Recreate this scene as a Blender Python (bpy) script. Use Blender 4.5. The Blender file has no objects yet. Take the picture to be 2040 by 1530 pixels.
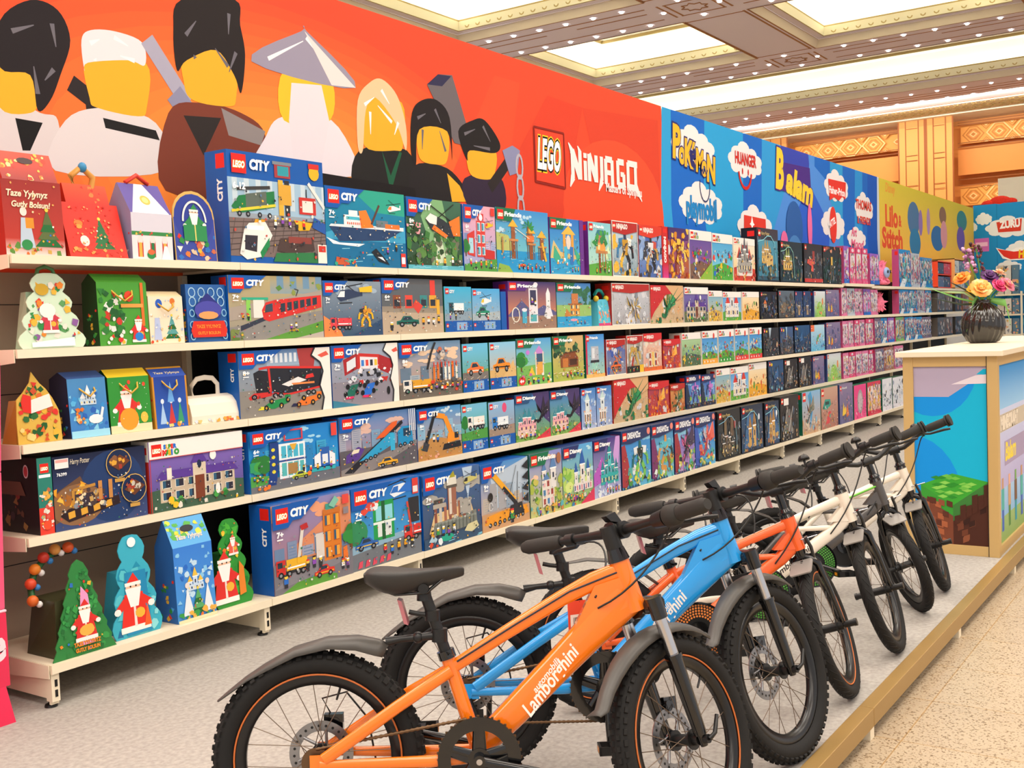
import bpy, math, random
from mathutils import Vector, Matrix

# ------------------------------------------------------------------ camera
SC = bpy.context.scene
COL = SC.collection
cam_data = bpy.data.cameras.new('camera')
cam_data.sensor_width = 36.0
cam_data.lens = 38.27
cam_data.clip_start = 0.05
cam_data.clip_end = 200
cam = bpy.data.objects.new('camera', cam_data)
COL.objects.link(cam)
_r = Vector((0.56061, -0.82723, -0.03756)); _u = Vector((0.06419, -0.00181, 0.99794)); _w = Vector((0.82559, 0.56186, -0.05209))
cam.matrix_world = Matrix(((_r.x, _u.x, -_w.x, -2.09248), (_r.y, _u.y, -_w.y, -3.33947), (_r.z, _u.z, -_w.z, 1.22966), (0, 0, 0, 1)))
SC.camera = cam

# ------------------------------------------------------------------ colour management, world, lights
SC.view_settings.view_transform = 'Standard'
SC.view_settings.look = 'None'
SC.view_settings.exposure = 0.0
SC.view_settings.gamma = 1.0
SC.view_settings.use_curve_mapping = False
world = bpy.data.worlds.new('hall_air'); SC.world = world
world.use_nodes = True
world.node_tree.nodes['Background'].inputs[0].default_value = (1.0, 0.96, 0.95, 1)
world.node_tree.nodes['Background'].inputs[1].default_value = 0.85
SC.cycles.max_bounces = 6
SC.cycles.diffuse_bounces = 4
SC.cycles.glossy_bounces = 3
SC.cycles.transmission_bounces = 4

def area_light(name, loc, size, energy, color, rot=(0, 0, 0)):
    d = bpy.data.lights.new(name, 'AREA'); d.shape = 'RECTANGLE'; d.size = size[0]; d.size_y = size[1]
    d.energy = energy; d.color = color
    o = bpy.data.objects.new(name, d); o.location = loc; o.rotation_euler = rot; COL.objects.link(o)
    return o

WARM = (1.0, 0.94, 0.87)
# luminous coffers of the hall ceiling above and around the stand (the ones out of the frame overhead)
for gx in (-8.2, -2.65, 2.9, 8.5):
    for gy in (-8.8, -3.24, 2.32):
        area_light('coffer_light', (gx, gy, 7.6), (3.2, 3.4), 255, WARM)

# ------------------------------------------------------------------ materials
def lin(c):
    if isinstance(c, str):
        c = c.lstrip('#')
        if len(c) == 3: c = ''.join(a * 2 for a in c)
        c = tuple(int(c[i:i + 2], 16) / 255 for i in (0, 2, 4))
    return tuple(x / 12.92 if x <= 0.04045 else ((x + 0.055) / 1.055) ** 2.4 for x in c)

MATS = {}
def mat(name, color='#888888', rough=0.5, metal=0.0, spec=0.5, coat=0.0, emit=None, noise=0.0, nscale=40, bump=0.0, trans=0.0):
    if name in MATS: return MATS[name]
    m = bpy.data.materials.new(name); m.use_nodes = True
    nt = m.node_tree; b = nt.nodes['Principled BSDF']
    c = (*lin(color), 1)
    b.inputs['Base Color'].default_value = c
    b.inputs['Roughness'].default_value = rough
    b.inputs['Metallic'].default_value = metal
    b.inputs['Specular IOR Level'].default_value = spec
    b.inputs['Coat Weight'].default_value = coat
    b.inputs['Transmission Weight'].default_value = trans
    if emit:
        b.inputs['Emission Color'].default_value = (*lin(emit[0]), 1)
        b.inputs['Emission Strength'].default_value = emit[1]
    if noise or bump:
        tc = nt.nodes.new('ShaderNodeTexCoord'); n = nt.nodes.new('ShaderNodeTexNoise')
        n.inputs['Scale'].default_value = nscale; n.inputs['Detail'].default_value = 6
        nt.links.new(tc.outputs['Object'], n.inputs['Vector'])
        if noise:
            r = nt.nodes.new('ShaderNodeMapRange')
            r.inputs[1].default_value = 0.3; r.inputs[2].default_value = 0.7
            r.inputs[3].default_value = 1 - noise; r.inputs[4].default_value = 1 + noise
            mx = nt.nodes.new('ShaderNodeMix'); mx.data_type = 'RGBA'; mx.blend_type = 'MULTIPLY'
            mx.inputs[0].default_value = 1; mx.inputs[6].default_value = c
            nt.links.new(n.outputs['Fac'], r.inputs[0]); nt.links.new(r.outputs[0], mx.inputs[7])
            nt.links.new(mx.outputs[2], b.inputs['Base Color'])
        if bump:
            bp = nt.nodes.new('ShaderNodeBump'); bp.inputs['Strength'].default_value = bump; bp.inputs['Distance'].default_value = 0.004
            nt.links.new(n.outputs['Fac'], bp.inputs['Height']); nt.links.new(bp.outputs[0], b.inputs['Normal'])
    MATS[name] = m
    return m

def attr_mat(name, rough, spec=0.4, fiber=0.0):
    m = bpy.data.materials.new(name); m.use_nodes = True
    nt = m.node_tree; b = nt.nodes['Principled BSDF']
    a = nt.nodes.new('ShaderNodeVertexColor'); a.layer_name = 'Col'
    b.inputs['Roughness'].default_value = rough; b.inputs['Specular IOR Level'].default_value = spec
    nt.links.new(a.outputs['Color'], b.inputs['Base Color'])
    MATS[name] = m
    return m
CARD = attr_mat('printed_card', 0.38, 0.35)
VINYL = attr_mat('printed_vinyl', 0.6, 0.2)
WOODP = attr_mat('marquetry_wood', 0.5, 0.3)
PLAST = attr_mat('glossy_plastic_print', 0.22, 0.5)

# ------------------------------------------------------------------ mesh builder: collects shapes, links ONE mesh object
class MB:
    def __init__(s): s.v = []; s.f = []; s.mi = []; s.c = []; s.sm = []; s.mats = []
    def mid(s, m):
        if m not in s.mats: s.mats.append(m)
        return s.mats.index(m)
    def add(s, vs, fs, m, col=None, smooth=False):
        o = len(s.v); s.v += [tuple(v) for v in vs]; k = s.mid(m)
        one = None if col is None or isinstance(col, list) else (*col[:3], 1)
        for i, f in enumerate(fs):
            s.f.append([o + a for a in f]); s.mi.append(k); s.sm.append(smooth)
            if isinstance(col, list): s.c.append([col[a] for a in f])
            else: s.c.append([one or (1, 1, 1, 1)] * len(f))
        return s
    def box(s, x0, x1, y0, y1, z0, z1, m, col=None):
        vs = [(x, y, z) for x in (x0, x1) for y in (y0, y1) for z in (z0, z1)]
        return s.add(vs, [(0, 1, 3, 2), (4, 6, 7, 5), (0, 4, 5, 1), (2, 3, 7, 6), (0, 2, 6, 4), (1, 5, 7, 3)], m, col)
    def hexa(s, b, t, m, col=None):
        n = len(b)
        return s.add(list(b) + list(t), [tuple(range(n))[::-1], tuple(range(n, 2 * n))] + [(i, (i + 1) % n, n + (i + 1) % n, n + i) for i in range(n)], m, col)
    def cyl(s, p0, p1, r0, r1, n, m, col=None, caps=True, smooth=True):
        return s.sweep([p0, p1], [r0, r1], n, m, col, caps, smooth)
    def sweep(s, path, rad, n, m, col=None, caps=True, smooth=True, up=(0, 0, 1), sq=2.0, closed=False):
        path = [Vector(p) for p in path]; N = len(path)
        if not isinstance(rad, (list, tuple)): rad = [rad] * N
        vs = []; up = Vector(up)
        for i, p in enumerate(path):
            if closed: t = path[(i + 1) % N] - path[i - 1]
            else: t = path[min(i + 1, N - 1)] - path[max(i - 1, 0)]
            t.normalize()
            u = up if abs(t.dot(up)) < 0.97 else Vector((1, 0, 0)) if abs(t.x) < 0.9 else Vector((0, 1, 0))
            a = t.cross(u).normalized(); b = a.cross(t).normalized()
            r = rad[i]; ra, rb = r if isinstance(r, (list, tuple)) else (r, r)
            for k in range(n):
                th = 2 * math.pi * k / n; c, sn = math.cos(th), math.sin(th)
                e = 2 / sq
                c2 = math.copysign(abs(c) ** e, c); s2 = math.copysign(abs(sn) ** e, sn)
                vs.append(p + a * (ra * c2) + b * (rb * s2))
        fs = []
        for i in range(N if closed else N - 1):
            j = (i + 1) % N
            for k in range(n):
                l = (k + 1) % n
                fs.append((i * n + k, i * n + l, j * n + l, j * n + k))
        s.add(vs, fs, m, col, smooth)
        if caps and not closed:
            s.add(vs[:n], [tuple(range(n))], m, col); s.add(vs[-n:], [tuple(range(n))[::-1]], m, col)
        return s
    def lathe(s, prof, n, m, M=None, col=None, smooth=True, closed=False):
        # prof: (radius, height) about local z, moved by matrix M
        M = M or Matrix(); vs = []
        for r, h in prof:
            for k in range(n):
                th = 2 * math.pi * k / n
                vs.append(M @ Vector((r * math.cos(th), r * math.sin(th), h)))
        fs = []; P = len(prof)
        for i in range(P if closed else P - 1):
            j = (i + 1) % P
            for k in range(n):
                l = (k + 1) % n
                fs.append((i * n + k, i * n + l, j * n + l, j * n + k))
        return s.add(vs, fs, m, col, smooth)
    def ball(s, c, r, m, col=None, n=10, sx=1, sy=1, sz=1):
        c = Vector(c); vs = []; fs = []; q = max(4, n // 2 + 1)
        for i in range(q + 1):
            ph = math.pi * i / q
            for k in range(n):
                th = 2 * math.pi * k / n
                vs.append(c + Vector((r * sx * math.sin(ph) * math.cos(th), r * sy * math.sin(ph) * math.sin(th), r * sz * math.cos(ph))))
        for i in range(q):
            for k in range(n):
                l = (k + 1) % n; fs.append((i * n + k, i * n + l, (i + 1) * n + l, (i + 1) * n + k))
        return s.add(vs, fs, m, col, True)
    def mesh(s, name, origin=(0, 0, 0)):
        me = bpy.data.meshes.new(name); o = Vector(origin)
        me.from_pydata([tuple(Vector(v) - o) for v in s.v], [], s.f)
        for m in s.mats: me.materials.append(m)
        me.polygons.foreach_set('material_index', s.mi); me.polygons.foreach_set('use_smooth', s.sm)
        ca = me.color_attributes.new('Col', 'FLOAT_COLOR', 'CORNER')
        flat = []
        for cs in s.c:
            for c in cs: flat += c
        ca.data.foreach_set('color', flat)
        me.update()
        return me
    def build(s, name, parent=None, origin=(0, 0, 0), bevel=0):
        ob = bpy.data.objects.new(name, s.mesh(name, origin)); ob.location = origin
        COL.objects.link(ob)
        if parent: ob.parent = parent
        if bevel:
            b = ob.modifiers.new('bevel', 'BEVEL'); b.width = bevel; b.segments = 2; b.limit_method = 'ANGLE'
        return ob

def tag(o, label=None, cat=None, group=None, kind=None):
    if label: o['label'] = label
    if cat: o['category'] = cat
    if group: o['group'] = group
    if kind: o['kind'] = kind
    return o
def empty(name, loc=(0, 0, 0), rz=0, label=None, cat=None, group=None):
    o = bpy.data.objects.new(name, None); o.empty_display_size = 0.1; o.location = loc; o.rotation_euler = (0, 0, rz)
    COL.objects.link(o); return tag(o, label, cat, group)

# ------------------------------------------------------------------ glyphs from the built-in typeface, as polygons
_GL = {}
def glyphs(txt, bold=0.0, shear=0.0, space=1.0):
    k = (txt, bold, shear, space)
    if k in _GL: return _GL[k]
    cu = bpy.data.curves.new('glyphs', 'FONT'); cu.body = txt; cu.size = 1; cu.offset = bold; cu.shear = shear; cu.resolution_u = 3
    cu.space_character = space; cu.fill_mode = 'FRONT'
    ob = bpy.data.objects.new('glyphs', cu); COL.objects.link(ob)
    bpy.context.view_layer.update()
    me = bpy.data.meshes.new_from_object(ob.evaluated_get(bpy.context.evaluated_depsgraph_get()))
    vs = [(v.co.x, v.co.y) for v in me.vertices]; fs = [tuple(p.vertices) for p in me.polygons]
    bpy.data.objects.remove(ob); bpy.data.curves.remove(cu); bpy.data.meshes.remove(me)
    x0 = min(v[0] for v in vs); y0 = min(v[1] for v in vs); x1 = max(v[0] for v in vs); y1 = max(v[1] for v in vs)
    _GL[k] = ([(x - x0, y) for x, y in vs], fs, x1 - x0, y0, y1)
    return _GL[k]

# ------------------------------------------------------------------ printed artwork: flat shapes laid on a surface
def hx(c): return (*lin(c), 1) if isinstance(c, str) else ((*c[:3], 1))
class Art:
    def __init__(s, mb, O, U, V, N, w, h, m=None, eps=0.00006, sc=None, hs=1.0):
        s.hs = hs
        s.mb = mb; s.O = Vector(O); s.U = Vector(U).normalized(); s.V = Vector(V).normalized(); s.N = Vector(N).normalized()
        s.sc = sc or h; s.W = w / s.sc / hs; s.H = h / s.sc; s.m = m or CARD; s.e = eps; s.k = 1; s.rnd = random.Random(1)
    def pt(s, x, y): return s.O + s.U * (x * s.sc * s.hs) + s.V * (y * s.sc) + s.N * (s.k * s.e)
    def clip(s, P):
        for ax, lim, sg in ((0, 0, 1), (0, s.W, -1), (1, 0, 1), (1, s.H, -1)):
            if all((q[ax] - lim) * sg >= 0 for q in P): continue
            out = []
            for i in range(len(P)):
                a, b = P[i - 1], P[i]; da = (a[ax] - lim) * sg; db = (b[ax] - lim) * sg
                if (da < 0) != (db < 0):
                    t = da / (da - db); out.append((a[0] + (b[0] - a[0]) * t, a[1] + (b[1] - a[1]) * t))
                if db >= 0: out.append(b)
            P = out
            if len(P) < 3: return []
        return P
    def P(s, pts, c):
        q = s.clip(list(pts))
        if len(q) > 2:
            s.mb.add([s.pt(*a) for a in q], [tuple(range(len(q)))], s.m, hx(c)); s.k += 1
        return s
    def R(s, x0, y0, x1, y1, c, c2=None):
        x0 = max(x0, 0); y0 = max(y0, 0); x1 = min(x1, s.W); y1 = min(y1, s.H)
        if x1 <= x0 or y1 <= y0: return s
        a = hx(c); b = hx(c2) if c2 else a
        s.mb.add([s.pt(x0, y0), s.pt(x1, y0), s.pt(x1, y1), s.pt(x0, y1)], [(0, 1, 2, 3)], s.m, [a, a, b, b]); s.k += 1
        return s
    def S(s, pts, c, n=5):
        # closed smooth outline through the points
        o = []; N = len(pts)
        for i in range(N):
            p0, p1, p2, p3 = pts[i - 1], pts[i], pts[(i + 1) % N], pts[(i + 2) % N]
            for k in range(n):
                t = k / n; o.append(tuple(.5 * (2 * b + (c_ - a) * t + (2 * a - 5 * b + 4 * c_ - d) * t * t + (3 * b - a - 3 * c_ + d) * t ** 3) for a, b, c_, d in zip(p0, p1, p2, p3)))
        return s.P(o, c)
    def E(s, cx, cy, rx, ry, c, n=14, a0=0, a1=360):
        return s.P([(cx + rx * math.cos(math.radians(a0 + (a1 - a0) * i / n)), cy + ry * math.sin(math.radians(a0 + (a1 - a0) * i / n))) for i in range(n + (a1 - a0 < 360))], c)
    def L(s, pts, w, c, w2=None):
        for i in range(len(pts) - 1):
            (x0, y0), (x1, y1) = pts[i], pts[i + 1]; d = math.hypot(x1 - x0, y1 - y0) or 1; nx, ny = -(y1 - y0) / d, (x1 - x0) / d
            a = w / 2; b = (w if w2 is None else w2) / 2
            s.P([(x0 + nx * a, y0 + ny * a), (x1 + nx * b, y1 + ny * b), (x1 - nx * b, y1 - ny * b), (x0 - nx * a, y0 - ny * a)], c)
        return s
    def ring(s, cx, cy, rx, ry, w, c, n=18, a0=0, a1=360):
        p = [(cx + rx * math.cos(math.radians(a0 + (a1 - a0) * i / n)), cy + ry * math.sin(math.radians(a0 + (a1 - a0) * i / n))) for i in range(n + 1)]
        return s.L(p, w, c)
    def T(s, txt, x, y, size, c, bold=0.03, shear=0, sx=1.0, rot=0, out=None, ow=0.05, fit=None, space=1.0):
        if out:
            for oc, w in (out if isinstance(out, list) else [(out, ow)]):
                s.T(txt, x, y, size, oc, bold + w, shear, sx, rot, None, fit=fit, space=space)
        vs, fs, w, y0, y1 = glyphs(txt, round(bold, 3), shear, space)
        if fit: 
            w0 = glyphs(txt, 0.03, shear, space)[2]; sx = fit / (w0 * size)
            dx = -(w - w0) / 2 * size * sx
        else: dx = -(bold - 0.03) * size
        ca, sa = math.cos(math.radians(rot)), math.sin(math.radians(rot))
        pts = []
        for a, b in vs:
            a = a * size * sx + dx; b = b * size; pts.append(s.pt(x + a * ca - b * sa, y + a * sa + b * ca))
        s.mb.add(pts, fs, s.m, hx(c)); s.k += 1
        return s
    def blobs(s, n, x0, y0, x1, y1, r, pal, sq=1.0):
        for _ in range(n):
            cx = s.rnd.uniform(x0, x1); cy = s.rnd.uniform(y0, y1); q = r * s.rnd.uniform(.4, 1.2); m = s.rnd.choice((3, 4, 5, 7)); a = s.rnd.uniform(0, 6)
            s.P([(cx + q * s.rnd.uniform(.6, 1.1) * math.cos(a + 6.283 * i / m), cy + sq * q * s.rnd.uniform(.6, 1.1) * math.sin(a + 6.283 * i / m)) for i in range(m)], s.rnd.choice(pal))
        return s
# ------------------------------------------------------------------ the setting
def structure(o): return tag(o, kind='structure')
M_carpet = mat('grey_carpet', '#a8a39c', 0.95, spec=0.1, noise=0.16, nscale=60, bump=0.6)
M_gold = mat('gold_aluminium', '#a8874f', 0.38, metal=0.35)
M_dark = mat('dark_gap', '#0d0c0c', 0.8)
M_white = mat('white_paint', '#efe9df', 0.6)
M_cream = mat('cream_shelf_enamel', '#efe2c6', 0.4, spec=0.4)
M_backp = mat('taupe_back_panel', '#a08c78', 0.6)
M_backd = mat('dark_back_panel', '#141112', 0.7)
M_black = mat('black_plastic', '#141414', 0.45)

def tile_mat():
    m = bpy.data.materials.new('speckled_tiles'); m.use_nodes = True; nt = m.node_tree; b = nt.nodes['Principled BSDF']
    tc = nt.nodes.new('ShaderNodeTexCoord'); mp = nt.nodes.new('ShaderNodeMapping'); mp.inputs['Location'].default_value = (-0.06, 0.05, 0)
    br = nt.nodes.new('ShaderNodeTexBrick'); br.offset = 0; br.inputs['Scale'].default_value = 1
    br.inputs['Brick Width'].default_value = .4; br.inputs['Row Height'].default_value = .4; br.inputs['Mortar Size'].default_value = .0022
    br.inputs['Color1'].default_value = (*lin('#b9a78c'), 1); br.inputs['Color2'].default_value = (*lin('#b09e84'), 1); br.inputs['Mortar'].default_value = (*lin('#a58558'), 1)
    n = nt.nodes.new('ShaderNodeTexNoise'); n.inputs['Scale'].default_value = 130; n.inputs['Detail'].default_value = 3
    r = nt.nodes.new('ShaderNodeValToRGB'); r.color_ramp.elements[0].position = .36; r.color_ramp.elements[0].color = (*lin('#97805f'), 1); r.color_ramp.elements[1].position = .46; r.color_ramp.elements[1].color = (1, 1, 1, 1)
    mx = nt.nodes.new('ShaderNodeMix'); mx.data_type = 'RGBA'; mx.blend_type = 'MULTIPLY'; mx.inputs[0].default_value = .8
    L = nt.links.new
    L(tc.outputs['Object'], mp.inputs[0]); L(mp.outputs[0], br.inputs['Vector']); L(tc.outputs['Object'], n.inputs['Vector']); L(n.outputs[0], r.inputs[0])
    L(br.outputs['Color'], mx.inputs[6]); L(r.outputs[0], mx.inputs[7]); L(mx.outputs[2], b.inputs['Base Color']); b.inputs['Roughness'].default_value = .35
    return m
structure(MB().box(-14, 34, -14, 18, -.2, -.08, tile_mat()).build('floor'))
structure(MB().box(-9, 17.3, -2.325, .56, -.05, 0, M_carpet).build('floor_platform'))
# gold rim of the platform, in lengths with a joint
JX = [-9, -7.75, -4.75, -1.75, 1.25, 4.25, 7.25, 10.25, 13.25, 17.3]
for a, b in zip(JX, JX[1:]):
    rim = MB().box(a + .0012, b - .0012, -2.372, -2.327, -.046, .012, M_gold)
    o = rim.build('trim_1', bevel=.002); structure(o)
feet = MB()
for x in (1.235, 2.46, 3.7, 5.0): feet.box(x - .02, x + .02, -2.37, -2.33, -.08, -.046, M_cream)
feet.box(-9, 17.3, -2.345, -2.335, -.08, -.046, M_dark)  # near-black strip stands in for the shade below the rim
structure(feet.build('trim_2'))

# ---- ceiling: coffers in a grid, with recessed rings
M_ceil = mat('ceiling_lilac_plaster', '#f8effd', 0.8, spec=.1)
M_brown = mat('ceiling_brown_line', '#b07a50', 0.7)
M_slope = mat('ceiling_tan_slope', '#e6d8c4', 0.8, spec=.1)
M_cove = mat('ceiling_cove_plaster', '#faf5e2', 0.8, spec=.1)
M_lamp = mat('lamp_glow', '#ffffff', 0.5, emit=('#fff8ee', 9.0))
M_lamp.cycles.emission_sampling = 'NONE'
Z0 = 7.0
XS = [(14.04, 1.9), (19.55, 1.9), (25.35, 2.3)]
coffers = []
for cx, hxx in [(8.5, 1.9), (2.9, 1.9), (-2.65, 1.9), (-8.2, 1.9)] + XS:
    if cx > 25: coffers.append((cx - hxx, cx + hxx, -8.0, 17.0)); continue
    for cy in (-8.8, -3.24, 2.32, 7.88, 13.4): coffers.append((cx - hxx, cx + hxx, cy - 2.1, cy + 2.1))
xe = sorted({-14, 33.2} | {c[0] for c in coffers} | {c[1] for c in coffers}); ye = sorted({-14, 18} | {c[2] for c in coffers} | {c[3] for c in coffers})
pl = MB()
for i in range(len(xe) - 1):
    for j in range(len(ye) - 1):
        mx_, my_ = (xe[i] + xe[i + 1]) / 2, (ye[j] + ye[j + 1]) / 2
        if any(c[0] < mx_ < c[1] and c[2] < my_ < c[3] for c in coffers): continue
        pl.add([(xe[i], ye[j], Z0), (xe[i + 1], ye[j], Z0), (xe[i + 1], ye[j + 1], Z0), (xe[i], ye[j + 1], Z0)], [(0, 3, 2, 1)], M_ceil)
def ring_rect(mb, r, t0, h0, t1, h1, m):
    a = [(r[0] + t0, r[2] + t0), (r[1] - t0, r[2] + t0), (r[1] - t0, r[3] - t0), (r[0] + t0, r[3] - t0)]
    b = [(r[0] + t1, r[2] + t1), (r[1] - t1, r[2] + t1), (r[1] - t1, r[3] - t1), (r[0] + t1, r[3] - t1)]
    vs = [(x, y, Z0 + h0) for x, y in a] + [(x, y, Z0 + h1) for x, y in b]
    mb.add(vs, [(i, (i + 1) % 4, 4 + (i + 1) % 4, 4 + i) for i in range(4)], m)
M_ring = mat('ceiling_gilded_band', '#e8e2ca', 0.7)
M_orn = mat('ceiling_ornament_line', '#b7a06a', 0.7)
for r in coffers:
    ring_rect(pl, r, -.04, -.006, .0, -.006, M_brown)
    ring_rect(pl, r, 0, -.006, .07, .15, M_slope)
    ring_rect(pl, r, .07, .145, .085, .145, M_brown)
    ring_rect(pl, r, .085, .15, .24, .16, M_ceil)
    ring_rect(pl, r, .24, .155, .255, .165, M_orn)
    ring_rect(pl, r, .255, .165, .27, .34, M_ring)
    ring_rect(pl, r, .27, .34, .275, .37, M_orn)
    ring_rect(pl, r, .275, .37, .12, .38, M_cove)
    ring_rect(pl, r, .12, .38, .12, .86, M_cove)
    ring_rect(pl, r, .12, .86, .55, .86, M_cove)
    ring_rect(pl, r, .55, .86, .6, .8, M_ring); ring_rect(pl, r, .6, .8, .68, .8, M_cove); ring_rect(pl, r, .68, .8, .7, .86, M_orn)
    pl.add([(r[0] + .7, r[2] + .7, Z0 + .86), (r[1] - .7, r[2] + .7, Z0 + .86), (r[1] - .7, r[3] - .7, Z0 + .86), (r[0] + .7, r[3] - .7, Z0 + .86)], [(0, 3, 2, 1)], M_cove)
    if r[0] < 11: continue
    # small ring ornaments along the band facing the stand
    n = int((r[3] - r[2]) / .26)
    for i in range(n):
        y = r[2] + .35 + i * .26
        if y > r[3] - .3 or y < -3 or y > 11: continue
        for (rx, k) in ((.06, M_orn), (.035, M_ring)):
            vs = [(r[1] - .262 - .0 - (.003 if k is M_ring else 0), y + rx * math.cos(a * .785), Z0 + .25 + rx * math.sin(a * .785)) for a in range(8)]
            pl.add(vs, [tuple(range(8))], k)
# brown inlay lines in the beams and the star roses where beams cross
def inlay(x0, x1, y0, y1, m=M_brown, dz=.004): pl.box(x0, x1, y0, y1, Z0 - dz, Z0 + .002, m)
for bx in (10.9, 16.79, 22.2):
    for (ya, yb) in ((-3.2 + 3.5, 4.35), (5.95, 9.9), (-5.1, -1.2)):
        for sx in (-.42, .42): inlay(bx + sx - .02, bx + sx + .02, ya, yb)
        for sx in (-.12, ): inlay(bx + sx - .02, bx + sx + .02, ya + .1, (ya + yb) / 2 - .35); inlay(bx + sx - .02, bx + sx + .02, (ya + yb) / 2 + .35, yb - .1)
    for yy in (5.13, -.43, 10.7):
        for k in (-.56, .56): inlay(bx - .45, bx + .45, yy + k - .02, yy + k + .02); 
        for k in (-.42, .42): inlay(bx + k - .02, bx + k + .02, yy - .45, yy + .45); inlay(bx - .4, bx + .4, yy + k - .02, yy + k + .02)
        for a in range(8):
            an = a * math.pi / 4; r0 = .26; r1 = .18
            p = [(bx + r0 * math.cos(an), yy + r0 * math.sin(an)), (bx + r1 * math.cos(an + .39), yy + r1 * math.sin(an + .39)), (bx + r0 * math.cos(an + .785), yy + r0 * math.sin(an + .785))]
            for (q0, q1) in zip(p, p[1:]): pl.cyl((*q0, Z0 - .004), (*q1, Z0 - .004), .012, .012, 4, M_brown)
for cx in (14.04, 19.55):
    for yy in (5.13, -.43, 10.7):
        for k in (-.6, .6): inlay(cx - 1.9, cx + 1.9, yy + k - .022, yy + k + .022)
        for k in (-1.85, 1.85): inlay(cx + k - .02, cx + k + .02, yy - .6, yy + .6)
# cornice strip before the wall: brown lines and a lace band
for x in (28.75, 30.35, 31.75, 32.2): inlay(x - .03, x + .03, -8, 17)
for x in (28.45, 29.05): inlay(x - .02, x + .02, -8, 17)
pl.box(30.4, 31.7, -8, 17, Z0 - .03, Z0, M_ring)
for i in range(110):
    y = -1 + i * .12
    pl.cyl((30.55 + .0, y, Z0 - .035), (31.1, y + .3 * ((i % 2) * 2 - 1), Z0 - .035), .012, .012, 4, M_orn)
    pl.cyl((31.1, y + .1, Z0 - .035), (31.55, y + .3 * ((i % 2) * 2 - 1), Z0 - .035), .012, .012, 4, M_orn)
pl.box(31.8, 33.2, -8, 17, Z0 - .06, Z0, M_cove)
structure(pl.build('ceiling'))
# rope light in the coves of the visible coffers: upward area strips hidden behind the lip
for r in coffers:
    if r[0] < 11 or r[3] < -3 or r[2] > 12: continue
    y0, y1 = max(r[2], -6), min(r[3], 14)
    for x in (r[0] + .2, r[1] - .2):
        area_light('cove_strip', (x, (y0 + y1) / 2, Z0 + .4), (.1, y1 - y0 - .5), 4.5 * (y1 - y0), (1, .97, .82), (math.pi, 0, 0))
    if y1 - y0 < 6:
        for y in (r[2] + .2, r[3] - .2):
            area_light('cove_strip', ((r[0] + r[1]) / 2, y, Z0 + .4), (r[1] - r[0] - .5, .1), 26, (1, .97, .82), (math.pi, 0, 0))
# downlights
M_trim = mat('lamp_trim', '#f4f0ea', .4)
def lamp_mesh():
    m = MB(); m.lathe([(.05, -.006), (.054, -.012), (.044, -.016), (.042, -.008)], 12, M_trim); m.lathe([(.042, -.01), (.03, -.022), (0.0, -.028)], 12, M_lamp)
    return m.mesh('ceiling_downlight')
LM = lamp_mesh()
LAMPROWS = []
for x, nm in ((16.2, 'nearest'), (17.38, 'second'), (21.65, 'third'), (22.8, 'fourth')):
    for i, y in enumerate([9.36 - .605 * k for k in range(6)] + [3.88 - .622 * k for k in range(6)]): LAMPROWS.append((x, y, nm, i))
for x, nm in ((16.79, 'nearest crossing'), (22.2, 'far crossing')):
    for i, (dx, dy) in enumerate(((-.58, 0), (.58, 0), (0, .56), (0, -.56))): LAMPROWS.append((x + dx, 5.2 + dy, nm, i))
for x, nm in ((28.2, 'fifth'), (29.35, 'sixth, nearest the wooden wall')):
    for i in range(13): LAMPROWS.append((x, 9.4 - .66 * i, nm, i))
for x, y, nm, i in LAMPROWS:
    if nm == 'nearest' and y < 6: continue
    o = bpy.data.objects.new('ceiling_downlight', LM); o.location = (x, y, Z0 - .004); COL.objects.link(o)
    tag(o, 'small round white ceiling lamp in the %s lamp row' % nm if 'crossing' not in nm else 'small round white lamp around the %s of ceiling beams' % nm, 'ceiling lamp', 'ceiling lamps, %s' % nm)
# area panels added near the last lamp row to brighten the wooden wall
for y in (8.6, 6.2, 3.8, 1.4):
    d = bpy.data.lights.new('end_wall_fill', 'AREA'); d.shape = 'RECTANGLE'; d.size = .4; d.size_y = 2.2; d.energy = 110; d.color = (1, .88, .7)
    o = bpy.data.objects.new('end_wall_fill', d); o.location = (29.35, y, 6.9); o.rotation_euler = (0, math.radians(-55), 0); COL.objects.link(o)

# ---- the hall's wooden end wall
wl = MB(); wl.box(33.2, 33.5, -14, 18, -.1, 7.02, M_white)
A = Art(wl, (33.2, 18, 0), (0, -1, 0), (0, 0, 1), (-1, 0, 0), 32, 7.0, WOODP, eps=.002, sc=1)
A.R(0, 0, 32, 7, '#e3964a')
A.R(0, 6.955, 32, 7, '#0c0705'); A.R(0, 6.8, 32, 6.95, '#c98b4e')
def band(x0, x1, z0, z1):
    A.R(x0, z0, x1, z1, '#eda652')
    h = (z1 - z0) / 2; zc = (z0 + z1) / 2; step = .72; x = x0 + step / 2
    while x < x1:
        a = min(step * .5, h * 1.35)
        for kk, (f, c) in enumerate(((1.05, '#f6c987'), (.9, '#c87d33'), (.78, '#eda652'), (.62, '#c87d33'), (.5, '#e3964a'), (.34, '#f6c987'), (.2, '#c87d33'))):
            w = a * f; hh = h * f; q = .35 if kk < 4 else .1
            if x + w > x1 or x - w < x0: continue
            A.P([(x - w, zc), (x - w * q, zc + hh), (x + w * q, zc + hh), (x + w, zc), (x + w * q, zc - hh), (x - w * q, zc - hh)], c)
        for sgn in (-1, 1):
            if x + step * .5 < x1:
                for f, c in ((.5, '#c87d33'), (.4, '#eda652'), (.3, '#c87d33'), (.2, '#f6c987')):
                    A.P([(x + step * .5 - step * .42 * f, zc + sgn * h), (x + step * .5 + step * .42 * f, zc + sgn * h), (x + step * .5, zc + sgn * (h - h * f * 1.2))], c)
        x += step
Y2 = lambda y: 18 - y
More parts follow.
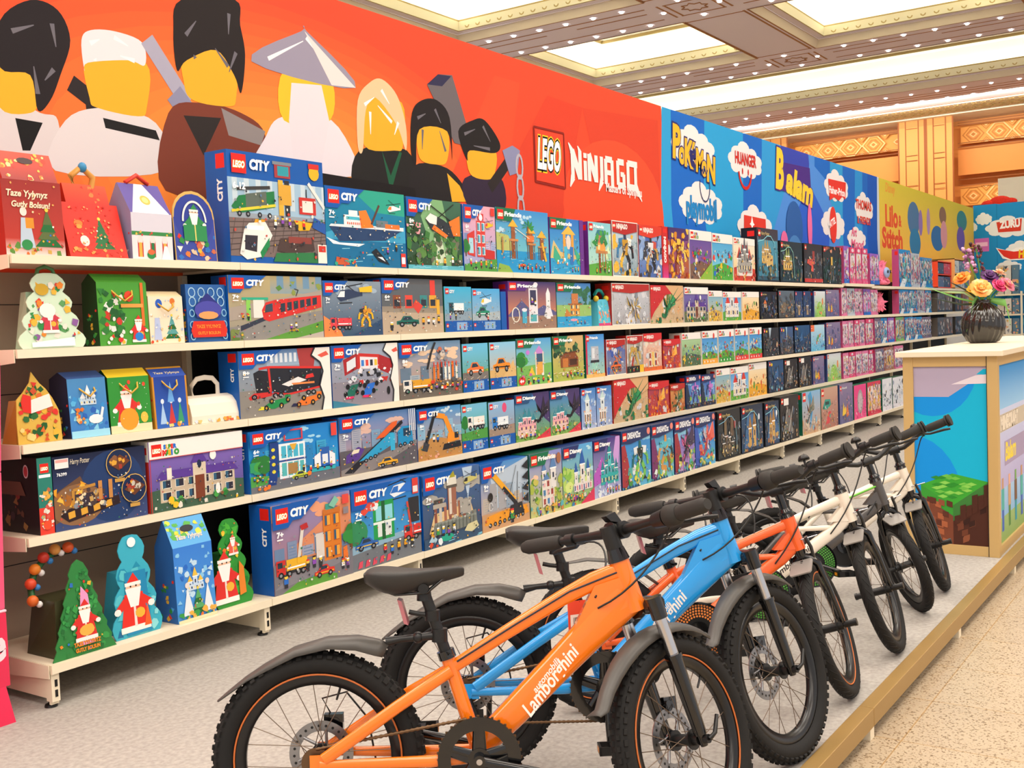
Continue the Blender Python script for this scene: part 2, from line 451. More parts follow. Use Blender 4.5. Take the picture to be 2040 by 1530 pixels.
pil = [(5.48 + 5.0 * k, 3.9 + 5.0 * k) for k in (-2, -1, 0, 1, 2)]
for i in range(len(pil) - 1):
    x0 = Y2(pil[i + 1][1]); x1 = Y2(pil[i][0])
    band(x0 + .03, x1 - .03, 6.2, 6.72); band(x0 + .03, x1 - .03, 4.35, 4.9)
    for z in (6.8, 6.73, 6.2, 6.08, 5.12, 4.95, 4.3, 4.18): A.R(x0, z - .012, x1, z + .012, '#8d4f1e')
    A.R(x0, 5.25, x1, 6.0, '#db8c44')
for a, b in pil:
    x0, x1 = Y2(a), Y2(b)
    A.R(x0, 2, x1, 6.95, '#e09550'); w = x1 - x0
    A.R(x0, 6.75, x1, 6.95, '#c08648')
    for f, t in ((0, .04), (.135, .03), (.37, .03), (.48, .09), (.64, .03), (.86, .03), (.985, .04)): A.R(x0 + w * f, 2, x0 + w * f + t, 6.95, '#8d4a1c')
    for z in (6.7, 5.9, 5.75, 5.0, 4.85, 4.1): A.R(x0 + w * .16, z, x0 + w * .36, z + .02, '#8d4f1e'); A.R(x0 + w * .66, z, x0 + w * .85, z + .02, '#8d4f1e')
structure(wl.build('wall_back'))
# ------------------------------------------------------------------ the shelving run: bays one metre wide
LV = {1: 1.5366, 2: 1.2166, 3: 0.8924, 4: 0.5751, 5: 0.1498}
YU = 0.09
NAMES = ['first shelving bay, nearest the pink panel, with Christmas gifts', 'second shelving bay, with the green freight train box on top', 'third shelving bay, below the jungle helicopter box', 'fourth shelving bay, below the palm island box', 'fifth shelving bay, below the white framed ninja box', 'sixth shelving bay, with the red spined ninja box', 'seventh shelving bay, below white topped boxes', 'eighth shelving bay, below the dark green golden palace box', 'ninth shelving bay, with dark boxes beside the pink ones', 'tenth shelving bay, below the three pink doll boxes', 'eleventh shelving bay, below the pink furry toy', 'twelfth shelving bay, beyond the pink furry toy, with pale blue boxes', 'thirteenth shelving bay, just left of the orange red tray', 'fourteenth shelving bay, holding the orange red tray', 'last shelving bay in the far corner, holding the peach tray']
def plate(mb, x0, x1, y0, y1, z0, z1, m): mb.box(x0, x1, y0, y1, z0, z1, m)
def shelf_mesh(depth, wide=1.0):
    m = MB(); g = .0015
    m.box(g, wide - g, .012, depth, -.022, 0, M_cream)
    m.box(g, wide - g, 0, .012, -.03, 0, M_cream)
    m.box(g, .004, .02, depth, -.032, -.022, M_cream); m.box(wide - .004, wide - g, .02, depth, -.032, -.022, M_cream)
    return m.mesh('shelf')
SU, SB_ = shelf_mesh(.355), shelf_mesh(.445)
def bay(k, x, lab, top=True):
    root = empty('shelving_bay', (x, 0, 0), 0, 'cream metal ' + lab, 'shelving', 'cream shelving bays in one long run')
    mb = MB(); bm = M_backp if k == 0 else M_backd
    mb.box(.002, .998, .452 - .006, .4515, .05, 1.62 if k else 1.5, bm)
    if k == 0:
        for zz in (.42, .74, 1.05, 1.38):
            mb.box(.002, .998, .4445, .446, zz, zz + .003, M_dark)
    mb.build('back_panel', root)
    for lv in range(1, 6):
        o = bpy.data.objects.new('shelf', SB_ if lv == 5 else SU); COL.objects.link(o); o.parent = root
        o.location = (0, 0 if lv == 5 else YU, LV[lv])
        if k >= 9 and lv == 1: o.location = (0, YU - .03 if k == 9 else YU, LV[lv] + (.012 if k == 9 else 0))
    for e in ([0] if k == 0 else []) + [1]:
        mb = MB(); x0 = 0.004 if e == 0 else .965
        x1 = x0 + .03
        # base foot: side plate with slotted front post
        mb.box(x0 + .004, x0 + .012, .03, .44, .03, .119, M_cream)
        mb.box(x0, x1, .012, .045, .022, .119, M_cream)
        for zz in (.085, .05): mb.box(x0 + .012, x0 + .022, .0105, .012, zz - .012, zz + .012, M_dark)
        mb.box(x0, x1, .02, .03, .012, .022, M_cream)
        fo = mb.build('base_leg', root)
        ft = MB(); ft.cyl((x0 + .015, .045, 0), (x0 + .015, .045, .008), .022, .02, 12, M_black); ft.cyl((x0 + .015, .045, .008), (x0 + .015, .045, .04), .009, .009, 8, M_black)
        ft.build('foot', fo)
        up = MB(); up.box(x0 + .002, x1 - .002, .415, .4455, .03, 1.50, M_cream)
        up.build('upright', root)
    if k == 0:
        for lv in range(1, 6):
            y0 = 0 if lv == 5 else YU
            mb = MB(); zz = LV[lv]
            mb.hexa([(-.0045, y0 + .01, zz - .045), (-.0045, y0 + .4, zz - .075), (-.0015, y0 + .4, zz - .075), (-.0015, y0 + .01, zz - .045)][:4], [(-.0045, y0 + .01, zz + .0), (-.0045, y0 + .35, zz + .0), (-.0015, y0 + .35, zz + .0), (-.0015, y0 + .01, zz + .0)], M_cream)
            mb.build('shelf_bracket', root)
    return root
for k in range(15): bay(k, float(k), NAMES[k])
# ------------------------------------------------------------------ tall printed walls behind and beside the shelves
structure(MB().box(-2.4, 17.34, .462, .54, -.05, 2.885, M_white).build('wall_left'))
structure(MB().box(17.215, 17.34, -3.4, .462, -.05, 2.93, M_white).build('wall_back_of_stand'))
def banner(name, x0, x1, z0, z1, label):
    mb = MB(); mb.box(x0, x1, .452, .46, z0, z1, VINYL, hx('#e9e4da'))
    A = Art(mb, (-2.4, .452, 0), (1, 0, 0), (0, 0, 1), (0, -1, 0), 19.7, 2.9, VINYL, eps=.00004, sc=1)
    return mb, A, name, label
def finish(t):
    mb, A, name, label = t
    return tag(mb.build(name), label, 'wall banner')
def blockfig(A, head, cap, body, hc='#f0ae2c', cc='#1d1719', bc='#23201f', extra=()):
    # plain stand-in: a rounded head block, a cap block and a body block, no face
    A.S(body, bc)
    A.S(head, hc)
    for p, c in extra: A.P(p, c)
    A.S(cap, cc)
    for i in range(0, len(cap) - 1, 2):
        (x, z), (u, v) = cap[i], cap[i + 1]; mx, mz = sum(p[0] for p in cap) / len(cap), sum(p[1] for p in cap) / len(cap); A.L([(x + (mx - x) * .3, z + (mz - z) * .3), (u + (mx - u) * .45, v + (mz - v) * .45)], .02, '#6c6870' if cc < '#3' else '#f6f2f2', .004)

t = banner('wall_banner', -2.4, 5.68, 1.45, 2.89, 'long red wall banner with yellow and black block shapes and white NINJAGO lettering')
A = t[1]
A.R(0, 1.3, 8.08, 2.9, '#ee4a2c')
for k in range(12):
    f = k / 11; A.E((4.009, 2.032)[0], (4.009, 2.032)[1] - .05, 2.0 * (1 - f * .7), .85 * (1 - f * .7), ('#%02x%02x%02x' % tuple(int(a + (b - a) * f) for a, b in ((238, 248), (74, 152), (44, 60)))), 36)
for q, c in (([(5.815, 2.757), (6.089, 2.756), (5.836, 1.881), (5.142, 1.840)], '#f4502f'), ([(6.411, 2.728), (6.861, 2.712), (6.544, 1.923), (5.625, 1.869)], '#db4229'), ([(6.861, 2.712), (8.012, 2.781), (8.027, 1.972), (7.163, 1.960)], '#d9432a')): A.P(q, c)
A.E(*(7.317, 2.041), .75, .5, '#f4502f', 28)
# block shapes, left to right
blockfig(A, [(2.625, 2.276), (2.743, 2.260), (2.767, 2.152), (2.733, 2.100), (2.614, 2.102)], [(2.635, 2.423), (2.761, 2.524), (2.874, 2.511), (2.921, 2.406), (2.869, 2.263), (2.820, 2.160), (2.765, 2.114), (2.742, 2.242), (2.624, 2.249)], [(2.616, 2.139), (2.774, 2.106), (2.847, 2.088), (2.825, 1.913), (2.600, 1.891)], '#f0ae2c', '#221b1e', '#d8cfd0', [([(2.671, 2.073), (2.782, 2.070), (2.724, 1.959), (2.693, 1.956)], '#151314')])
A.L([(2.911, 2.241), (3.007, 2.188), (3.017, 1.992), (3.023, 1.913)], .07, '#2a2325')
blockfig(A, [(2.995, 2.352), (3.268, 2.381), (3.261, 2.195), (3.216, 2.154), (3.028, 2.161), (2.992, 2.195)], [(2.970, 2.416), (3.014, 2.463), (3.130, 2.481), (3.256, 2.461), (3.263, 2.370), (3.183, 2.376), (2.994, 2.333), (2.976, 2.300)], [(2.879, 2.092), (3.063, 2.166), (3.303, 2.138), (3.341, 1.944), (2.823, 1.894)], '#f0ae2c', '#e5dfe3', '#ddd5d6', [([(3.048, 2.125), (3.301, 2.107), (3.318, 2.068), (3.057, 2.086)], '#1c1a1b')])
A.L([(3.280, 2.480), (3.471, 2.246)], .075, '#a9a5b8'); A.L([(3.481, 2.269), (3.410, 2.201)], .12, '#8d8ca6')
blockfig(A, [(3.476, 2.482), (3.748, 2.500), (3.750, 2.310), (3.704, 2.265), (3.507, 2.262), (3.460, 2.330)], [(3.419, 2.545), (3.468, 2.682), (3.774, 2.750), (3.796, 2.643), (3.817, 2.512), (3.782, 2.337), (3.745, 2.410), (3.648, 2.503), (3.483, 2.430), (3.427, 2.378)], [(3.370, 2.189), (3.548, 2.258), (3.776, 2.246), (3.916, 2.162), (3.875, 1.904), (3.335, 1.860)], '#f0ae2c', '#231c1c', '#7a3a2a', [([(3.449, 2.190), (3.657, 2.207), (3.547, 2.030)], '#2c2523'), ([(3.660, 2.252), (3.918, 2.181), (3.888, 2.113), (3.695, 2.135)], '#8e8482')])
blockfig(A, [(4.055, 2.485), (4.363, 2.514), (4.356, 2.290), (4.040, 2.248)], [(3.852, 2.491), (4.185, 2.694), (4.219, 2.701), (4.556, 2.482)], [(3.923, 2.163), (4.041, 2.267), (4.367, 2.292), (4.556, 2.088), (4.572, 2.038), (3.864, 1.972)], '#f9c02f', '#9a93a6', '#e7dde2', [([(4.101, 2.434), (4.306, 2.455), (4.349, 2.289), (4.280, 2.060), (4.092, 2.041), (4.073, 2.252)], '#e6dbe0')])
A.P([(4.205, 2.698), (4.556, 2.482), (4.378, 2.467)], '#e9dcd8')
blockfig(A, [(4.629, 2.430), (4.921, 2.460), (4.915, 2.231), (4.841, 2.196), (4.602, 2.195)], [(4.567, 2.421), (4.663, 2.525), (4.764, 2.560), (4.882, 2.494), (4.947, 2.343), (4.938, 2.207), (4.871, 2.333), (4.709, 2.455), (4.626, 2.378), (4.589, 2.168), (4.552, 2.189)], [(4.562, 2.165), (4.947, 2.208), (5.019, 1.997), (4.536, 1.958)], '#f0ae2c', '#efc79a', '#211f1e', [([(4.739, 2.185), (4.788, 2.005), (4.816, 2.007), (4.903, 2.190), (4.883, 2.195), (4.803, 2.059)], '#1f5b3e')])
A.P([(5.147, 2.595), (5.251, 2.668), (5.383, 2.685), (5.532, 2.361), (5.478, 2.296), (5.381, 2.299)], '#6c6468'); A.P([(5.147, 2.595), (5.251, 2.668), (5.373, 2.677), (5.284, 2.606)], '#2f2e4e')
blockfig(A, [(5.064, 2.344), (5.314, 2.357), (5.303, 2.191), (5.208, 2.159), (5.053, 2.179)], [(5.004, 2.418), (5.096, 2.500), (5.232, 2.520), (5.343, 2.437), (5.351, 2.196), (5.314, 2.357), (5.063, 2.336), (5.019, 2.134), (4.981, 2.212)], [(5.006, 2.133), (5.300, 2.148), (5.485, 2.035), (5.506, 1.979), (4.994, 1.941)], '#f0ae2c', '#201a1c', '#242021', [([(5.298, 2.120), (5.413, 2.058), (5.481, 1.971), (5.335, 1.960)], '#f3b12f')])
blockfig(A, [(5.518, 2.301), (5.784, 2.301), (5.775, 2.165), (5.693, 2.118), (5.517, 2.140)], [(5.420, 2.370), (5.563, 2.452), (5.691, 2.470), (5.841, 2.353), (5.783, 2.286), (5.526, 2.273), (5.497, 2.211)], [(5.465, 2.106), (5.827, 2.149), (5.857, 1.944), (5.504, 1.943)], '#f0ae2c', '#1e1a1b', '#33253b')
A.L([(5.716, 2.069), (5.944, 2.264)], .07, '#2b2424'); A.P([(5.865, 2.311), (5.977, 2.354), (6.060, 2.332), (6.022, 2.188), (5.937, 2.165)], '#8a8db0')
for z in (0, 1, 2): A.ring((6.048, 2.231)[0], (6.048, 2.231)[1] - .13 * z, .035, .075, .018, '#b8b2bc', 10)
A.P([(4.278, 2.023), (4.998, 2.009), (5.015, 1.937), (4.273, 1.956)], '#1b1617')
# brand marks
x0, z0 = (6.204, 2.151); x1, z1 = (6.623, 2.512)
A.L([(6.228, 2.504), (6.596, 2.505), (6.597, 2.140), (6.228, 2.154), (6.228, 2.504)], .012, '#8e241c'); A.P([(6.239, 2.492), (6.583, 2.493), (6.585, 2.152), (6.240, 2.164)], '#f3472e')
lw = (6.572, 2.340)[0] - (6.244, 2.305)[0]
A.T('LEGO', (6.258, 2.249)[0], (6.258, 2.249)[1], .27, '#ffffff', .035, .25, out=[('#f7d51d', .075), ('#17110f', .045)], fit=lw - .04)
def nstroke(pts, w, w2=None): A.L(pts, w, '#f3ece8', w2)
bx, bz = (6.641, 2.113); ex, ez = (7.802, 2.179)
nz1 = (6.707, 2.405)[1]; nz0 = (6.694, 2.218)[1]; H_ = nz1 - nz0; wtot = (7.760, 2.410)[0] - (6.673, 2.300)[0]; X_ = (6.673, 2.300)[0]
def nl(i, pts, w=.045, w2=None): nstroke([(X_ + wtot * (i + a) / 7.0, nz0 + H_ * b) for a, b in pts], w, w2)
nl(0, [(-.15, 1.25), (.16, .95)], .01, .05); nl(0, [(.16, 1.02), (.16, .0)]); nl(0, [(.16, .05), (-.1, -.32)], .06, .01); nl(0, [(.14, 1.0), (.78, .05)], .06); nl(0, [(.8, 0), (.8, 1.05)]); nl(0, [(.8, 1.0), (.62, 1.2)], .04, .01)
nl(1, [(.25, 0), (.25, .72)]); nl(1, [(.25, .82), (.25, 1.0)]); 
nl(1, [(.6, 0), (.6, 1.0)]); nl(1, [(.6, 1), (1.2, .05)], .055); nl(1, [(1.22, 0), (1.22, 1.0)])
nl(2, [(.72, 1.0), (.72, .1)]); nl(2, [(.72, .12), (.4, -.3)], .06, .01)
nl(3, [(.1, 0), (.1, .95)]); nl(3, [(.08, .95), (.72, .95)]); nl(3, [(.7, .95), (.7, -.1)]); nl(3, [(.1, .45), (.7, .45)], .035)
nl(4, [(.85, .95), (.25, .95)]); nl(4, [(.25, .98), (.25, .05)]); nl(4, [(.22, .05), (.85, .05)]); nl(4, [(.82, 0), (.82, .5)]); nl(4, [(.5, .48), (.85, .48)], .035)
nl(5, [(.25, 0), (.25, 1.0)]); nl(5, [(.22, .97), (1.2, .97)]); nl(5, [(1.0, .97), (1.0, .05)]); nl(5, [(.22, .05), (1.0, .05)]); nl(5, [(.9, .2), (1.6, -.45)], .07, .01)
A.T('Masters of Spinjitzu', (7.148, 2.179)[0], (7.148, 2.179)[1] - .01, .085, '#f3ece8', .03, fit=(7.712, 2.195)[0] - (7.162, 2.173)[0])
finish(t)

def cloud(A, cx, cz, rx, rz, c='#efe9e8'):
    n = 9; A.E(cx, cz, rx * .8, rz * .7, c, 18)
    for i in range(n):
        a = 2 * math.pi * i / n + .3
        A.E(cx + rx * .72 * math.cos(a), cz + rz * .6 * math.sin(a), rx * .28, rz * .36, c, 12)
    A.E(cx - rx * .1, cz + rz * .72, rx * .34, rz * .42, c, 12); A.E(cx - rx * .45, cz + rz * .5, rx * .3, rz * .3, c, 12)

t = banner('wall_banner', 5.69, 11.55, 1.45, 2.885, 'blue striped wall banner with white clouds carrying toy maker names, right of the red banner')
A = t[1]
A.R(8.09, 1.3, 13.95, 2.9, '#1769c9')
S_ = 8.09
for i, (a, b, c) in enumerate(((.0, .12, '#2f9fd8'), (.8, 1.6, '#27a0dc'), (2.1, 2.9, '#2f9bdd'), (3.3, 3.55, '#4b8fe0'), (4.1, 4.5, '#2f9fdc'), (5.0, 5.25, '#2a93dc'), (5.5, 5.86, '#0f57bf'))):
    A.P([(S_ + a + .12, 1.4), (S_ + b + .1, 1.4), (S_ + b, 2.15), (S_ + b + .04, 2.9), (S_ + a, 2.9), (S_ + a - .06, 2.15)], c)
A.P([(S_ + 2.55, 1.4), (S_ + 4.1, 1.4), (S_ + 4.4, 2.1), (S_ + 3.9, 2.7), (S_ + 3.3, 2.88), (S_ + 2.7, 2.5), (S_ + 2.3, 2.0)], '#4f8fe2')
A.P([(S_ + 2.8, 1.4), (S_ + 3.9, 1.4), (S_ + 4.05, 2.2), (S_ + 3.4, 2.6), (S_ + 2.9, 2.2)], '#2b5fce')
A.E(*(11.086, 2.804), .42, .3, '#3747b4', 20)
def at(p, q): return p[0], p[1], q[0] - p[0]
for (l, r, tt, b) in ((8.21, 9.125, 2.828, 2.449), (9.346, 10.206, 2.824, 2.465), (8.317, 9.254, 2.379, 1.991), (11.943, 12.847, 2.832, 2.444), (11.815, 12.686, 2.409, 2.024), (13.02, 13.813, 2.667, 2.275), (12.712, 13.494, 2.242, 1.962), (9.509, 10.424, 2.273, 1.847)):
    cloud(A, (l + r) / 2, (tt + b) / 2, (r - l) / 2 * .95, (tt - b) / 2 * .88)
x, z, w = at((8.259, 2.507), (9.019, 2.536))
for i, (ch, dz, sz) in enumerate((('P', .1, .5), ('o', .04, .36), ('k', .02, .42), ('é', .05, .38), ('m', -.02, .36), ('o', -.06, .34), ('n', -.12, .42))):
    A.T(ch.upper() if ch in 'pkmn' else ch, x + w * i / 7.05, z + .03 + dz * .6 - .06, sz * .72, '#f4b92d', .045, out=[('#2b2a6b', .04)], sx=.78, rot=-4)
x, z, w = at((9.525, 2.605), (10.024, 2.610))
A.T('HUANGER', x, z + .01, .15, '#d5281f', .03, fit=w); A.ring(x + w * .45, z - .03, w * .3, .17, .03, '#d5281f', 14, 190, 350)
A.E(x + w * .33, z - .05, .013, .03, '#d5281f', 8); A.E(x + w * .6, z - .05, .013, .03, '#d5281f', 8)
x, z, w = at((8.480, 2.078), (9.084, 2.099))
A.T('playmobil', x, z, .24, '#1f86c9', .05, fit=w)
A.ring(x + w * .62, z + .27, .1, .13, .012, '#22336b', 10, 160, 380); A.L([(x + w * .5, z + .36), (x + w * .55, z + .41), (x + w * .58, z + .37), (x + w * .63, z + .42), (x + w * .67, z + .37), (x + w * .72, z + .41)], .014, '#22336b')
A.P([(10.644, 2.738), (11.505, 2.760), (11.533, 2.504), (11.422, 2.459), (10.557, 2.460)], '#4a2a86')
x, z, w = at((10.519, 2.495), (11.599, 2.546))
A.T('B', x, z, .52, '#f6cf3a', .05, .1, sx=.72, rot=-3, out=[('#4a2a86', .03)]); A.T('alam', x + .27, z - .02, .36, '#f6cf3a', .05, .15, rot=-8, fit=w - .3, out=[('#4a2a86', .03)])
x, z, w = at((12.141, 2.547), (12.693, 2.602))
A.P([(12.101, 2.706), (12.720, 2.717), (12.688, 2.523), (12.580, 2.549), (12.450, 2.494), (12.294, 2.521), (12.136, 2.476)], '#e4382c')
A.T('Fisher-Price', x - .02, z + .01, .11, '#ffffff', .03, fit=w)
A.E(((12.100, 2.209)[0] + (12.378, 2.224)[0]) / 2, (12.238, 2.216)[1], .12, .2, '#e4382c', 22); A.T('MATTEL', (12.080, 2.164)[0], (12.080, 2.164)[1], .1, '#ffffff', .035, rot=18, fit=.26)
x, z, w = at((13.079, 2.460), (13.703, 2.443))
A.T('THOMAS', x, z, .15, '#df4636', .03, fit=w); A.T('& FRIENDS', x + .05, z - .17, .12, '#df4636', .03, fit=w - .1)
x, z, w = at((12.861, 2.080), (13.367, 2.056))
A.T('Art', x + .02, z + .05, .14, '#e86a92', .03, .2); A.T('Mood', x, z - .08, .13, '#e86a92', .03, .2, fit=w)
A.P([(9.692, 2.163), (10.220, 2.155), (10.225, 1.858), (9.669, 1.838)], '#e23a2a'); x, z = (9.879, 2.098); A.P([(x - .03, z), (x, z - .07), (x + .03, z), (x, z + .07)], '#fff'); A.P([(x - .06, z - .01), (x, z - .03), (x + .06, z - .01), (x, z + .02)], '#fff')
# plain stand-in for the mascot between the clouds: overlapping blue and pink ovals
x, z = (11.128, 2.134); A.E(x - .12, z - .02, .24, .27, '#2b5fa8', 22); A.E(x - .12, z - .25, .2, .16, '#4b86c8', 18); A.E(x + .34, z + .02, .07, .24, '#ee6fa6', 16); A.E(x - .42, z - .18, .1, .12, '#ee6fa6', 14)
finish(t)

t = banner('wall_banner', 11.56, 17.2, 1.45, 2.885, 'yellow wall banner with orange Lilo and Stitch lettering and plain blue shapes')
A = t[1]
A.R(13.96, 1.3, 19.6, 2.9, '#eec14a'); A.R(13.96, 2.2, 19.6, 2.9, '#ecc24a', '#d8c940'); A.R(13.96, 1.3, 14.06, 2.9, '#c9d8e6')
A.R(15.6, 1.6, 18.9, 2.05, '#f2a53a', '#eec14a')
x, z, w = at((14.351, 2.335), (14.990, 2.345))
A.T('Disney', x, z + .42, .16, '#e9a03a', .03, .2)
A.T('Lilo', x - .02, z, .36, '#e2542a', .045, fit=.58); A.T('&', x + .6, z + .02, .2, '#e2542a', .04)
x, z, w = at((14.172, 2.040), (15.118, 2.056))
A.T('Stitch', x, z + .02, .34, '#e2542a', .045, fit=.95)
for (l, r, tt, b, c) in ((15.401, 16.043, 2.725, 2.262, '#4f79a6'), (15.482, 16.075, 2.368, 1.978, '#2f7fb2'), (15.984, 16.207, 2.641, 2.28, '#8f76ba'), (16.437, 16.641, 2.693, 2.315, '#a88cc0'), (16.683, 17.457, 2.474, 2.107, '#2f6fb0'), (17.195, 17.644, 2.775, 2.507, '#8a6a58'), (17.269, 17.689, 2.571, 2.16, '#d79aa6'), (18.351, 19.079, 2.802, 2.484, '#2f8790'), (18.331, 18.908, 2.544, 2.164, '#6a57b0')):
    A.E((l + r) / 2, (tt + b) / 2, (r - l) / 2, (tt - b) / 2, c, 20)
finish(t)

# blue printed wall at the far end of the stand
mb = MB(); mb.box(17.205, 17.213, -3.35, .455, 0, 2.945, VINYL, hx('#1b8bd0'))
A = Art(mb, (17.205, 1.0, 0), (0, -1, 0), (0, 0, 1), (-1, 0, 0), 4.4, 2.95, VINYL, eps=.0001, sc=1)
A.R(.55, 0, 4.35, 2.945, '#1683c4', '#1f93d6')
A.R(.9, 0, .905, 2.94, '#0f6aa8')
for cx, cy, rx, rz in ((0.706, 2.707, .13, .1), (0.557, 2.588, .05, .07), (1.100, 2.544, .38, .17), (1.267, 2.174, .24, .13), (1.077, 1.903, .2, .1)):
    cloud(A, cx, cy, rx, rz, '#f0f4f6')
A.P([(0.897, 2.642), (1.281, 2.674), (1.263, 2.474), (0.925, 2.476)], '#d9402c'); x, z = (0.949, 2.540); A.T('ZURU', x, z, .16, '#ffffff', .06, rot=2, fit=.3)
x, z = (1.004, 2.128); A.P([(x - .12, z + .1), (x + .1, z + .03), (x + .18, z + .08), (x + .85, z + .1), (x + .85, z - .12), (x + .1, z - .12), (x - .02, z - .08)], '#ffffff'); A.P([(x - .1, z + .08), (x + .15, z + .02), (x + .8, z + .06), (x + .8, z - .1), (x + .1, z - .1), (x, z - .05)], '#e4382a')
A.T('HOT WHEELS', x + .22, z - .08, .17, '#f7cf2a', .05, .1, fit=.75)
A.R(.56, (0.544, 2.201)[1] - .02, .78, (0.547, 2.399)[1], '#d06fc4'); A.R(.58, (0.545, 2.267)[1], .76, (0.546, 2.333)[1], '#f2c6ea')
x, z = (1.038, 1.235); A.T('?', x, z, .3, '#3fb2dc', .05)
x, z = (1.231, 1.016); A.P([(x - .1, z), (x, z - .14), (x + .1, z), (x + .06, z + .06), (x, z + .02), (x - .06, z + .06)], '#34a9d6')
tag(mb.build('wall_banner'), 'blue wall banner with ZURU and HOT WHEELS clouds at the far end of the stand', 'wall banner')

# behind the stand: white partition and the red cushion on the wall's top edge
pr = MB(); pr.box(22.0, 22.15, -2.6, 0.919, 0, 3.873, M_white); structure(pr.build('wall_partition'))
cz = MB(); M_redp = mat('red_fleece', '#dd2f1f', .9, noise=.15, nscale=60, bump=.5)
cz.ball((17.27, .05, 2.98), .17, M_redp, n=18, sx=.45, sy=1.0, sz=.55); cz.ball((17.27, .2, 2.96), .12, M_redp, n=14, sx=.5, sy=1.2, sz=.5); cz.ball((17.27, -.1, 2.97), .12, M_redp, n=14, sx=.5, sy=.9, sz=.5)
tag(cz.build('fleece_roll'), 'red fluffy roll lying on top of the blue wall in the far corner', 'cushion')
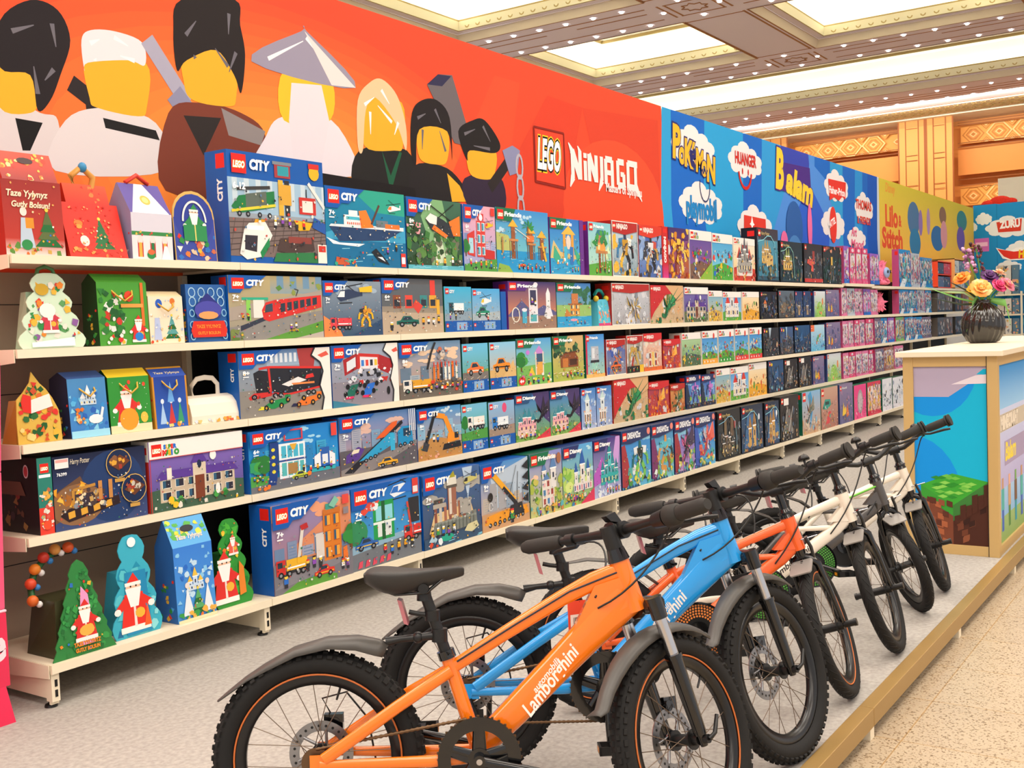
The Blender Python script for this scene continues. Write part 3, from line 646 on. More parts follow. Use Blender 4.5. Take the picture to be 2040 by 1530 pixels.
# shelf level, left edge, right edge, height, depth, cover design, label
BOXES = [
 (1, 0.964, 1.519, 0.459, 0.13, 'cargo', 'tall blue box with green freight train and white truck, top shelf beside the Christmas gifts'),
 (1, 1.526, 2.084, 0.361, 0.11, 'ship', 'blue box with orange and white arctic ship picture, top shelf'),
 (1, 2.095, 2.552, 0.356, 0.11, 'jungle', 'blue and green box with helicopter over jungle, right of the arctic ship box'),
 (1, 2.561, 2.858, 0.352, 0.10, 'redtower', 'box with red fire tower under pink sky on the top shelf'),
 (1, 2.868, 3.410, 0.358, 0.10, 'island', 'wide box with palm and water island adventure camp, top shelf'),
 (1, 3.421, 3.810, 0.337, 0.10, 'slide', 'box with golden water slide arch, right of the island camp box'),
 (1, 3.879, 4.172, 0.338, 0.10, 'treeh', 'box with purple side and tall tree house picture, top shelf'),
 (1, 4.186, 4.546, 0.364, 0.14, 'nin_w', 'white framed ninja box with gold and blue robot, top shelf'),
 (1, 4.560, 4.905, 0.357, 0.12, 'nin_m', 'red topped ninja box with dark standing robot on blue, top shelf'),
 (1, 5.017, 5.355, 0.365, 0.14, 'nin_g', 'ninja box with red spine and golden dragon figure, top shelf'),
 (1, 5.372, 5.764, 0.366, 0.10, 'mar_p', 'white topped box with purple dusk scene over green slope, top shelf'),
 (1, 5.783, 6.179, 0.361, 0.10, 'mar_g', 'white topped box with green hills and blue sky, top shelf'),
 (1, 6.209, 6.662, 0.350, 0.10, 'mar_c', 'white box with grey castle over red ground, top shelf beside black castle box'),
 (1, 6.707, 7.203, 0.456, 0.14, 'hp_b', 'tallest dark box with golden castle under blue dome, on the top shelf'),
 (1, 7.253, 7.828, 0.369, 0.14, 'hp_g', 'dark green box with golden palace, right of the tallest dark castle box'),
 (1, 7.870, 8.388, 0.373, 0.14, 'sw_r', 'dark box with red basket shaped crane and red foot band, top shelf'),
 (1, 8.418, 8.984, 0.372, 0.13, 'sw_d', 'dark forest box with yellow lantern tower, top shelf next to the dolls'),
 (1, 9.027, 9.194, 0.381, 0.08, 'doll_v', 'violet doll box left of the three pink ones, top shelf'),
 (1, 9.228, 9.418, 0.374, 0.08, 'doll_r', 'tall pink doll box with red top, first of three from left, top shelf'),
 (1, 9.436, 9.632, 0.377, 0.08, 'doll_r', 'tall pink doll box with red top, second of three from left, top shelf'),
 (1, 9.650, 9.852, 0.379, 0.08, 'doll_r', 'tall pink doll box with red top, third of three from left, top shelf'),
 (1, 9.945, 10.293, 0.336, 0.08, 'doll_v', 'pale violet doll box left of the pink furry toy, top shelf'),
 (1, 11.175, 11.703, 0.443, 0.08, 'doll_b', 'pale blue toy fish box right of the pink furry toy, first of three, top shelf'),
 (1, 11.727, 12.143, 0.415, 0.08, 'doll_w', 'pale blue toy fish box right of the pink furry toy, second of three, top shelf'),
 (1, 12.168, 12.795, 0.380, 0.08, 'doll_b', 'pale blue toy fish box right of the pink furry toy, third of three, top shelf'),
 (2, 0.938, 1.479, 0.268, 0.10, 'tram', 'blue cornered box with long red tram at a station, second shelf'),
 (2, 1.485, 1.882, 0.253, 0.10, 'rescue', 'blue box with sea helicopter, pink rescue truck and yellow robot, second shelf'),
 (2, 1.889, 2.366, 0.271, 0.10, 'garage', 'blue cornered box with car repair garage and dark green car, second shelf'),
 (2, 2.374, 2.611, 0.235, 0.07, 'smA', 'small pale blue box with van picture, left one of the matching pair, second shelf'),
 (2, 2.620, 2.880, 0.227, 0.07, 'smB', 'small pale blue box with green jeep and plane, second shelf by the blue spine'),
 (2, 2.885, 2.935, 0.212, 0.10, 'spine', 'blue box standing sideways showing only its narrow blue spine, second shelf'),
 (2, 2.959, 3.468, 0.271, 0.10, 'space', 'purple topped box with white shuttle and space station, second shelf'),
 (2, 3.479, 3.889, 0.269, 0.10, 'treeh2', 'box with orange wooden lodge above turquoise water, second shelf'),
 (2, 4.151, 4.688, 0.275, 0.12, 'nin_ww', 'wide white framed ninja box with grey spiky dragon, second shelf'),
 (2, 4.704, 5.229, 0.268, 0.12, 'nin_gr', 'red ninja box with green winged dragon over sand, second shelf'),
 (2, 5.246, 5.667, 0.259, 0.10, 'mar_h', 'white topped box with purple haunted house, second shelf'),
 (2, 5.686, 5.945, 0.236, 0.08, 'mar_s', 'narrow white topped box with sand and blue sky, second shelf'),
 (2, 5.965, 6.334, 0.230, 0.08, 'mar_t', 'white topped box with red spired white castle, second shelf'),
 (2, 6.355, 6.719, 0.232, 0.08, 'mar_y', 'white and yellow box with orange animal picture, second shelf'),
 (2, 6.753, 7.144, 0.235, 0.10, 'hp_1', 'black box with orange lit hut at night, second shelf'),
 (2, 7.181, 7.577, 0.246, 0.10, 'sw_g', 'dark box with grey and brown desert machine, second shelf'),
 (2, 7.604, 7.806, 0.244, 0.08, 'hp_2', 'narrow blue night box with tower, left of its twin, second shelf'),
 (2, 7.833, 8.044, 0.246, 0.08, 'hp_2', 'narrow blue night box with tower, right of its twin, second shelf'),
 (2, 8.115, 8.456, 0.247, 0.08, 'mc_g', 'white and green landscape box right of the twin tower boxes, second shelf'),
 (2, 8.486, 8.896, 0.264, 0.08, 'mc_o', 'purple grey box with yellow and orange flames, second shelf'),
 (2, 8.955, 9.138, 0.293, 0.08, 'doll_p', 'pink and pale doll box, first from left in the second shelf row'),
 (2, 9.155, 9.413, 0.289, 0.08, 'doll_w', 'pink and pale doll box, second from left in the second shelf row'),
 (2, 9.431, 9.700, 0.284, 0.08, 'doll_p', 'pink and pale doll box, third from left in the second shelf row'),
 (2, 9.718, 9.980, 0.280, 0.08, 'doll_v', 'pink and pale doll box, fourth from left in the second shelf row'),
 (2, 9.999, 10.271, 0.275, 0.08, 'doll_p', 'pink and pale doll box, fifth from left in the second shelf row'),
 (2, 11.152, 11.563, 0.325, 0.08, 'doll_b', 'blue and green toy box, first right of the pink bag, second shelf'),
 (2, 11.586, 11.996, 0.324, 0.08, 'doll_b', 'blue and green toy box, second right of the pink bag, second shelf'),
 (2, 12.020, 12.375, 0.322, 0.08, 'doll_w', 'blue and green toy box, third right of the pink bag, second shelf'),
 (2, 12.401, 12.718, 0.319, 0.08, 'doll_b', 'blue and green toy box, fourth right of the pink bag, second shelf'),
 (3, 0.975, 1.512, 0.279, 0.12, 'f1truck', 'wide blue box with red racing car transporter truck, middle shelf'),
 (3, 1.519, 1.980, 0.286, 0.12, 'f1pit', 'blue box with red racing pit garage and two small cars, middle shelf'),
 (3, 1.987, 2.496, 0.280, 0.10, 'cranet', 'box with yellow crane truck and orange devices under cloudy sky, middle shelf'),
 (3, 2.513, 2.748, 0.257, 0.07, 'smC', 'small box with orange roadside car, left of the orange pair, middle shelf'),
 (3, 2.757, 3.014, 0.257, 0.07, 'smD', 'small box with orange off road buggy, right of the orange pair, middle shelf'),
 (3, 3.024, 3.395, 0.268, 0.10, 'fr_p', 'box with purple and gold playground tower on green lawn, middle shelf'),
 (3, 3.406, 3.767, 0.271, 0.10, 'fr_f', 'box with brown riding stable and dark pine woods, middle shelf'),
 (3, 3.798, 4.035, 0.272, 0.10, 'fr_t', 'narrow blue box with grey music stage tower, middle shelf'),
 (3, 4.062, 4.322, 0.233, 0.08, 'nin_o', 'small white framed ninja box with orange buggy on blue, middle shelf'),
 (3, 4.336, 4.568, 0.251, 0.08, 'nin_s', 'small white framed ninja box with grey and gold warriors, middle shelf'),
 (3, 4.583, 4.861, 0.258, 0.08, 'nin_t', 'red ninja box with cream temple gate, middle shelf'),
 (3, 4.877, 5.156, 0.208, 0.07, 'nin_f', 'lower red ninja box with orange fire dragon, middle shelf'),
 (3, 5.190, 5.516, 0.246, 0.10, 'mar_z', 'white topped box with yellow and green jungle blocks, middle shelf'),
 (3, 5.552, 5.835, 0.252, 0.06, 'mar_1', 'white topped starter box with orange foot strip, middle shelf'),
 (3, 5.854, 6.155, 0.256, 0.06, 'mar_2', 'white topped starter box with green side and foot strip, middle shelf'),
 (3, 6.186, 6.462, 0.257, 0.06, 'mar_3', 'white topped starter box with red foot strip, left twin, middle shelf'),
 (3, 6.484, 6.754, 0.258, 0.06, 'mar_3', 'white topped starter box with red foot strip, right twin, middle shelf'),
 (3, 6.800, 7.171, 0.247, 0.10, 'bat_1', 'black box with grey aircraft and pale moon, left of two darker blue boxes, middle shelf'),
 (3, 7.208, 7.541, 0.247, 0.10, 'bat_2', 'dark grey blue box with yellow badge and city wreck, middle shelf'),
 (3, 7.568, 7.978, 0.253, 0.10, 'bat_3', 'dark blue box with yellow badge and diving craft, middle shelf'),
 (3, 8.021, 8.418, 0.249, 0.08, 'mc_b', 'sky blue box with orange creature picture, middle shelf'),
 (3, 8.464, 8.906, 0.265, 0.08, 'mc_o', 'purple box with yellow and red flower shapes, middle shelf'),
 (3, 8.982, 9.166, 0.271, 0.08, 'doll_p', 'rose doll box, first from left in the middle shelf row'),
 (3, 9.183, 9.355, 0.273, 0.08, 'doll_p', 'rose doll box, second from left in the middle shelf row'),
 (3, 9.373, 9.550, 0.275, 0.08, 'doll_r', 'rose doll box, third from left in the middle shelf row'),
 (3, 9.568, 9.751, 0.277, 0.08, 'doll_p', 'rose doll box, fourth from left in the middle shelf row'),
 (3, 9.769, 10.052, 0.280, 0.08, 'doll_r', 'rose doll box, fifth from left in the middle shelf row'),
 (3, 10.130, 10.367, 0.285, 0.08, 'doll_d', 'dark haired doll box, first from the rose ones, middle shelf'),
 (3, 10.388, 10.634, 0.287, 0.08, 'doll_b', 'dark haired doll box, second from the rose ones, middle shelf'),
 (3, 10.654, 10.910, 0.289, 0.08, 'doll_v', 'dark haired doll box, third from the rose ones, middle shelf'),
 (3, 10.996, 11.354, 0.285, 0.08, 'doll_g', 'green and blue toy box, first beyond the dark haired dolls, middle shelf'),
 (3, 11.377, 11.777, 0.279, 0.08, 'doll_b', 'green and blue toy box, second beyond the dark haired dolls, middle shelf'),
 (3, 11.801, 12.223, 0.274, 0.08, 'doll_b', 'green and blue toy box, third beyond the dark haired dolls, middle shelf'),
 (3, 12.249, 12.694, 0.268, 0.08, 'doll_d', 'green and blue toy box, fourth beyond the dark haired dolls, middle shelf'),
 (4, 0.055, 0.109, 0.266, 0.30, 'advent', 'box with broad dark side and narrow green and red front, fourth shelf far left'),
 (4, 0.114, 0.497, 0.262, 0.10, 'trunk', 'dark blue box with open golden trunk and two round insets, fourth shelf'),
 (4, 0.510, 0.970, 0.272, 0.10, 'mansion', 'white topped box with purple roofed haunted mansion, fourth shelf beside the golden trunk box'),
 (4, 1.006, 1.540, 0.259, 0.11, 'police', 'bright blue box with white police training building, fourth shelf'),
 (4, 1.550, 2.102, 0.271, 0.10, 'transp', 'blue box with turquoise car transporter on its raised ramp, fourth shelf'),
 (4, 2.110, 2.474, 0.260, 0.10, 'excav', 'box with large orange excavator arm over sand, fourth shelf'),
 (4, 2.483, 2.717, 0.253, 0.07, 'smE', 'small blue box with white camper van, fourth shelf left twin size'),
 (4, 2.726, 2.977, 0.247, 0.07, 'smF', 'small blue box with pink signed blue van, fourth shelf'),
 (4, 2.987, 3.351, 0.269, 0.10, 'dis_d', 'box with pink palace and black dragon, left of two alike, fourth shelf'),
 (4, 3.362, 3.709, 0.265, 0.10, 'dis_d', 'box with pink palace and black dragon, right of two alike, fourth shelf'),
 (4, 3.721, 3.903, 0.253, 0.08, 'dis_i', 'narrow pale ice castle box, left of two alike, fourth shelf'),
 (4, 3.916, 4.114, 0.255, 0.08, 'dis_i', 'narrow pale ice castle box, right of two alike, fourth shelf'),
 (4, 4.128, 4.622, 0.300, 0.12, 'nin_gr', 'large red ninja box with green dragon and red left corner, fourth shelf'),
 (4, 4.637, 4.952, 0.235, 0.08, 'nin_f', 'small red and purple ninja box with flame dragon, fourth shelf'),
 (4, 4.985, 5.220, 0.198, 0.08, 'nin_k', 'small red box with dark green creature, fourth shelf'),
 (4, 5.237, 5.494, 0.245, 0.08, 'dr_s', 'blue dream world box with jagged dark foot, left of two alike, fourth shelf'),
 (4, 5.512, 5.765, 0.236, 0.08, 'dr_s', 'blue dream world box with jagged dark foot, right of two alike, fourth shelf'),
 (4, 5.784, 6.051, 0.267, 0.08, 'mar_s', 'narrow white topped box with pink and sand picture, fourth shelf'),
 (4, 6.072, 6.441, 0.264, 0.08, 'mar_t', 'white topped box with red spired castle and blue sky, fourth shelf'),
 (4, 6.462, 6.860, 0.277, 0.08, 'mar_y', 'white and yellow box with orange animals, fourth shelf'),
 (4, 6.895, 7.262, 0.278, 0.10, 'bat_3', 'dark blue lightning box with night ship, fourth shelf'),
 (4, 7.287, 7.626, 0.273, 0.10, 'sw_w', 'black box with grey cone ship and white sticker, left of two alike, fourth shelf'),
 (4, 7.653, 7.999, 0.279, 0.10, 'sw_w', 'black box with grey cone ship and white sticker, right of two alike, fourth shelf'),
 (4, 8.056, 8.381, 0.266, 0.08, 'mc_o', 'purple box with orange giraffe like shape, fourth shelf'),
 (4, 8.472, 8.917, 0.272, 0.08, 'mc_g', 'box with green round hill and orange bird, fourth shelf'),
 (4, 8.976, 9.161, 0.261, 0.08, 'doll_p', 'pink doll box, first from left in the fourth shelf row'),
 (4, 9.178, 9.386, 0.261, 0.08, 'doll_r', 'pink doll box, second from left in the fourth shelf row'),
 (4, 9.403, 9.618, 0.260, 0.08, 'doll_p', 'pink doll box, third from left in the fourth shelf row'),
 (4, 9.636, 9.859, 0.259, 0.08, 'doll_p', 'pink doll box, fourth from left in the fourth shelf row'),
 (4, 9.878, 10.049, 0.257, 0.08, 'doll_r', 'pink doll box, fifth from left in the fourth shelf row'),
 (4, 10.127, 10.467, 0.259, 0.08, 'doll_d', 'brown and orange doll box, first beyond the pink ones, fourth shelf'),
 (4, 10.487, 10.887, 0.262, 0.08, 'doll_o', 'brown and orange doll box, second beyond the pink ones, fourth shelf'),
 (4, 10.909, 11.286, 0.264, 0.08, 'doll_p', 'brown and orange doll box, third beyond the pink ones, fourth shelf'),
 (5, 1.028, 1.505, 0.376, 0.13, 'fire', 'big blue box with orange burning building and fire engines, bottom shelf'),
 (5, 1.511, 2.002, 0.377, 0.13, 'bank', 'big blue box with green bank tower, helicopter and red truck, bottom shelf'),
 (5, 2.017, 2.498, 0.369, 0.13, 'prison', 'big blue box with stone prison tower on a stormy sea, bottom shelf'),
 (5, 2.507, 2.962, 0.357, 0.13, 'mcrane', 'box with yellow mobile crane raised over a city, bottom shelf'),
 (5, 2.972, 3.318, 0.360, 0.12, 'mans', 'box with blue roofed garden mansion, bottom shelf'),
 (5, 3.329, 3.686, 0.359, 0.12, 'dis_c', 'box with blue spired palace on green ground and pink corner, bottom shelf'),
 (5, 3.698, 4.042, 0.360, 0.12, 'dis_p', 'purple box with turquoise ice castle, bottom shelf'),
 (5, 4.056, 4.461, 0.383, 0.13, 'dr_1', 'dream world box with green insect robot and red corner, bottom shelf'),
 (5, 4.484, 4.818, 0.381, 0.12, 'dr_2', 'dream world box with orange and teal giant, bottom shelf'),
 (5, 4.834, 5.161, 0.383, 0.12, 'dr_3', 'dream world box with dark creature and pink coral, bottom shelf'),
 (5, 5.178, 5.530, 0.384, 0.12, 'dr_4', 'dream world box with red flying beast on blue, bottom shelf'),
 (5, 5.595, 6.030, 0.377, 0.13, 'hp_d', 'dark grey box with brown stone towers and cable outline, bottom shelf'),
 (5, 6.051, 6.505, 0.378, 0.13, 'hp_t', 'dark blue box with golden twin towers and moon, bottom shelf'),
 (5, 6.561, 6.889, 0.370, 0.13, 'hp_t', 'dark blue box with golden spire, right of the twin tower box, bottom shelf'),
 (5, 6.914, 7.368, 0.394, 0.12, 'sw_w', 'black box with grey fighter craft and white label, bottom shelf'),
 (5, 7.473, 7.974, 0.407, 0.12, 'dino', 'pale blue and brown box with swooping dinosaur shape, bottom shelf'),
 (5, 8.003, 8.503, 0.408, 0.12, 'car_r', 'brown and pink box with turquoise sports car, bottom shelf'),
 (5, 8.550, 8.977, 0.396, 0.12, 'mc_o', 'blue and purple box with orange glow, left of the pink boxes, bottom shelf'),
 (5, 9.028, 9.450, 0.350, 0.10, 'pink1', 'pink box with grey arch window, bottom shelf'),
 (5, 9.486, 9.977, 0.352, 0.10, 'pink2', 'pink red box with golden haired doll, bottom shelf'),
 (5, 10.056, 10.441, 0.354, 0.10, 'ice1', 'white and grey figure box, left of two pale boxes, bottom shelf'),
 (5, 10.483, 10.981, 0.345, 0.10, 'ice2', 'white and grey figure box, right of two pale boxes, bottom shelf'),
]
# ------------------------------------------------------------------ printed covers of the toy boxes
REDL = '#e2231a'; CITYB = '#0d58ad'
SKIN = '#f5cd47'
def logo(A, x, y, s):
    A.R(x, y, x + s, y + s, REDL)
    A.T('LEGO', x + s * .1, y + s * .3, s * .46, '#ffffff', .05, .2, fit=s * .8, out=[('#f4d018', .05)] if A.sc > .25 else None)
def figs(A, x0, x1, y, n, s=.05):
    for i in range(n):
        x = x0 + (x1 - x0) * (i + .5) / n; c = A.rnd.choice(['#d33', '#2a6fc9', '#3a9a4a', '#e8a020', '#eee', '#333', '#8a4ab0'])
        yy = y + A.rnd.uniform(-s * .4, s * .4)
        A.R(x - s * .22, yy, x + s * .22, yy + s * .5, '#2b2b35'); A.R(x - s * .3, yy + s * .45, x + s * .3, yy + s * 1.0, c); A.E(x, yy + s * 1.25, s * .26, s * .26, SKIN, 8); A.R(x - s * .24, yy + s * 1.32, x + s * .24, yy + s * 1.55, A.rnd.choice(['#4a2a16', '#d33', '#fff', '#222']))
def wheel(A, x, y, r): A.E(x, y, r, r, '#15161a', 12); A.E(x, y, r * .5, r * .5, '#8d8f94', 8)
def car(A, x, y, s, c, c2=None):
    A.P([(x, y + s * .12), (x + s, y + s * .12), (x + s * .98, y + s * .3), (x + s * .75, y + s * .33), (x + s * .62, y + s * .48), (x + s * .3, y + s * .48), (x + s * .18, y + s * .3), (x, y + s * .26)], c)
    A.P([(x + s * .27, y + s * .3), (x + s * .34, y + s * .44), (x + s * .58, y + s * .44), (x + s * .68, y + s * .32)], '#26384a')
    A.R(x + s * .05, y + s * .17, x + s * .95, y + s * .21, c2 or '#111')
    wheel(A, x + s * .23, y + s * .12, s * .11); wheel(A, x + s * .77, y + s * .12, s * .11)
def truck(A, x, y, s, c, c2):
    A.R(x, y + s * .12, x + s * .3, y + s * .52, c); A.R(x + s * .04, y + s * .32, x + s * .2, y + s * .47, '#243646'); A.R(x + s * .3, y + s * .12, x + s, y + s * .2, '#2a2a2e'); A.R(x + s * .33, y + s * .2, x + s, y + s * .5, c2)
    A.R(x + s * .36, y + s * .25, x + s * .95, y + s * .29, '#fff')
    for f in (.14, .42, .72, .88): wheel(A, x + s * f, y + s * .12, s * .09)
def heli(A, x, y, s, c, c2='#fff'):
    A.L([(x - s * .1, y + s * .42), (x + s * 1.05, y + s * .62)], s * .03, '#1b1d22'); A.L([(x + s * .1, y + s * .75), (x + s * .8, y + s * .3)], s * .025, '#2b2d33')
    A.P([(x, y + s * .15), (x + s * .15, y + s * .38), (x + s * .5, y + s * .42), (x + s * 1.0, y + s * .3), (x + s * 1.02, y + s * .22), (x + s * .5, y + s * .1), (x + s * .15, y + s * .02)], c)
    A.P([(x + .02 * s, y + s * .16), (x + s * .15, y + s * .35), (x + s * .32, y + s * .36), (x + s * .3, y + s * .16)], c2); A.R(x + s * .95, y + s * .2, x + s * 1.03, y + s * .48, c)
    A.L([(x + s * .1, y - s * .04), (x + s * .6, y - s * .02)], s * .03, '#222')
def tree(A, x, y, s, c='#2f8a3c', tr='#6b4524'):
    A.R(x - s * .05, y, x + s * .05, y + s * .4, tr)
    for dx, dy, r in ((0, .75, .3), (-.22, .55, .24), (.22, .55, .24), (0, .5, .3)): A.E(x + s * dx, y + s * dy, s * r, s * r, A.rnd.choice([c, '#46a348', '#2a7a36']), 9)
def palm(A, x, y, s):
    A.L([(x, y), (x + s * .06, y + s * .7)], s * .09, '#8a5a2c')
    for a in (10, 50, 90, 130, 170, -20, 200): A.P([(x + s * .06, y + s * .7), (x + s * .06 + s * .42 * math.cos(math.radians(a)), y + s * .7 + s * .28 * math.sin(math.radians(a))), (x + s * .06 + s * .3 * math.cos(math.radians(a - 22)), y + s * .66 + s * .2 * math.sin(math.radians(a - 22)))], '#2f9144')
def house(A, x, y, w, h, c, rf=None, win='#7fd0e6', rows=3, cols=3, fr='#ffffff'):
    A.R(x, y, x + w, y + h, c)
    if rf: A.P([(x - w * .08, y + h), (x + w * 1.08, y + h), (x + w * .5, y + h + w * .5)], rf)
    for i in range(cols):
        for j in range(rows):
            xx = x + w * (i + .2) / cols; yy = y + h * (j + .2) / rows; a = w / cols * .6; b = h / rows * .6
            A.R(xx - a * .08, yy - b * .08, xx + a * 1.08, yy + b * 1.08, fr); A.R(xx, yy, xx + a, yy + b, win); A.R(xx, yy, xx + a * .4, yy + b, '#2f5b78')
def spire(A, x, y, w, h, c, rf): A.R(x - w / 2, y, x + w / 2, y + h * .62, c); A.R(x - w * .15, y + h * .3, x + w * .15, y + h * .45, '#26304a'); A.P([(x - w * .62, y + h * .6), (x + w * .62, y + h * .6), (x, y + h)], rf); A.R(x - w * .62, y + h * .56, x + w * .62, y + h * .6, '#ffffff')
def castle(A, x, y, s, c, rf, n=5):
    for i in range(n):
        f = (i + .5) / n; hh = s * (.55 + .6 * (1 - abs(f - .5) * 2) + A.rnd.uniform(-.06, .06)); spire(A, x + s * f, y, s * .85 / n, hh, c, rf)
    A.R(x - s * .02, y, x + s * 1.02, y + s * .3, c)
    for i in range(n * 2): A.R(x + s * (i + .2) / (n * 2), y + s * .08, x + s * (i + .7) / (n * 2), y + s * .2, '#2d3550' if i % 2 else '#f0d890')
def cityscape(A, y, pal, n=7, hm=.3):
    for i in range(n):
        x = A.W * i / n + A.rnd.uniform(0, .05); w = A.W / n * A.rnd.uniform(.6, 1); h = A.rnd.uniform(.3, 1) * hm; c = A.rnd.choice(pal)
        A.R(x, y, x + w, y + h, c)
        for j in range(int(h / .035)): A.R(x + w * .15, y + .012 + j * .035, x + w * .85, y + .022 + j * .035, pal[0])
def clouds(A, n, c='#f4f6fa', lo=.6, r=.07):
    for i in range(n):
        x = A.rnd.uniform(.1, A.W); y = A.rnd.uniform(lo, .95)
        for k in range(4): A.E(x + A.rnd.uniform(-r, r) * 1.4, y + A.rnd.uniform(-r, r) * .4, r * A.rnd.uniform(.4, .9), r * A.rnd.uniform(.25, .5), c, 9)
def shards(A, cx, cy, r, n, pal, w=.18):
    for i in range(n):
        a = A.rnd.uniform(0, 6.283); q = r * A.rnd.uniform(.35, 1); b = a + A.rnd.choice((-1, 1)) * w * A.rnd.uniform(.6, 2.2); rr = r * A.rnd.uniform(0, .35)
        A.P([(cx + rr * math.cos(a + 1.5), cy + rr * math.sin(a + 1.5)), (cx + q * math.cos(a), cy + q * math.sin(a) * 1.25), (cx + q * .6 * math.cos(b), cy + q * .75 * math.sin(b))], A.rnd.choice(pal))
def mech(A, cx, y, s, pal):
    p = lambda: A.rnd.choice(pal)
    for d in (-1, 1):
        A.L([(cx + d * s * .08, y + s * .45), (cx + d * s * .22, y + s * .25), (cx + d * s * .2, y + s * .02)], s * .13, p()); A.P([(cx + d * s * .12, y), (cx + d * s * .34, y), (cx + d * s * .22, y + s * .1)], p())
        A.L([(cx + d * s * .14, y + s * .72), (cx + d * s * .36, y + s * .6), (cx + d * s * .4, y + s * .35)], s * .1, p()); A.P([(cx + d * s * .1, y + s * .85), (cx + d * s * .34, y + s * .82), (cx + d * s * .3, y + s * .64), (cx + d * s * .12, y + s * .66)], p())
    A.P([(cx - s * .16, y + s * .8), (cx + s * .16, y + s * .8), (cx + s * .1, y + s * .42), (cx - s * .1, y + s * .42)], p()); A.P([(cx - s * .07, y + s * .8), (cx + s * .07, y + s * .8), (cx + s * .05, y + s * .97), (cx - s * .05, y + s * .97)], p())
    shards(A, cx, y + s * .55, s * .22, 14, pal, .3)
def dragon(A, cx, cy, s, pal):
    pts = [(cx - s * .5, cy - s * .3), (cx - s * .2, cy - s * .35), (cx, cy - s * .05), (cx + s * .1, cy + s * .15), (cx + s * .35, cy + s * .2)]
    for d, (a, b) in ((0, (.1, .75)), (1, (.55, .7)), (2, (-.35, .45))):
        A.P([(cx - s * .1, cy), (cx + s * a, cy + s * b), (cx + s * (a + .1), cy + s * .1), (cx + s * .1, cy - s * .05)], pal[d % len(pal)])
        A.L([(cx, cy), (cx + s * a, cy + s * b)], s * .04, pal[-1], .005)
    A.L(pts, s * .13, pal[0]); A.P([(cx + s * .3, cy + s * .12), (cx + s * .62, cy + s * .16), (cx + s * .35, cy + s * .32)], pal[1])
    for k in range(5): A.P([(cx - s * .3 + k * s * .12, cy - s * .28 + k * s * .08), (cx - s * .26 + k * s * .12, cy - s * .45 + k * s * .08), (cx - s * .2 + k * s * .12, cy - s * .26 + k * s * .08)], pal[2 % len(pal)])
def hdr_city(A, age='7+', wide=.62):
    w = min(A.W, wide)
    A.P([(0, 1), (w + .12, 1), (w * .72, .8), (w * .5, .8), (w * .38, .73), (0, .73)], CITYB)
    s = .17; logo(A, .045, .79, s); A.T('CITY', .045 + s * 1.22, .845, .12, '#ffffff', .06, .12, fit=min(.25, A.W * .3))
    A.T(age, .05, .64, .085, '#ffffff', .05); A.R(.05, .605, .13, .62, '#ffffff')
def hdr_name(A, txt, c=None, tc='#ffffff', s=.15, w=.4, lc=None):
    if c: A.P([(0, 1), (min(A.W, w + .1), 1), (min(A.W, w) * .95, .8), (0, .8)], c)
    logo(A, .03, .97 - s, s)
    if txt: A.T(txt, .03 + s * 1.18, 1 - s * .82, s * .62, tc, .05, .05, fit=min(A.W - s * 1.3 - .05, s * .42 * len(txt)))
def hdr_ninja(A, c='#b3231c', h=.2):
    A.P([(0, 1), (A.W, 1), (A.W, 1 - h * .8), (A.W * .5, 1 - h * 1.2), (0, 1 - h)], c); logo(A, .03, .86, .11); A.T('NINJAGO', .17, .865, .12, '#f6efe8', .05, .1, fit=min(.42, A.W - .2))
def hdr_mario(A, h=.2, c='#f4efe8'):
    A.R(0, 1 - h, A.W, 1, c); logo(A, .04, 1 - h * .86, h * .68)
    for i, (ch, cc) in enumerate(zip('SUPER', ['#1d6fd0', '#e8b51c', '#2f9a3a', '#e2231a', '#1d6fd0'])): A.T(ch, .06 + h * .75 + i * h * .17, 1 - h * .48, h * .32, cc, .08)
    for i, (ch, cc) in enumerate(zip('MARIO', ['#e2231a', '#2f9a3a', '#e8b51c', '#1d6fd0', '#2f9a3a'])): A.T(ch, .04 + h * .75 + i * h * .2, 1 - h * .84, h * .4, cc, .09)
def frame(A, c, w=.02): A.R(0, 0, A.W, w, c); A.R(0, 1 - w, A.W, 1, c); A.R(0, 0, w, 1, c); A.R(A.W - w, 0, A.W, 1, c)
def water(A, y0, y1, c='#2b9ed3'):
    A.R(0, y0, A.W, y1, c)
    for _ in range(9): x = A.rnd.uniform(0, A.W); y = A.rnd.uniform(y0, y1); A.L([(x, y), (x + .12, y + .008)], .008, '#8fd8ee')
def road(A, y0, y1, c='#8b8580'): A.R(0, y0, A.W, y1, c); [A.P([(A.W * (k + .2) / 4, y0 + .3 * (y1 - y0)), (A.W * (k + .6) / 4, y0 + .5 * (y1 - y0)), (A.W * (k + .6) / 4, y0 + .54 * (y1 - y0)), (A.W * (k + .2) / 4, y0 + .35 * (y1 - y0))], '#e8e0c8') for k in range(4)]
def badge(A, x, y, r, c='#ffffff'): A.R(x, y, x + r, y + r * 1.5, c); A.R(x + r * .1, y + r * .9, x + r * .9, y + r * 1.4, '#d8382c')

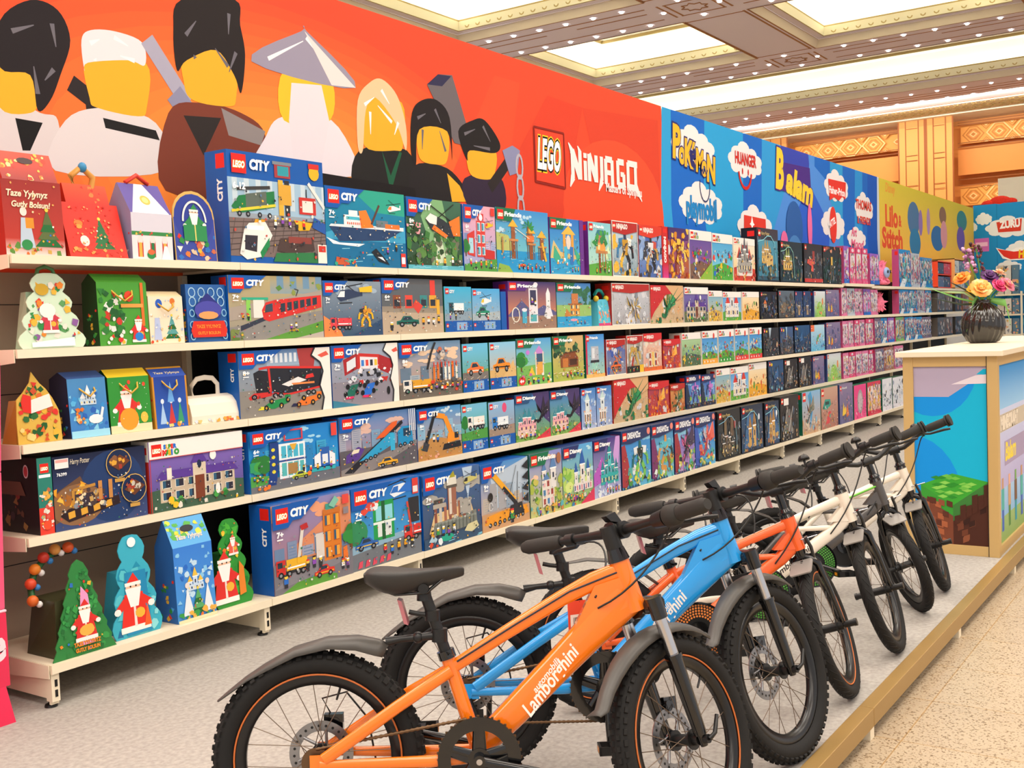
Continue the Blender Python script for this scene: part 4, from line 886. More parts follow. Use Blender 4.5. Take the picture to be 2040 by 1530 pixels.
def d_cargo(A):
    A.R(0, 0, A.W, 1, CITYB); A.R(0, .06, A.W, .76, '#7f6f6a', '#a9c3d6'); A.R(0, .45, A.W, .76, '#9fc0d8')
    for k in range(9): A.R(.05 + k * .14, .5, .11 + k * .14, .76, '#c6d8e2')
    A.P([(0, .06), (A.W, .06), (A.W, .42), (0, .4)], '#7b6a66')
    for k in range(6): A.L([(0, .36 - k * .05), (A.W, .42 - k * .035)], .008, '#4e423f')
    for k in range(14): A.L([(k * .1, .1), (k * .1 + .07, .4)], .006, '#5a4c47')
    A.P([(.03, .5), (.12, .6), (.55, .67), (.55, .52), (.1, .44)], '#1f7a43'); A.P([(.2, .5), (.2, .62), (.45, .66), (.45, .53)], '#5e6a60'); A.L([(.03, .46), (.56, .54)], .025, '#e8d23a'); A.L([(.1, .66), (.5, .7)], .03, '#3a3a3a')
    for x in (.12, .22, .36, .48): wheel(A, x, .44, .025)
    A.R(.56, .8, .76, .93, '#a43a3e'); A.R(.6, .82, .74, .91, '#2f9aa8'); A.R(.54, .92, .78, .95, '#7d8790'); A.R(.6, .45, .66, .78, '#e9b23a'); A.R(.68, .45, .74, .78, '#2e2e32'); A.R(.6, .55, .76, .74, '#dba63a'); A.R(.86, .48, 1.08, .64, '#c8322a'); A.R(.9, .5, 1.04, .61, '#efe6dc')
    A.L([(.96, .64), (.96, .72)], .012, '#222'); A.L([(.99, .78), (1.2, .55)], .035, '#e8e6e0'); A.P([(1.02, .36), (1.05, .46), (1.2, .4), (1.2, .3)], '#2458a8'); A.P([(.78, .42), (1.02, .4), (.98, .33), (.84, .32)], '#efb51e'); A.P([(.3, .4), (.42, .4), (.4, .34), (.28, .36)], '#e8a52a')
    A.P([(.1, .08), (.16, .3), (.22, .36), (.42, .38), (.5, .26), (.36, .06), (.18, .03)], '#f1efe8'); A.P([(.16, .12), (.17, .25), (.32, .25), (.3, .1)], '#33303a'); A.P([(.34, .1), (.46, .24), (.46, .16), (.36, .04)], '#1f8a4e'); A.R(.2, .3, .4, .34, '#fff')
    A.P([(.55, .12), (.6, .24), (1.02, .26), (1.04, .14), (.7, .1)], '#4c3a36'); A.R(.7, .2, 1.0, .26, '#8e4038'); A.P([(.5, .02), (.54, .1), (1.05, .12), (1.08, .02)], '#2c7a46'); badge(A, 1.08, .02, .12, '#f4ece0'); A.E(1.07, .88, .07, .07, '#f0b524', 12); A.R(1.0, .92, 1.14, .97, '#d22f26')
    figs(A, .5, .95, .34, 5, .06); s = .17; logo(A, .045, .8, s); A.T('CITY', .26, .85, .12, '#fff', .06, .12, fit=.24); A.T('6-12', .05, .66, .08, '#ffffff', .05)
def d_ship(A):
    A.R(0, 0, A.W, 1, '#0c6ca0', '#1188a8'); A.P([(.4, 1), (A.W, 1), (A.W, .7), (.8, .72)], '#2aa58e')
    A.P([(0, .42), (.3, .5), (.9, .46), (A.W, .56), (A.W, .34), (.5, .26), (0, .34)], '#3b9fc8'); water(A, .0, .34, '#0d6d9c')
    A.P([(.05, .5), (.2, .32), (.95, .36), (A.W - .03, .52)], '#23406a'); A.P([(.05, .5), (.08, .53), (A.W - .03, .55), (A.W - .03, .5)], '#dfe9ee'); A.P([(.0, .36), (.2, .3), (.6, .3), (.5, .26), (.1, .28)], '#eaf6fa')
    A.R(.28, .53, .58, .66, '#e9f0f2'); A.R(.32, .6, .55, .64, '#46b8d0'); A.P([(.55, .5), (.52, .72), (.64, .74), (.76, .52)], '#f0802a'); A.R(.36, .66, .5, .72, '#eef2f4'); A.R(.8, .53, 1.0, .62, '#6d7c86'); A.L([(.72, .56), (.86, .82)], .03, '#5b3a30'); A.R(.95, .52, 1.2, .58, '#e97a2e')
    for i in range(8): A.R(.33 + i * .03, .54, .345 + i * .03, .57, '#e2552a')
    heli(A, 1.0, .74, .22, '#eef4f6', '#e97a2e'); A.P([(.7, .2), (.78, .25), (.95, .1), (1.0, .04), (.82, .08)], '#17202a'); A.P([(.8, .14), (.88, .14), (.93, .08)], '#fff')
    A.P([(.12, .02), (.14, .12), (.32, .1), (.34, .02)], '#c85a32'); A.blobs(10, .1, .0, .5, .08, .03, ['#e8a33a', '#2fa88c', '#c8483a']); figs(A, .9, 1.2, .2, 2, .06); A.R(A.W - .1, .02, A.W - .02, .2, '#e23b30'); A.R(A.W - .09, .06, A.W - .03, .15, '#fff'); hdr_city(A, '7+', .5)
def d_jungle(A):
    A.R(0, 0, A.W, 1, '#2c4a30', '#3c6a52'); A.P([(.45, 1), (.75, 1), (.95, .3), (.9, .0), (.5, 0), (.45, .4), (.3, .75)], '#7fb07a'); A.P([(.55, .6), (.68, .6), (.8, .1), (.58, .1)], '#cfe0c0')
    A.blobs(60, 0, .1, A.W, .5, .08, ['#2f5a30', '#3d7a3a', '#22421f', '#5a8a44', '#6b6e5a']); A.blobs(14, 0, .5, .3, .65, .06, ['#3d7a3a', '#e8a0a8', '#22421f'])
    A.L([(.35, .98), (1.1, .62)], .018, '#22211f'); A.L([(.45, .62), (.98, .96)], .014, '#22211f'); A.P([(.38, .72), (.5, .8), (.75, .72), (1.0, .6), (.98, .48), (.78, .48), (.5, .56)], '#2a3138'); A.P([(.38, .72), (.48, .8), (.62, .76), (.6, .64), (.46, .66)], '#f2efe8'); A.P([(.5, .58), (.78, .46), (.84, .5), (.55, .64)], '#ee7a26'); A.P([(.86, .7), (1.1, .8), (1.1, .5), (.95, .5)], '#ee7a26')
    figs(A, .5, 1.0, .05, 3, .08); water(A, 0, .06, '#58b0c0'); hdr_city(A, '8+', .42)
def d_redtower(A):
    A.R(0, 0, A.W, 1, '#8fa8d8', '#f0a8b8'); cityscape(A, .3, ['#8090c0', '#a8b4d8', '#c8bcd8'], 5, .3); A.P([(.1, .25), (.1, .55), (.3, .62), (.3, .22)], '#d03a34'); A.R(.14, .27, .26, .5, '#a9d8e8')
    house(A, .36, .22, .24, .55, '#d8423a', None, '#7fd0e6', 3, 2); A.R(.4, .78, .56, .88, '#d03a34'); A.E(.48, .82, .05, .05, '#fff'); A.P([(.55, .2), (.6, .34), (.85, .32), (.85, .18)], '#c8302c'); heli(A, .6, .66, .22, '#e9c22a', '#d33')
    tree(A, .05, .22, .25); A.P([(0, .1), (A.W, .2), (A.W, 0), (0, 0)], '#4f9a42'); figs(A, .1, .8, .06, 5, .08); A.R(A.W - .14, .86, A.W - .03, .98, '#e03a30'); hdr_city(A, '6+', .45)
def d_island(A):
    A.R(0, 0, A.W, 1, '#7fd0c8', '#3b8fd2'); clouds(A, 5, '#b8dcf0', .6); A.P([(0, .35), (0, .62), (.3, .58), (.5, .3)], '#b8c070'); water(A, 0, .34, '#2196d0'); A.P([(0, 0), (.05, .14), (.3, .1), (.4, 0)], '#8ab04a')
    for x, h in ((.38, .5), (.85, .42), (1.15, .36)):
        A.R(x, .22, x + .1, .22 + h, '#9a5a34'); A.R(x - .06, .22 + h * .55, x + .18, .22 + h * .62, '#c98a52'); A.P([(x - .08, .22 + h), (x + .18, .22 + h), (x + .05, .34 + h)], '#efb53a')
        for k in range(5): A.R(x - .05 + k * .045, .22, x - .035 + k * .045, .22 + h * .55, '#7a4426')
    palm(A, .8, .45, .42); A.R(.78, .5, .98, .6, '#e47a3a'); A.L([(1.2, .5), (1.3, .2)], .05, '#efb53a'); A.L([(.48, .7), (.85, .55)], .012, '#f0e0c0'); A.E(.66, .12, .08, .025, '#e2482f'); figs(A, .5, 1.3, .04, 7, .06); A.L([(.14, .3), (.14, .55)], .04, '#b98a4c'); hdr_name(A, 'Friends', '#14704a')
def d_slide(A):
    A.R(0, 0, A.W, 1, '#58bde0', '#2c74c8'); A.P([(0, .3), (.1, .6), (.3, .4), (.8, .35), (1, .5), (1, .2), (0, .2)], '#d8c080'); water(A, 0, .28)
    A.P([(.3, .3), (.12, .5), (.08, .3), (.2, .18)], '#3fb08a'); A.R(.38, .25, .46, .75, '#e8a23a'); A.R(.62, .25, .7, .75, '#e8a23a'); A.P([(.33, .72), (.76, .72), (.55, .88)], '#f0bc4a'); A.E(.54, .58, .07, .13, '#f0d8c8'); A.R(.4, .18, .5, .5, '#48b8d8'); A.R(.58, .18, .68, .5, '#2e78c0'); A.P([(.7, .5), (.88, .35), (.9, .15), (.8, .2)], '#3fb08a'); A.blobs(8, .2, .15, .5, .3, .04, ['#e85a9a', '#f0a040', '#fff']); figs(A, .6, .95, .04, 4, .06); hdr_name(A, 'Friends', '#14704a')
    A.R(A.W - .12, 0, A.W, 1, '#6a2f8e')
def d_treeh(A):
    A.R(0, 0, A.W, 1, '#b8e0c8', '#88cbd8'); A.P([(0, 0), (A.W, 0), (A.W, .3), (0, .2)], '#5aa83e'); A.blobs(20, .1, .4, A.W, .8, .12, ['#d8eec0', '#b8dca8', '#9ad0b0']); A.R(.36, .05, .44, .6, '#8a4a26'); A.R(.5, .1, .53, .45, '#a86a3a'); A.R(.6, .1, .63, .45, '#a86a3a')
    A.R(.26, .42, .7, .47, '#c08048'); A.R(.28, .47, .62, .62, '#e8a04a'); A.R(.34, .49, .42, .58, '#f6e0a0'); A.R(.24, .62, .66, .66, '#c86a5a'); A.R(.32, .66, .56, .78, '#b87a5a'); A.P([(.26, .76), (.62, .76), (.56, .86), (.34, .86)], '#2f7a8a'); A.blobs(12, .2, .6, .75, .88, .08, ['#2f8a4c', '#46a348']); A.P([(.12, .62), (.28, .7), (.26, .55)], '#2f9144'); figs(A, .2, .8, .06, 4, .07); hdr_name(A, 'Friends', None, '#ffffff', .13)
def ninja(A, bgc, sky, pal, subj='mech', fr=None, hc='#b3231c', red_left=False):
    A.R(0, 0, A.W, 1, bgc, sky); A.blobs(26, 0, 0, A.W, .8, .12, [bgc, sky, pal[0], '#d8d8dc'])
    cx = A.W * .5
    if subj == 'mech': mech(A, cx, .08, .74, pal)
    elif subj == 'dragon': dragon(A, cx, .42, .62, pal); shards(A, cx, .4, .2, 16, pal)
    elif subj == 'temple': house(A, cx - .25, .1, .5, .4, '#eadcc4', None, '#c8362c', 2, 3, '#b88a4a'); A.P([(cx - .36, .5), (cx + .36, .5), (cx + .24, .62), (cx - .24, .62)], '#e6b49a'); A.R(cx - .07, .08, cx + .07, .5, '#f0c46a')
    else: car(A, cx - .3, .1, .6, pal[0], pal[1]); shards(A, cx + .1, .5, .25, 14, pal)
    A.blobs(12, 0, 0, A.W, .14, .06, pal + ['#8a6a4a']); 
    if red_left: A.P([(0, 0), (0, 1), (.66 * A.W, 1), (.2, .3), (.0, .1)], '#c8242a'); dragon(A, cx + .04, .42, .7, pal)
    hdr_ninja(A, hc)
    if fr: frame(A, fr, .016)
def d_nin_w(A): ninja(A, '#8aa0ac', '#bcd0da', ['#e8b83a', '#2b3a5a', '#f0f0ea', '#3a7fb0', '#c8962a', '#15181e'], 'mech', '#f2ede4')
def d_nin_m(A): ninja(A, '#4a6ab0', '#9ab8e0', ['#3a3c46', '#23252c', '#e0e2e6', '#c8a04a', '#c84a3a'], 'mech', None, '#d8361e')
def d_nin_g(A): A.R(0, 0, A.W, 1, '#a04a2a', '#4a2a6a'); ninja(A, '#b05a2a', '#6a3a8a', ['#f0b02a', '#d88a1c', '#f6d060', '#a8341c', '#7a2a1a'], 'mech'); A.R(0, .78, A.W, 1, '#5a2a6a', '#3a2a6a'); A.blobs(30, .05, .3, A.W, .98, .09, ['#f0b02a', '#f6c84a', '#d88a1c', '#a85a2a'])
def d_nin_ww(A): ninja(A, '#a8a8ac', '#c8ccd4', ['#dfe2e8', '#8d929c', '#c8a44a', '#f0efe9', '#5a5c66'], 'dragon', '#f2ede4'); shards(A, A.W * .6, .4, .35, 40, ['#dfe2e8', '#8d929c', '#c8a44a', '#6a6c74', '#e07a5a'])
def d_nin_gr(A): ninja(A, '#c8ae88', '#e0ac78', ['#1f7a4a', '#2b9a5a', '#145a38', '#e8dcc0', '#1c2a26', '#e8b04a'], 'dragon', None, '#c8242a', True); A.P([(A.W * .45, 1), (A.W, 1), (A.W, .7), (A.W * .8, .6)], '#dcae7c'); A.L([(A.W * .5, .45), (A.W * .85, .95)], .06, '#1f7a4a', .01); A.L([(A.W * .6, .45), (A.W, .85)], .05, '#145a38', .01)
def d_nin_o(A): ninja(A, '#8a8a9a', '#3a5ab0', ['#e86a2a', '#2b2b30', '#c8482a', '#e8b04a'], 'car', '#f2ede4')
def d_nin_s(A): ninja(A, '#98948a', '#c8c4b8', ['#c8a44a', '#5a5c54', '#b03a2a', '#e0dcd0'], 'mech', '#f2ede4'); A.R(0, 0, A.W, .18, '#1b1a18'); figs(A, .05, A.W * .7, .01, 3, .08); A.R(A.W * .75, 0, A.W, .2, '#f0c030')
def d_nin_t(A): ninja(A, '#e0a08a', '#e6c4b0', ['#eadcc4', '#c8362c', '#b07a4a'], 'temple', None, '#d0242a'); A.R(0, 0, A.W, .1, '#e06a2a')
def d_nin_f(A): ninja(A, '#c8402a', '#9a3a5a', ['#f0902a', '#f6b84a', '#d8441c', '#7a4a8a'], 'dragon', None, '#d0242a')
def d_nin_k(A): ninja(A, '#b8602a', '#d89a5a', ['#2a5a34', '#3d7a3a', '#1c2a1c', '#e0d0a0'], 'dragon', None, '#b8281f')
def mario(A, sky0, sky1, gr, sub, h=.2):
    A.R(0, 0, A.W, 1, sky0, sky1); A.P([(0, 0), (0, .3), (A.W * .5, .38), (A.W, .28), (A.W, 0)], gr)
    if sub == 'house':
        house(A, A.W * .1, .12, A.W * .8, .34, '#c9b69c', None, '#2d2a3a', 2, 6, '#efe6d4'); A.P([(A.W * .06, .44), (A.W * .94, .44), (A.W * .88, .56), (A.W * .12, .56)], '#5a3a96'); A.R(A.W * .44, .1, A.W * .58, .66, '#d8c8b0'); A.R(A.W * .46, .1, A.W * .56, .44, '#7a3b24'); A.P([(A.W * .42, .62), (A.W * .6, .62), (A.W * .51, .84)], '#5a3a96'); A.E(A.W * .51, .6, .04, .06, '#1d2a4a'); A.R(A.W * .17, .44, A.W * .22, .6, '#efe6d4')
        for x in (.22, .3, .68, .78): tree(A, A.W * x, .04, .14, '#3a6a3a')
        A.E(A.W * .2, .14, .05, .06, '#efc02a'); A.E(A.W * .7, .2, .045, .08, '#f4f1ea'); A.E(A.W * .66, .7, .06, .07, '#f6f2ec'); A.E(A.W * .86, .9, .05, .04, '#e23a2a')
    elif sub == 'castle': castle(A, A.W * .15, .12, A.W * .7, '#e8e0d8', '#d8382c', 3)
    elif sub == 'animals':
        for i in range(9): A.E(A.rnd.uniform(.1, A.W - .1), A.rnd.uniform(.15, .6), .06, .08, A.rnd.choice(['#e87a2a', '#f0b02a', '#d85a2a', '#5a9a3a', '#3a2a1a']), 8)
    else: A.blobs(26, .05, .1, A.W - .05, .62, .07, ['#e23a2a', '#efc02a', '#3a9a3a', '#8a5a3a', '#e8e0d0', '#4a3a7a', '#2a6fc9'])
    A.blobs(10, 0, 0, A.W, .12, .05, [gr, '#8a5a3a', '#efc02a', '#e8e0d0']); hdr_mario(A, h)
def d_mansion(A): mario(A, '#4a4a8a', '#8a6ac0', '#3f5e4a', 'house', .25); A.R(0, .745, A.W, .755, '#c84a4a'); A.R(A.W * .0, .0, .012, .75, '#c8302a')
def d_mar_p(A): mario(A, '#8a5a9a', '#5a4a9a', '#7a5a4a', 'mix'); A.P([(0, .0), (.4, .0), (A.W, .38), (A.W, .0)], '#8ab83a')
def d_mar_g(A): mario(A, '#7ad0e0', '#3a9ad8', '#4aa83a', 'mix')
def d_mar_c(A): mario(A, '#f0c87a', '#f4ead8', '#c8402a', 'castle', .16); castle(A, A.W * .2, .2, A.W * .6, '#a8a49c', '#6a6a70', 5); A.blobs(16, 0, .0, A.W, .2, .06, ['#d83a2a', '#a82a1e', '#e8a04a'])
def d_mar_h(A): mario(A, '#4a4a6a', '#7a6ab8', '#5a6a4a', 'house')
def d_mar_s(A): mario(A, '#d8c07a', '#5ab0d8', '#d8b04a', 'mix')
def d_mar_t(A): mario(A, '#a8d8ee', '#2a8fd8', '#5aa83a', 'castle')
def d_mar_y(A): mario(A, '#f0b83a', '#f4e6c8', '#e8a82a', 'animals')
def d_mar_z(A): mario(A, '#5a8a4a', '#b8d8a8', '#4a6a4a', 'mix')
def mstart(A, c):
    mario(A, '#7ac8e8', '#2a7fd0', '#5aa83a', 'mix', .22); A.R(0, 0, A.W, .15, c); [A.E(A.W * (k + .6) / 5, .07, .035, .035, '#f4f1ea', 7) for k in range(4)]; A.E(A.W * .75, .84, .06, .09, '#e23a2a')
def d_mar_1(A): mstart(A, '#f0a83a')
def d_mar_2(A): mstart(A, '#3a9a3a')
def d_mar_3(A): mstart(A, '#e23a34')
def d_tram(A):
    A.R(0, 0, A.W, 1, '#9a9488', '#b8a878'); A.R(.6, .72, A.W, 1, '#8aa0a8', '#b0a070'); [A.R(.7 + k * .2, .8, .8 + k * .2, 1, '#6f94b0') for k in range(5)]; A.blobs(8, .7, .72, A.W, .9, .05, ['#5a8a3a', '#8a9a4a'])
    A.P([(0, .5), (A.W, .78), (A.W, .5), (0, .3)], '#a89c90'); A.P([(0, 0), (0, .2), (A.W, .45), (A.W, .2), (.7, 0)], '#8d8a86'); A.P([(.5, 0), (A.W, .28), (A.W, .08), (.9, 0)], '#5c9a3a'); A.P([(.95, 0), (A.W, .1), (A.W, .0)], '#b8aea4')
    A.R(.18, .62, .56, .66, '#2fae8a'); A.R(.24, .3, .3, .62, '#8ad05a'); A.R(.34, .34, .5, .62, '#e8e4dc'); A.P([(.15, .22), (.6, .4), (.6, .34), (.15, .14)], '#33384a')
    A.P([(.48, .32), (.46, .46), (.52, .58), (.66, .62), (A.W - .02, .7), (A.W - .02, .5), (.7, .32), (.56, .28)], '#d8302c'); [A.P([(.74 + k * .1, .42 + k * .022), (.74 + k * .1, .56 + k * .018), (.81 + k * .1, .575 + k * .018), (.81 + k * .1, .44 + k * .022)], '#2c3a48') for k in range(6)]; A.P([(.5, .42), (.52, .54), (.62, .57), (.62, .44)], '#38495a')
    A.L([(.98, .68), (1.02, .78), (.96, .8)], .012, '#333'); car(A, .86, .1, .14, '#e8b52a'); figs(A, .15, .3, .3, 2, .06); figs(A, .85, 1.0, .16, 2, .06); A.blobs(10, 0, 0, .2, .14, .05, ['#5a7a3a', '#7a8a4a']); hdr_city(A, '7+', .42)
def d_rescue(A):
    A.R(0, 0, A.W, 1, '#31506e', '#8898a8'); clouds(A, 5, '#9fb4c6', .5, .12); A.P([(0, 0), (0, .38), (.3, .2), (.4, 0)], '#e88a4a'); A.P([(.6, 0), (A.W, 0), (A.W, .3)], '#2c4a6e'); heli(A, .3, .62, .55, '#2b3a5a', '#e8eef2'); truck(A, .14, .1, .46, '#e0404a', '#e0404a'); mech(A, .92, .16, .4, ['#efb51e', '#2b2b30', '#d8902a']); A.P([(.78, .88), (1.08, .92), (1.08, .8), (.8, .8)], '#f0c02a'); hdr_city(A, '7+', .42)
def d_garage(A):
    A.R(0, 0, A.W, 1, '#b8a890', '#4a5058'); A.R(0, .5, A.W, .9, '#5c6268'); A.P([(0, 0), (0, .4), (A.W, .36), (A.W, 0)], '#bca890')
    for x, c in ((.2, '#8a4a34'), (.42, '#e04a3a'), (.7, '#3a8a8a'), (.88, '#e0a23a')): A.R(x, .46, x + .14, .7, c); A.R(x + .02, .5, x + .12, .62, '#2c3440')
    A.R(.9, .7, 1.0, .98, '#e0433a'); A.P([(.55, .5), (.62, .62), (.75, .5), (.66, .36)], '#d8433a'); car(A, .25, .12, .42, '#1c6a5e', '#15181c'); A.R(1.02, .34, 1.08, .62, '#e8b03a'); figs(A, .1, .22, .1, 1, .1); figs(A, .7, 1.1, .16, 4, .09); hdr_city(A, '6+', .4)
def small(A, sky, gr, fn):
    A.R(0, 0, A.W, 1, gr, sky); A.P([(0, .2), (0, .4), (A.W, .46), (A.W, .2)], gr); fn(A); A.R(0, 0, A.W, .24, CITYB); A.R(A.W * .42, .03, A.W * .8, .21, '#8ab0d8'); figs(A, A.W * .45, A.W * .78, .05, 2, .07); logo(A, .04, .84, .12); A.T('CITY', .19, .86, .09, '#fff', .05, .1, fit=.18); logo(A, .04, .1, .08)
def d_smA(A): small(A, '#3ab0d8', '#8aa0b0', lambda A: (truck(A, .16, .36, .55, '#27545e', '#e8f0f2'), figs(A, .1, .5, .28, 2, .09)))
def d_smB(A): small(A, '#48a8e0', '#a8b8c0', lambda A: (heli(A, .35, .6, .42, '#e8eef2', '#e0c03a'), car(A, .15, .3, .55, '#1f8a6a', '#e8eef2'), figs(A, .55, .7, .24, 1, .1)))
def d_smC(A): small(A, '#6ac0e8', '#6a9a4a', lambda A: (road(A, .2, .4, '#7a7470'), car(A, .15, .32, .6, '#e8763a', '#e8e0d0')))
def d_smD(A): small(A, '#88c8e8', '#d8b070', lambda A: (A.P([(.5, .24), (.9, .6), (1, .24)], '#e0b878'), car(A, .12, .34, .66, '#f0902a', '#222')))
def d_smE(A): small(A, '#78c0e0', '#4f9a42', lambda A: (tree(A, .12, .4, .35), truck(A, .22, .42, .6, '#efeae0', '#efeae0')))
def d_smF(A): small(A, '#88b8e0', '#a08a78', lambda A: (A.E(.62, .85, .09, .11, '#e0507a'), truck(A, .14, .34, .62, '#2a7fd0', '#e8eef2')))
def d_spine(A): A.R(0, 0, A.W, 1, CITYB)
def d_space(A):
    A.R(0, 0, A.W, 1, '#e8965a', '#3a3470'); A.R(0, 0, A.W, .3, '#9a7a68'); A.P([(0, .3), (.3, .6), (.55, .35), (.8, .5), (A.W, .35), (A.W, .28), (0, .26)], '#5a5a8a')
    A.R(.46, .12, .66, .86, '#e9e6ea'); A.R(.49, .5, .63, .82, '#3a3a5a'); A.R(.49, .15, .63, .3, '#58b0b8'); A.P([(.86, .2), (.86, .75), (.91, .88), (.96, .75), (.96, .2)], '#f0eeee'); A.P([(.8, .25), (.86, .45), (.96, .45), (1.02, .25)], '#e8e6ea'); A.ring(.16, .3, .08, .15, .02, '#f2ead8'); A.R(.3, .12, .4, .4, '#48a8c8'); A.E(.35, .4, .06, .04, '#efe8ee'); A.E(.62, .94, .05, .05, '#ece8f0'); figs(A, .5, .64, .5, 2, .08); hdr_name(A, 'Friends', '#5a2a7e')
def d_treeh2(A): A.R(0, 0, A.W, 1, '#88c0a8', '#3a80c8'); A.blobs(14, .5, .5, A.W, .95, .1, ['#3a7a5a', '#2f6a4a']); A.P([(0, .2), (0, .5), (A.W, .5), (A.W, .25)], '#9ac06a'); house(A, .36, .26, .26, .26, '#e0953a', None, '#f6d890', 2, 2, '#b8702a'); A.R(.4, .52, .58, .76, '#c87a44'); A.L([(.3, .52), (.7, .52)], .025, '#a8602a'); A.P([(.2, .24), (.25, .42), (.36, .3), (.36, .22)], '#c8803a'); water(A, 0, .24); A.E(.45, .16, .1, .03, '#e8a0b8'); figs(A, .5, .8, .04, 3, .06); hdr_name(A, 'Friends', '#14704a')
def d_f1truck(A):
    A.R(0, 0, A.W, 1, '#8a8680', '#8aa0b8'); A.R(.4, .75, .9, 1, '#9ab0c4', '#5a7fb0'); [A.R(.45 + k * .07, .8, .49 + k * .07, .94, '#d8e0e8') for k in range(7)]; A.P([(.85, 1), (1.15, 1), (1.1, .7), (.9, .6)], '#a83a3a'); A.P([(0, 0), (0, .4), (A.W, .45), (A.W, 0)], '#8b867f')
    A.P([(.2, .66), (.24, .3), (.34, .26), (.4, .32), (.4, .68), (.28, .7)], '#23242c'); A.P([(.12, .3), (.14, .26), (.45, .3), (.45, .36), (.2, .36)], '#d0302c'); A.P([(.4, .34), (.4, .74), (1.22, .68), (1.22, .36), (.7, .32)], '#23252e'); A.L([(.28, .72), (.42, .74), (1.24, .68)], .035, '#d8302c'); A.L([(.42, .72), (.44, .34), (.7, .3), (1.22, .38)], .03, '#d8302c'); A.P([(.98, .58), (1.08, .6), (1.1, .54), (.96, .52)], '#d8302c'); A.P([(.6, .46), (.85, .56), (.98, .5), (.7, .42)], '#efe9e6'); A.R(.75, .44, 1.1, .47, '#e88a4a')
    for x in (.2, .5, .58, 1.0, 1.08): wheel(A, x, .3, .04)
    for x, c, d in ((.28, '#1f8a4a', '#e8d83a'), (.76, '#e8762a', '#28284a')):
        A.P([(x, .12), (x + .16, .22), (x + .4, .26), (x + .42, .18), (x + .2, .1)], c); A.P([(x - .04, .1), (x + .1, .1), (x + .12, .14), (x, .15)], d); A.R(x + .36, .24, x + .44, .3, c)
        for a, b in ((.08, .1), (.3, .12), (.16, .2), (.4, .2)): A.E(x + a, b + .02, .035, .045, '#17181c', 10); A.E(x + a, b + .02, .015, .02, '#c8963a', 8)
    A.P([(1.12, 1), (1.06, .9), (1.2, .78), (1.24, .62), (1.18, .4), (1.24, .2), (1.2, 0), (A.W, 0), (A.W, 1)], '#f2ece4'); A.L([(1.12, 1), (1.06, .88), (1.2, .76), (1.24, .62), (1.18, .4), (1.24, .2), (1.2, 0)], .02, '#23252e'); A.P([(1.16, .88), (1.3, .94), (1.34, .88), (1.22, .84)], '#e05a4a'); hdr_city(A, '8+', .5)
def d_f1pit(A):
    A.R(0, 0, A.W, 1, '#8f8a98', '#9aa8bc'); A.P([(0, 0), (0, .4), (A.W, .42), (A.W, 0)], '#8d8894'); A.P([(0, .12), (.5, 0), (0, 0)], '#3a7f9a'); A.P([(.2, .76), (.22, .5), (.45, .6), (.45, .86)], '#a8262c'); A.P([(.45, .6), (.45, .86), (.85, .82), (.85, .58)], '#c8302c'); A.P([(.85, .82), (1.15, .7), (1.12, .44), (.85, .56)], '#a8262c'); A.P([(.5, .6), (.5, .8), (.82, .77), (.82, .58)], '#e8e4e8'); [A.R(.52 + k * .08, .64, .57 + k * .08, .74, ['#3a7fd0', '#e0483a', '#2b2b3a', '#e8c03a'][k % 4]) for k in range(4)]; A.P([(.26, .56), (.26, .72), (.42, .8), (.42, .64)], '#dfe4ea')
    A.blobs(24, .3, .36, 1.1, .6, .06, ['#eeeaf0', '#dfe2ea', '#23242c', '#c8302c', '#b8bcc8'])
    for x, c in ((.2, '#1f6a5a'), (.5, '#2a6fd0')): A.P([(x, .16), (x + .12, .34), (x + .26, .36), (x + .16, .14)], c); [A.E(x + a, b, .035, .045, '#17181c', 9) for a, b in ((.02, .2), (.22, .22), (.06, .32), (.28, .34))]; A.R(x + .02, .12, x + .16, .16, '#e0306a')
    A.E(1.0, .2, .03, .07, '#17181c'); A.P([(.98, 1), (.92, .9), (1.06, .78), (1.1, .62), (1.04, .4), (1.1, .2), (1.08, 0), (A.W, 0), (A.W, 1)], '#f2ece4'); A.L([(.98, 1), (.92, .88), (1.06, .76), (1.1, .62), (1.04, .4), (1.1, .2), (1.08, 0)], .02, '#23252e'); A.P([(1.08, .88), (1.18, .93), (1.2, .86), (1.12, .84)], '#e05a4a'); hdr_city(A, '7+', .42)
def d_cranet(A):
    A.R(0, 0, A.W, 1, '#d8a878', '#6a94b8'); clouds(A, 6, '#e8c8a8', .5, .1); cityscape(A, .3, ['#6a7f94', '#8aa0b4', '#a8b4bc'], 6, .3); A.R(0, 0, A.W, .26, '#6d655c'); A.L([(.5, .5), (.58, .8), (.66, .98)], .035, '#2b2a2a'); A.blobs(12, .7, .68, .95, .86, .05, ['#c86a4a', '#8a8a90', '#3a3a40', '#d8c8b8']); truck(A, .06, .08, .5, '#efe8dc', '#e0a02a')
    for k in range(7): A.R(.6 + k * .07, .28, .64 + k * .07, .54 + (k % 3) * .04, A.rnd.choice(['#d8442c', '#efe6d8', '#e0762a', '#2b2b30'])); A.R(.61 + k * .07, .52, .63 + k * .07, .62, '#d8442c')
    A.blobs(24, .5, .1, A.W, .34, .05, ['#d8442c', '#2b2b30', '#e8e0d0', '#e0902a', '#5a5c60']); figs(A, .5, 1.1, .12, 6, .07); hdr_city(A, '8+', .42)
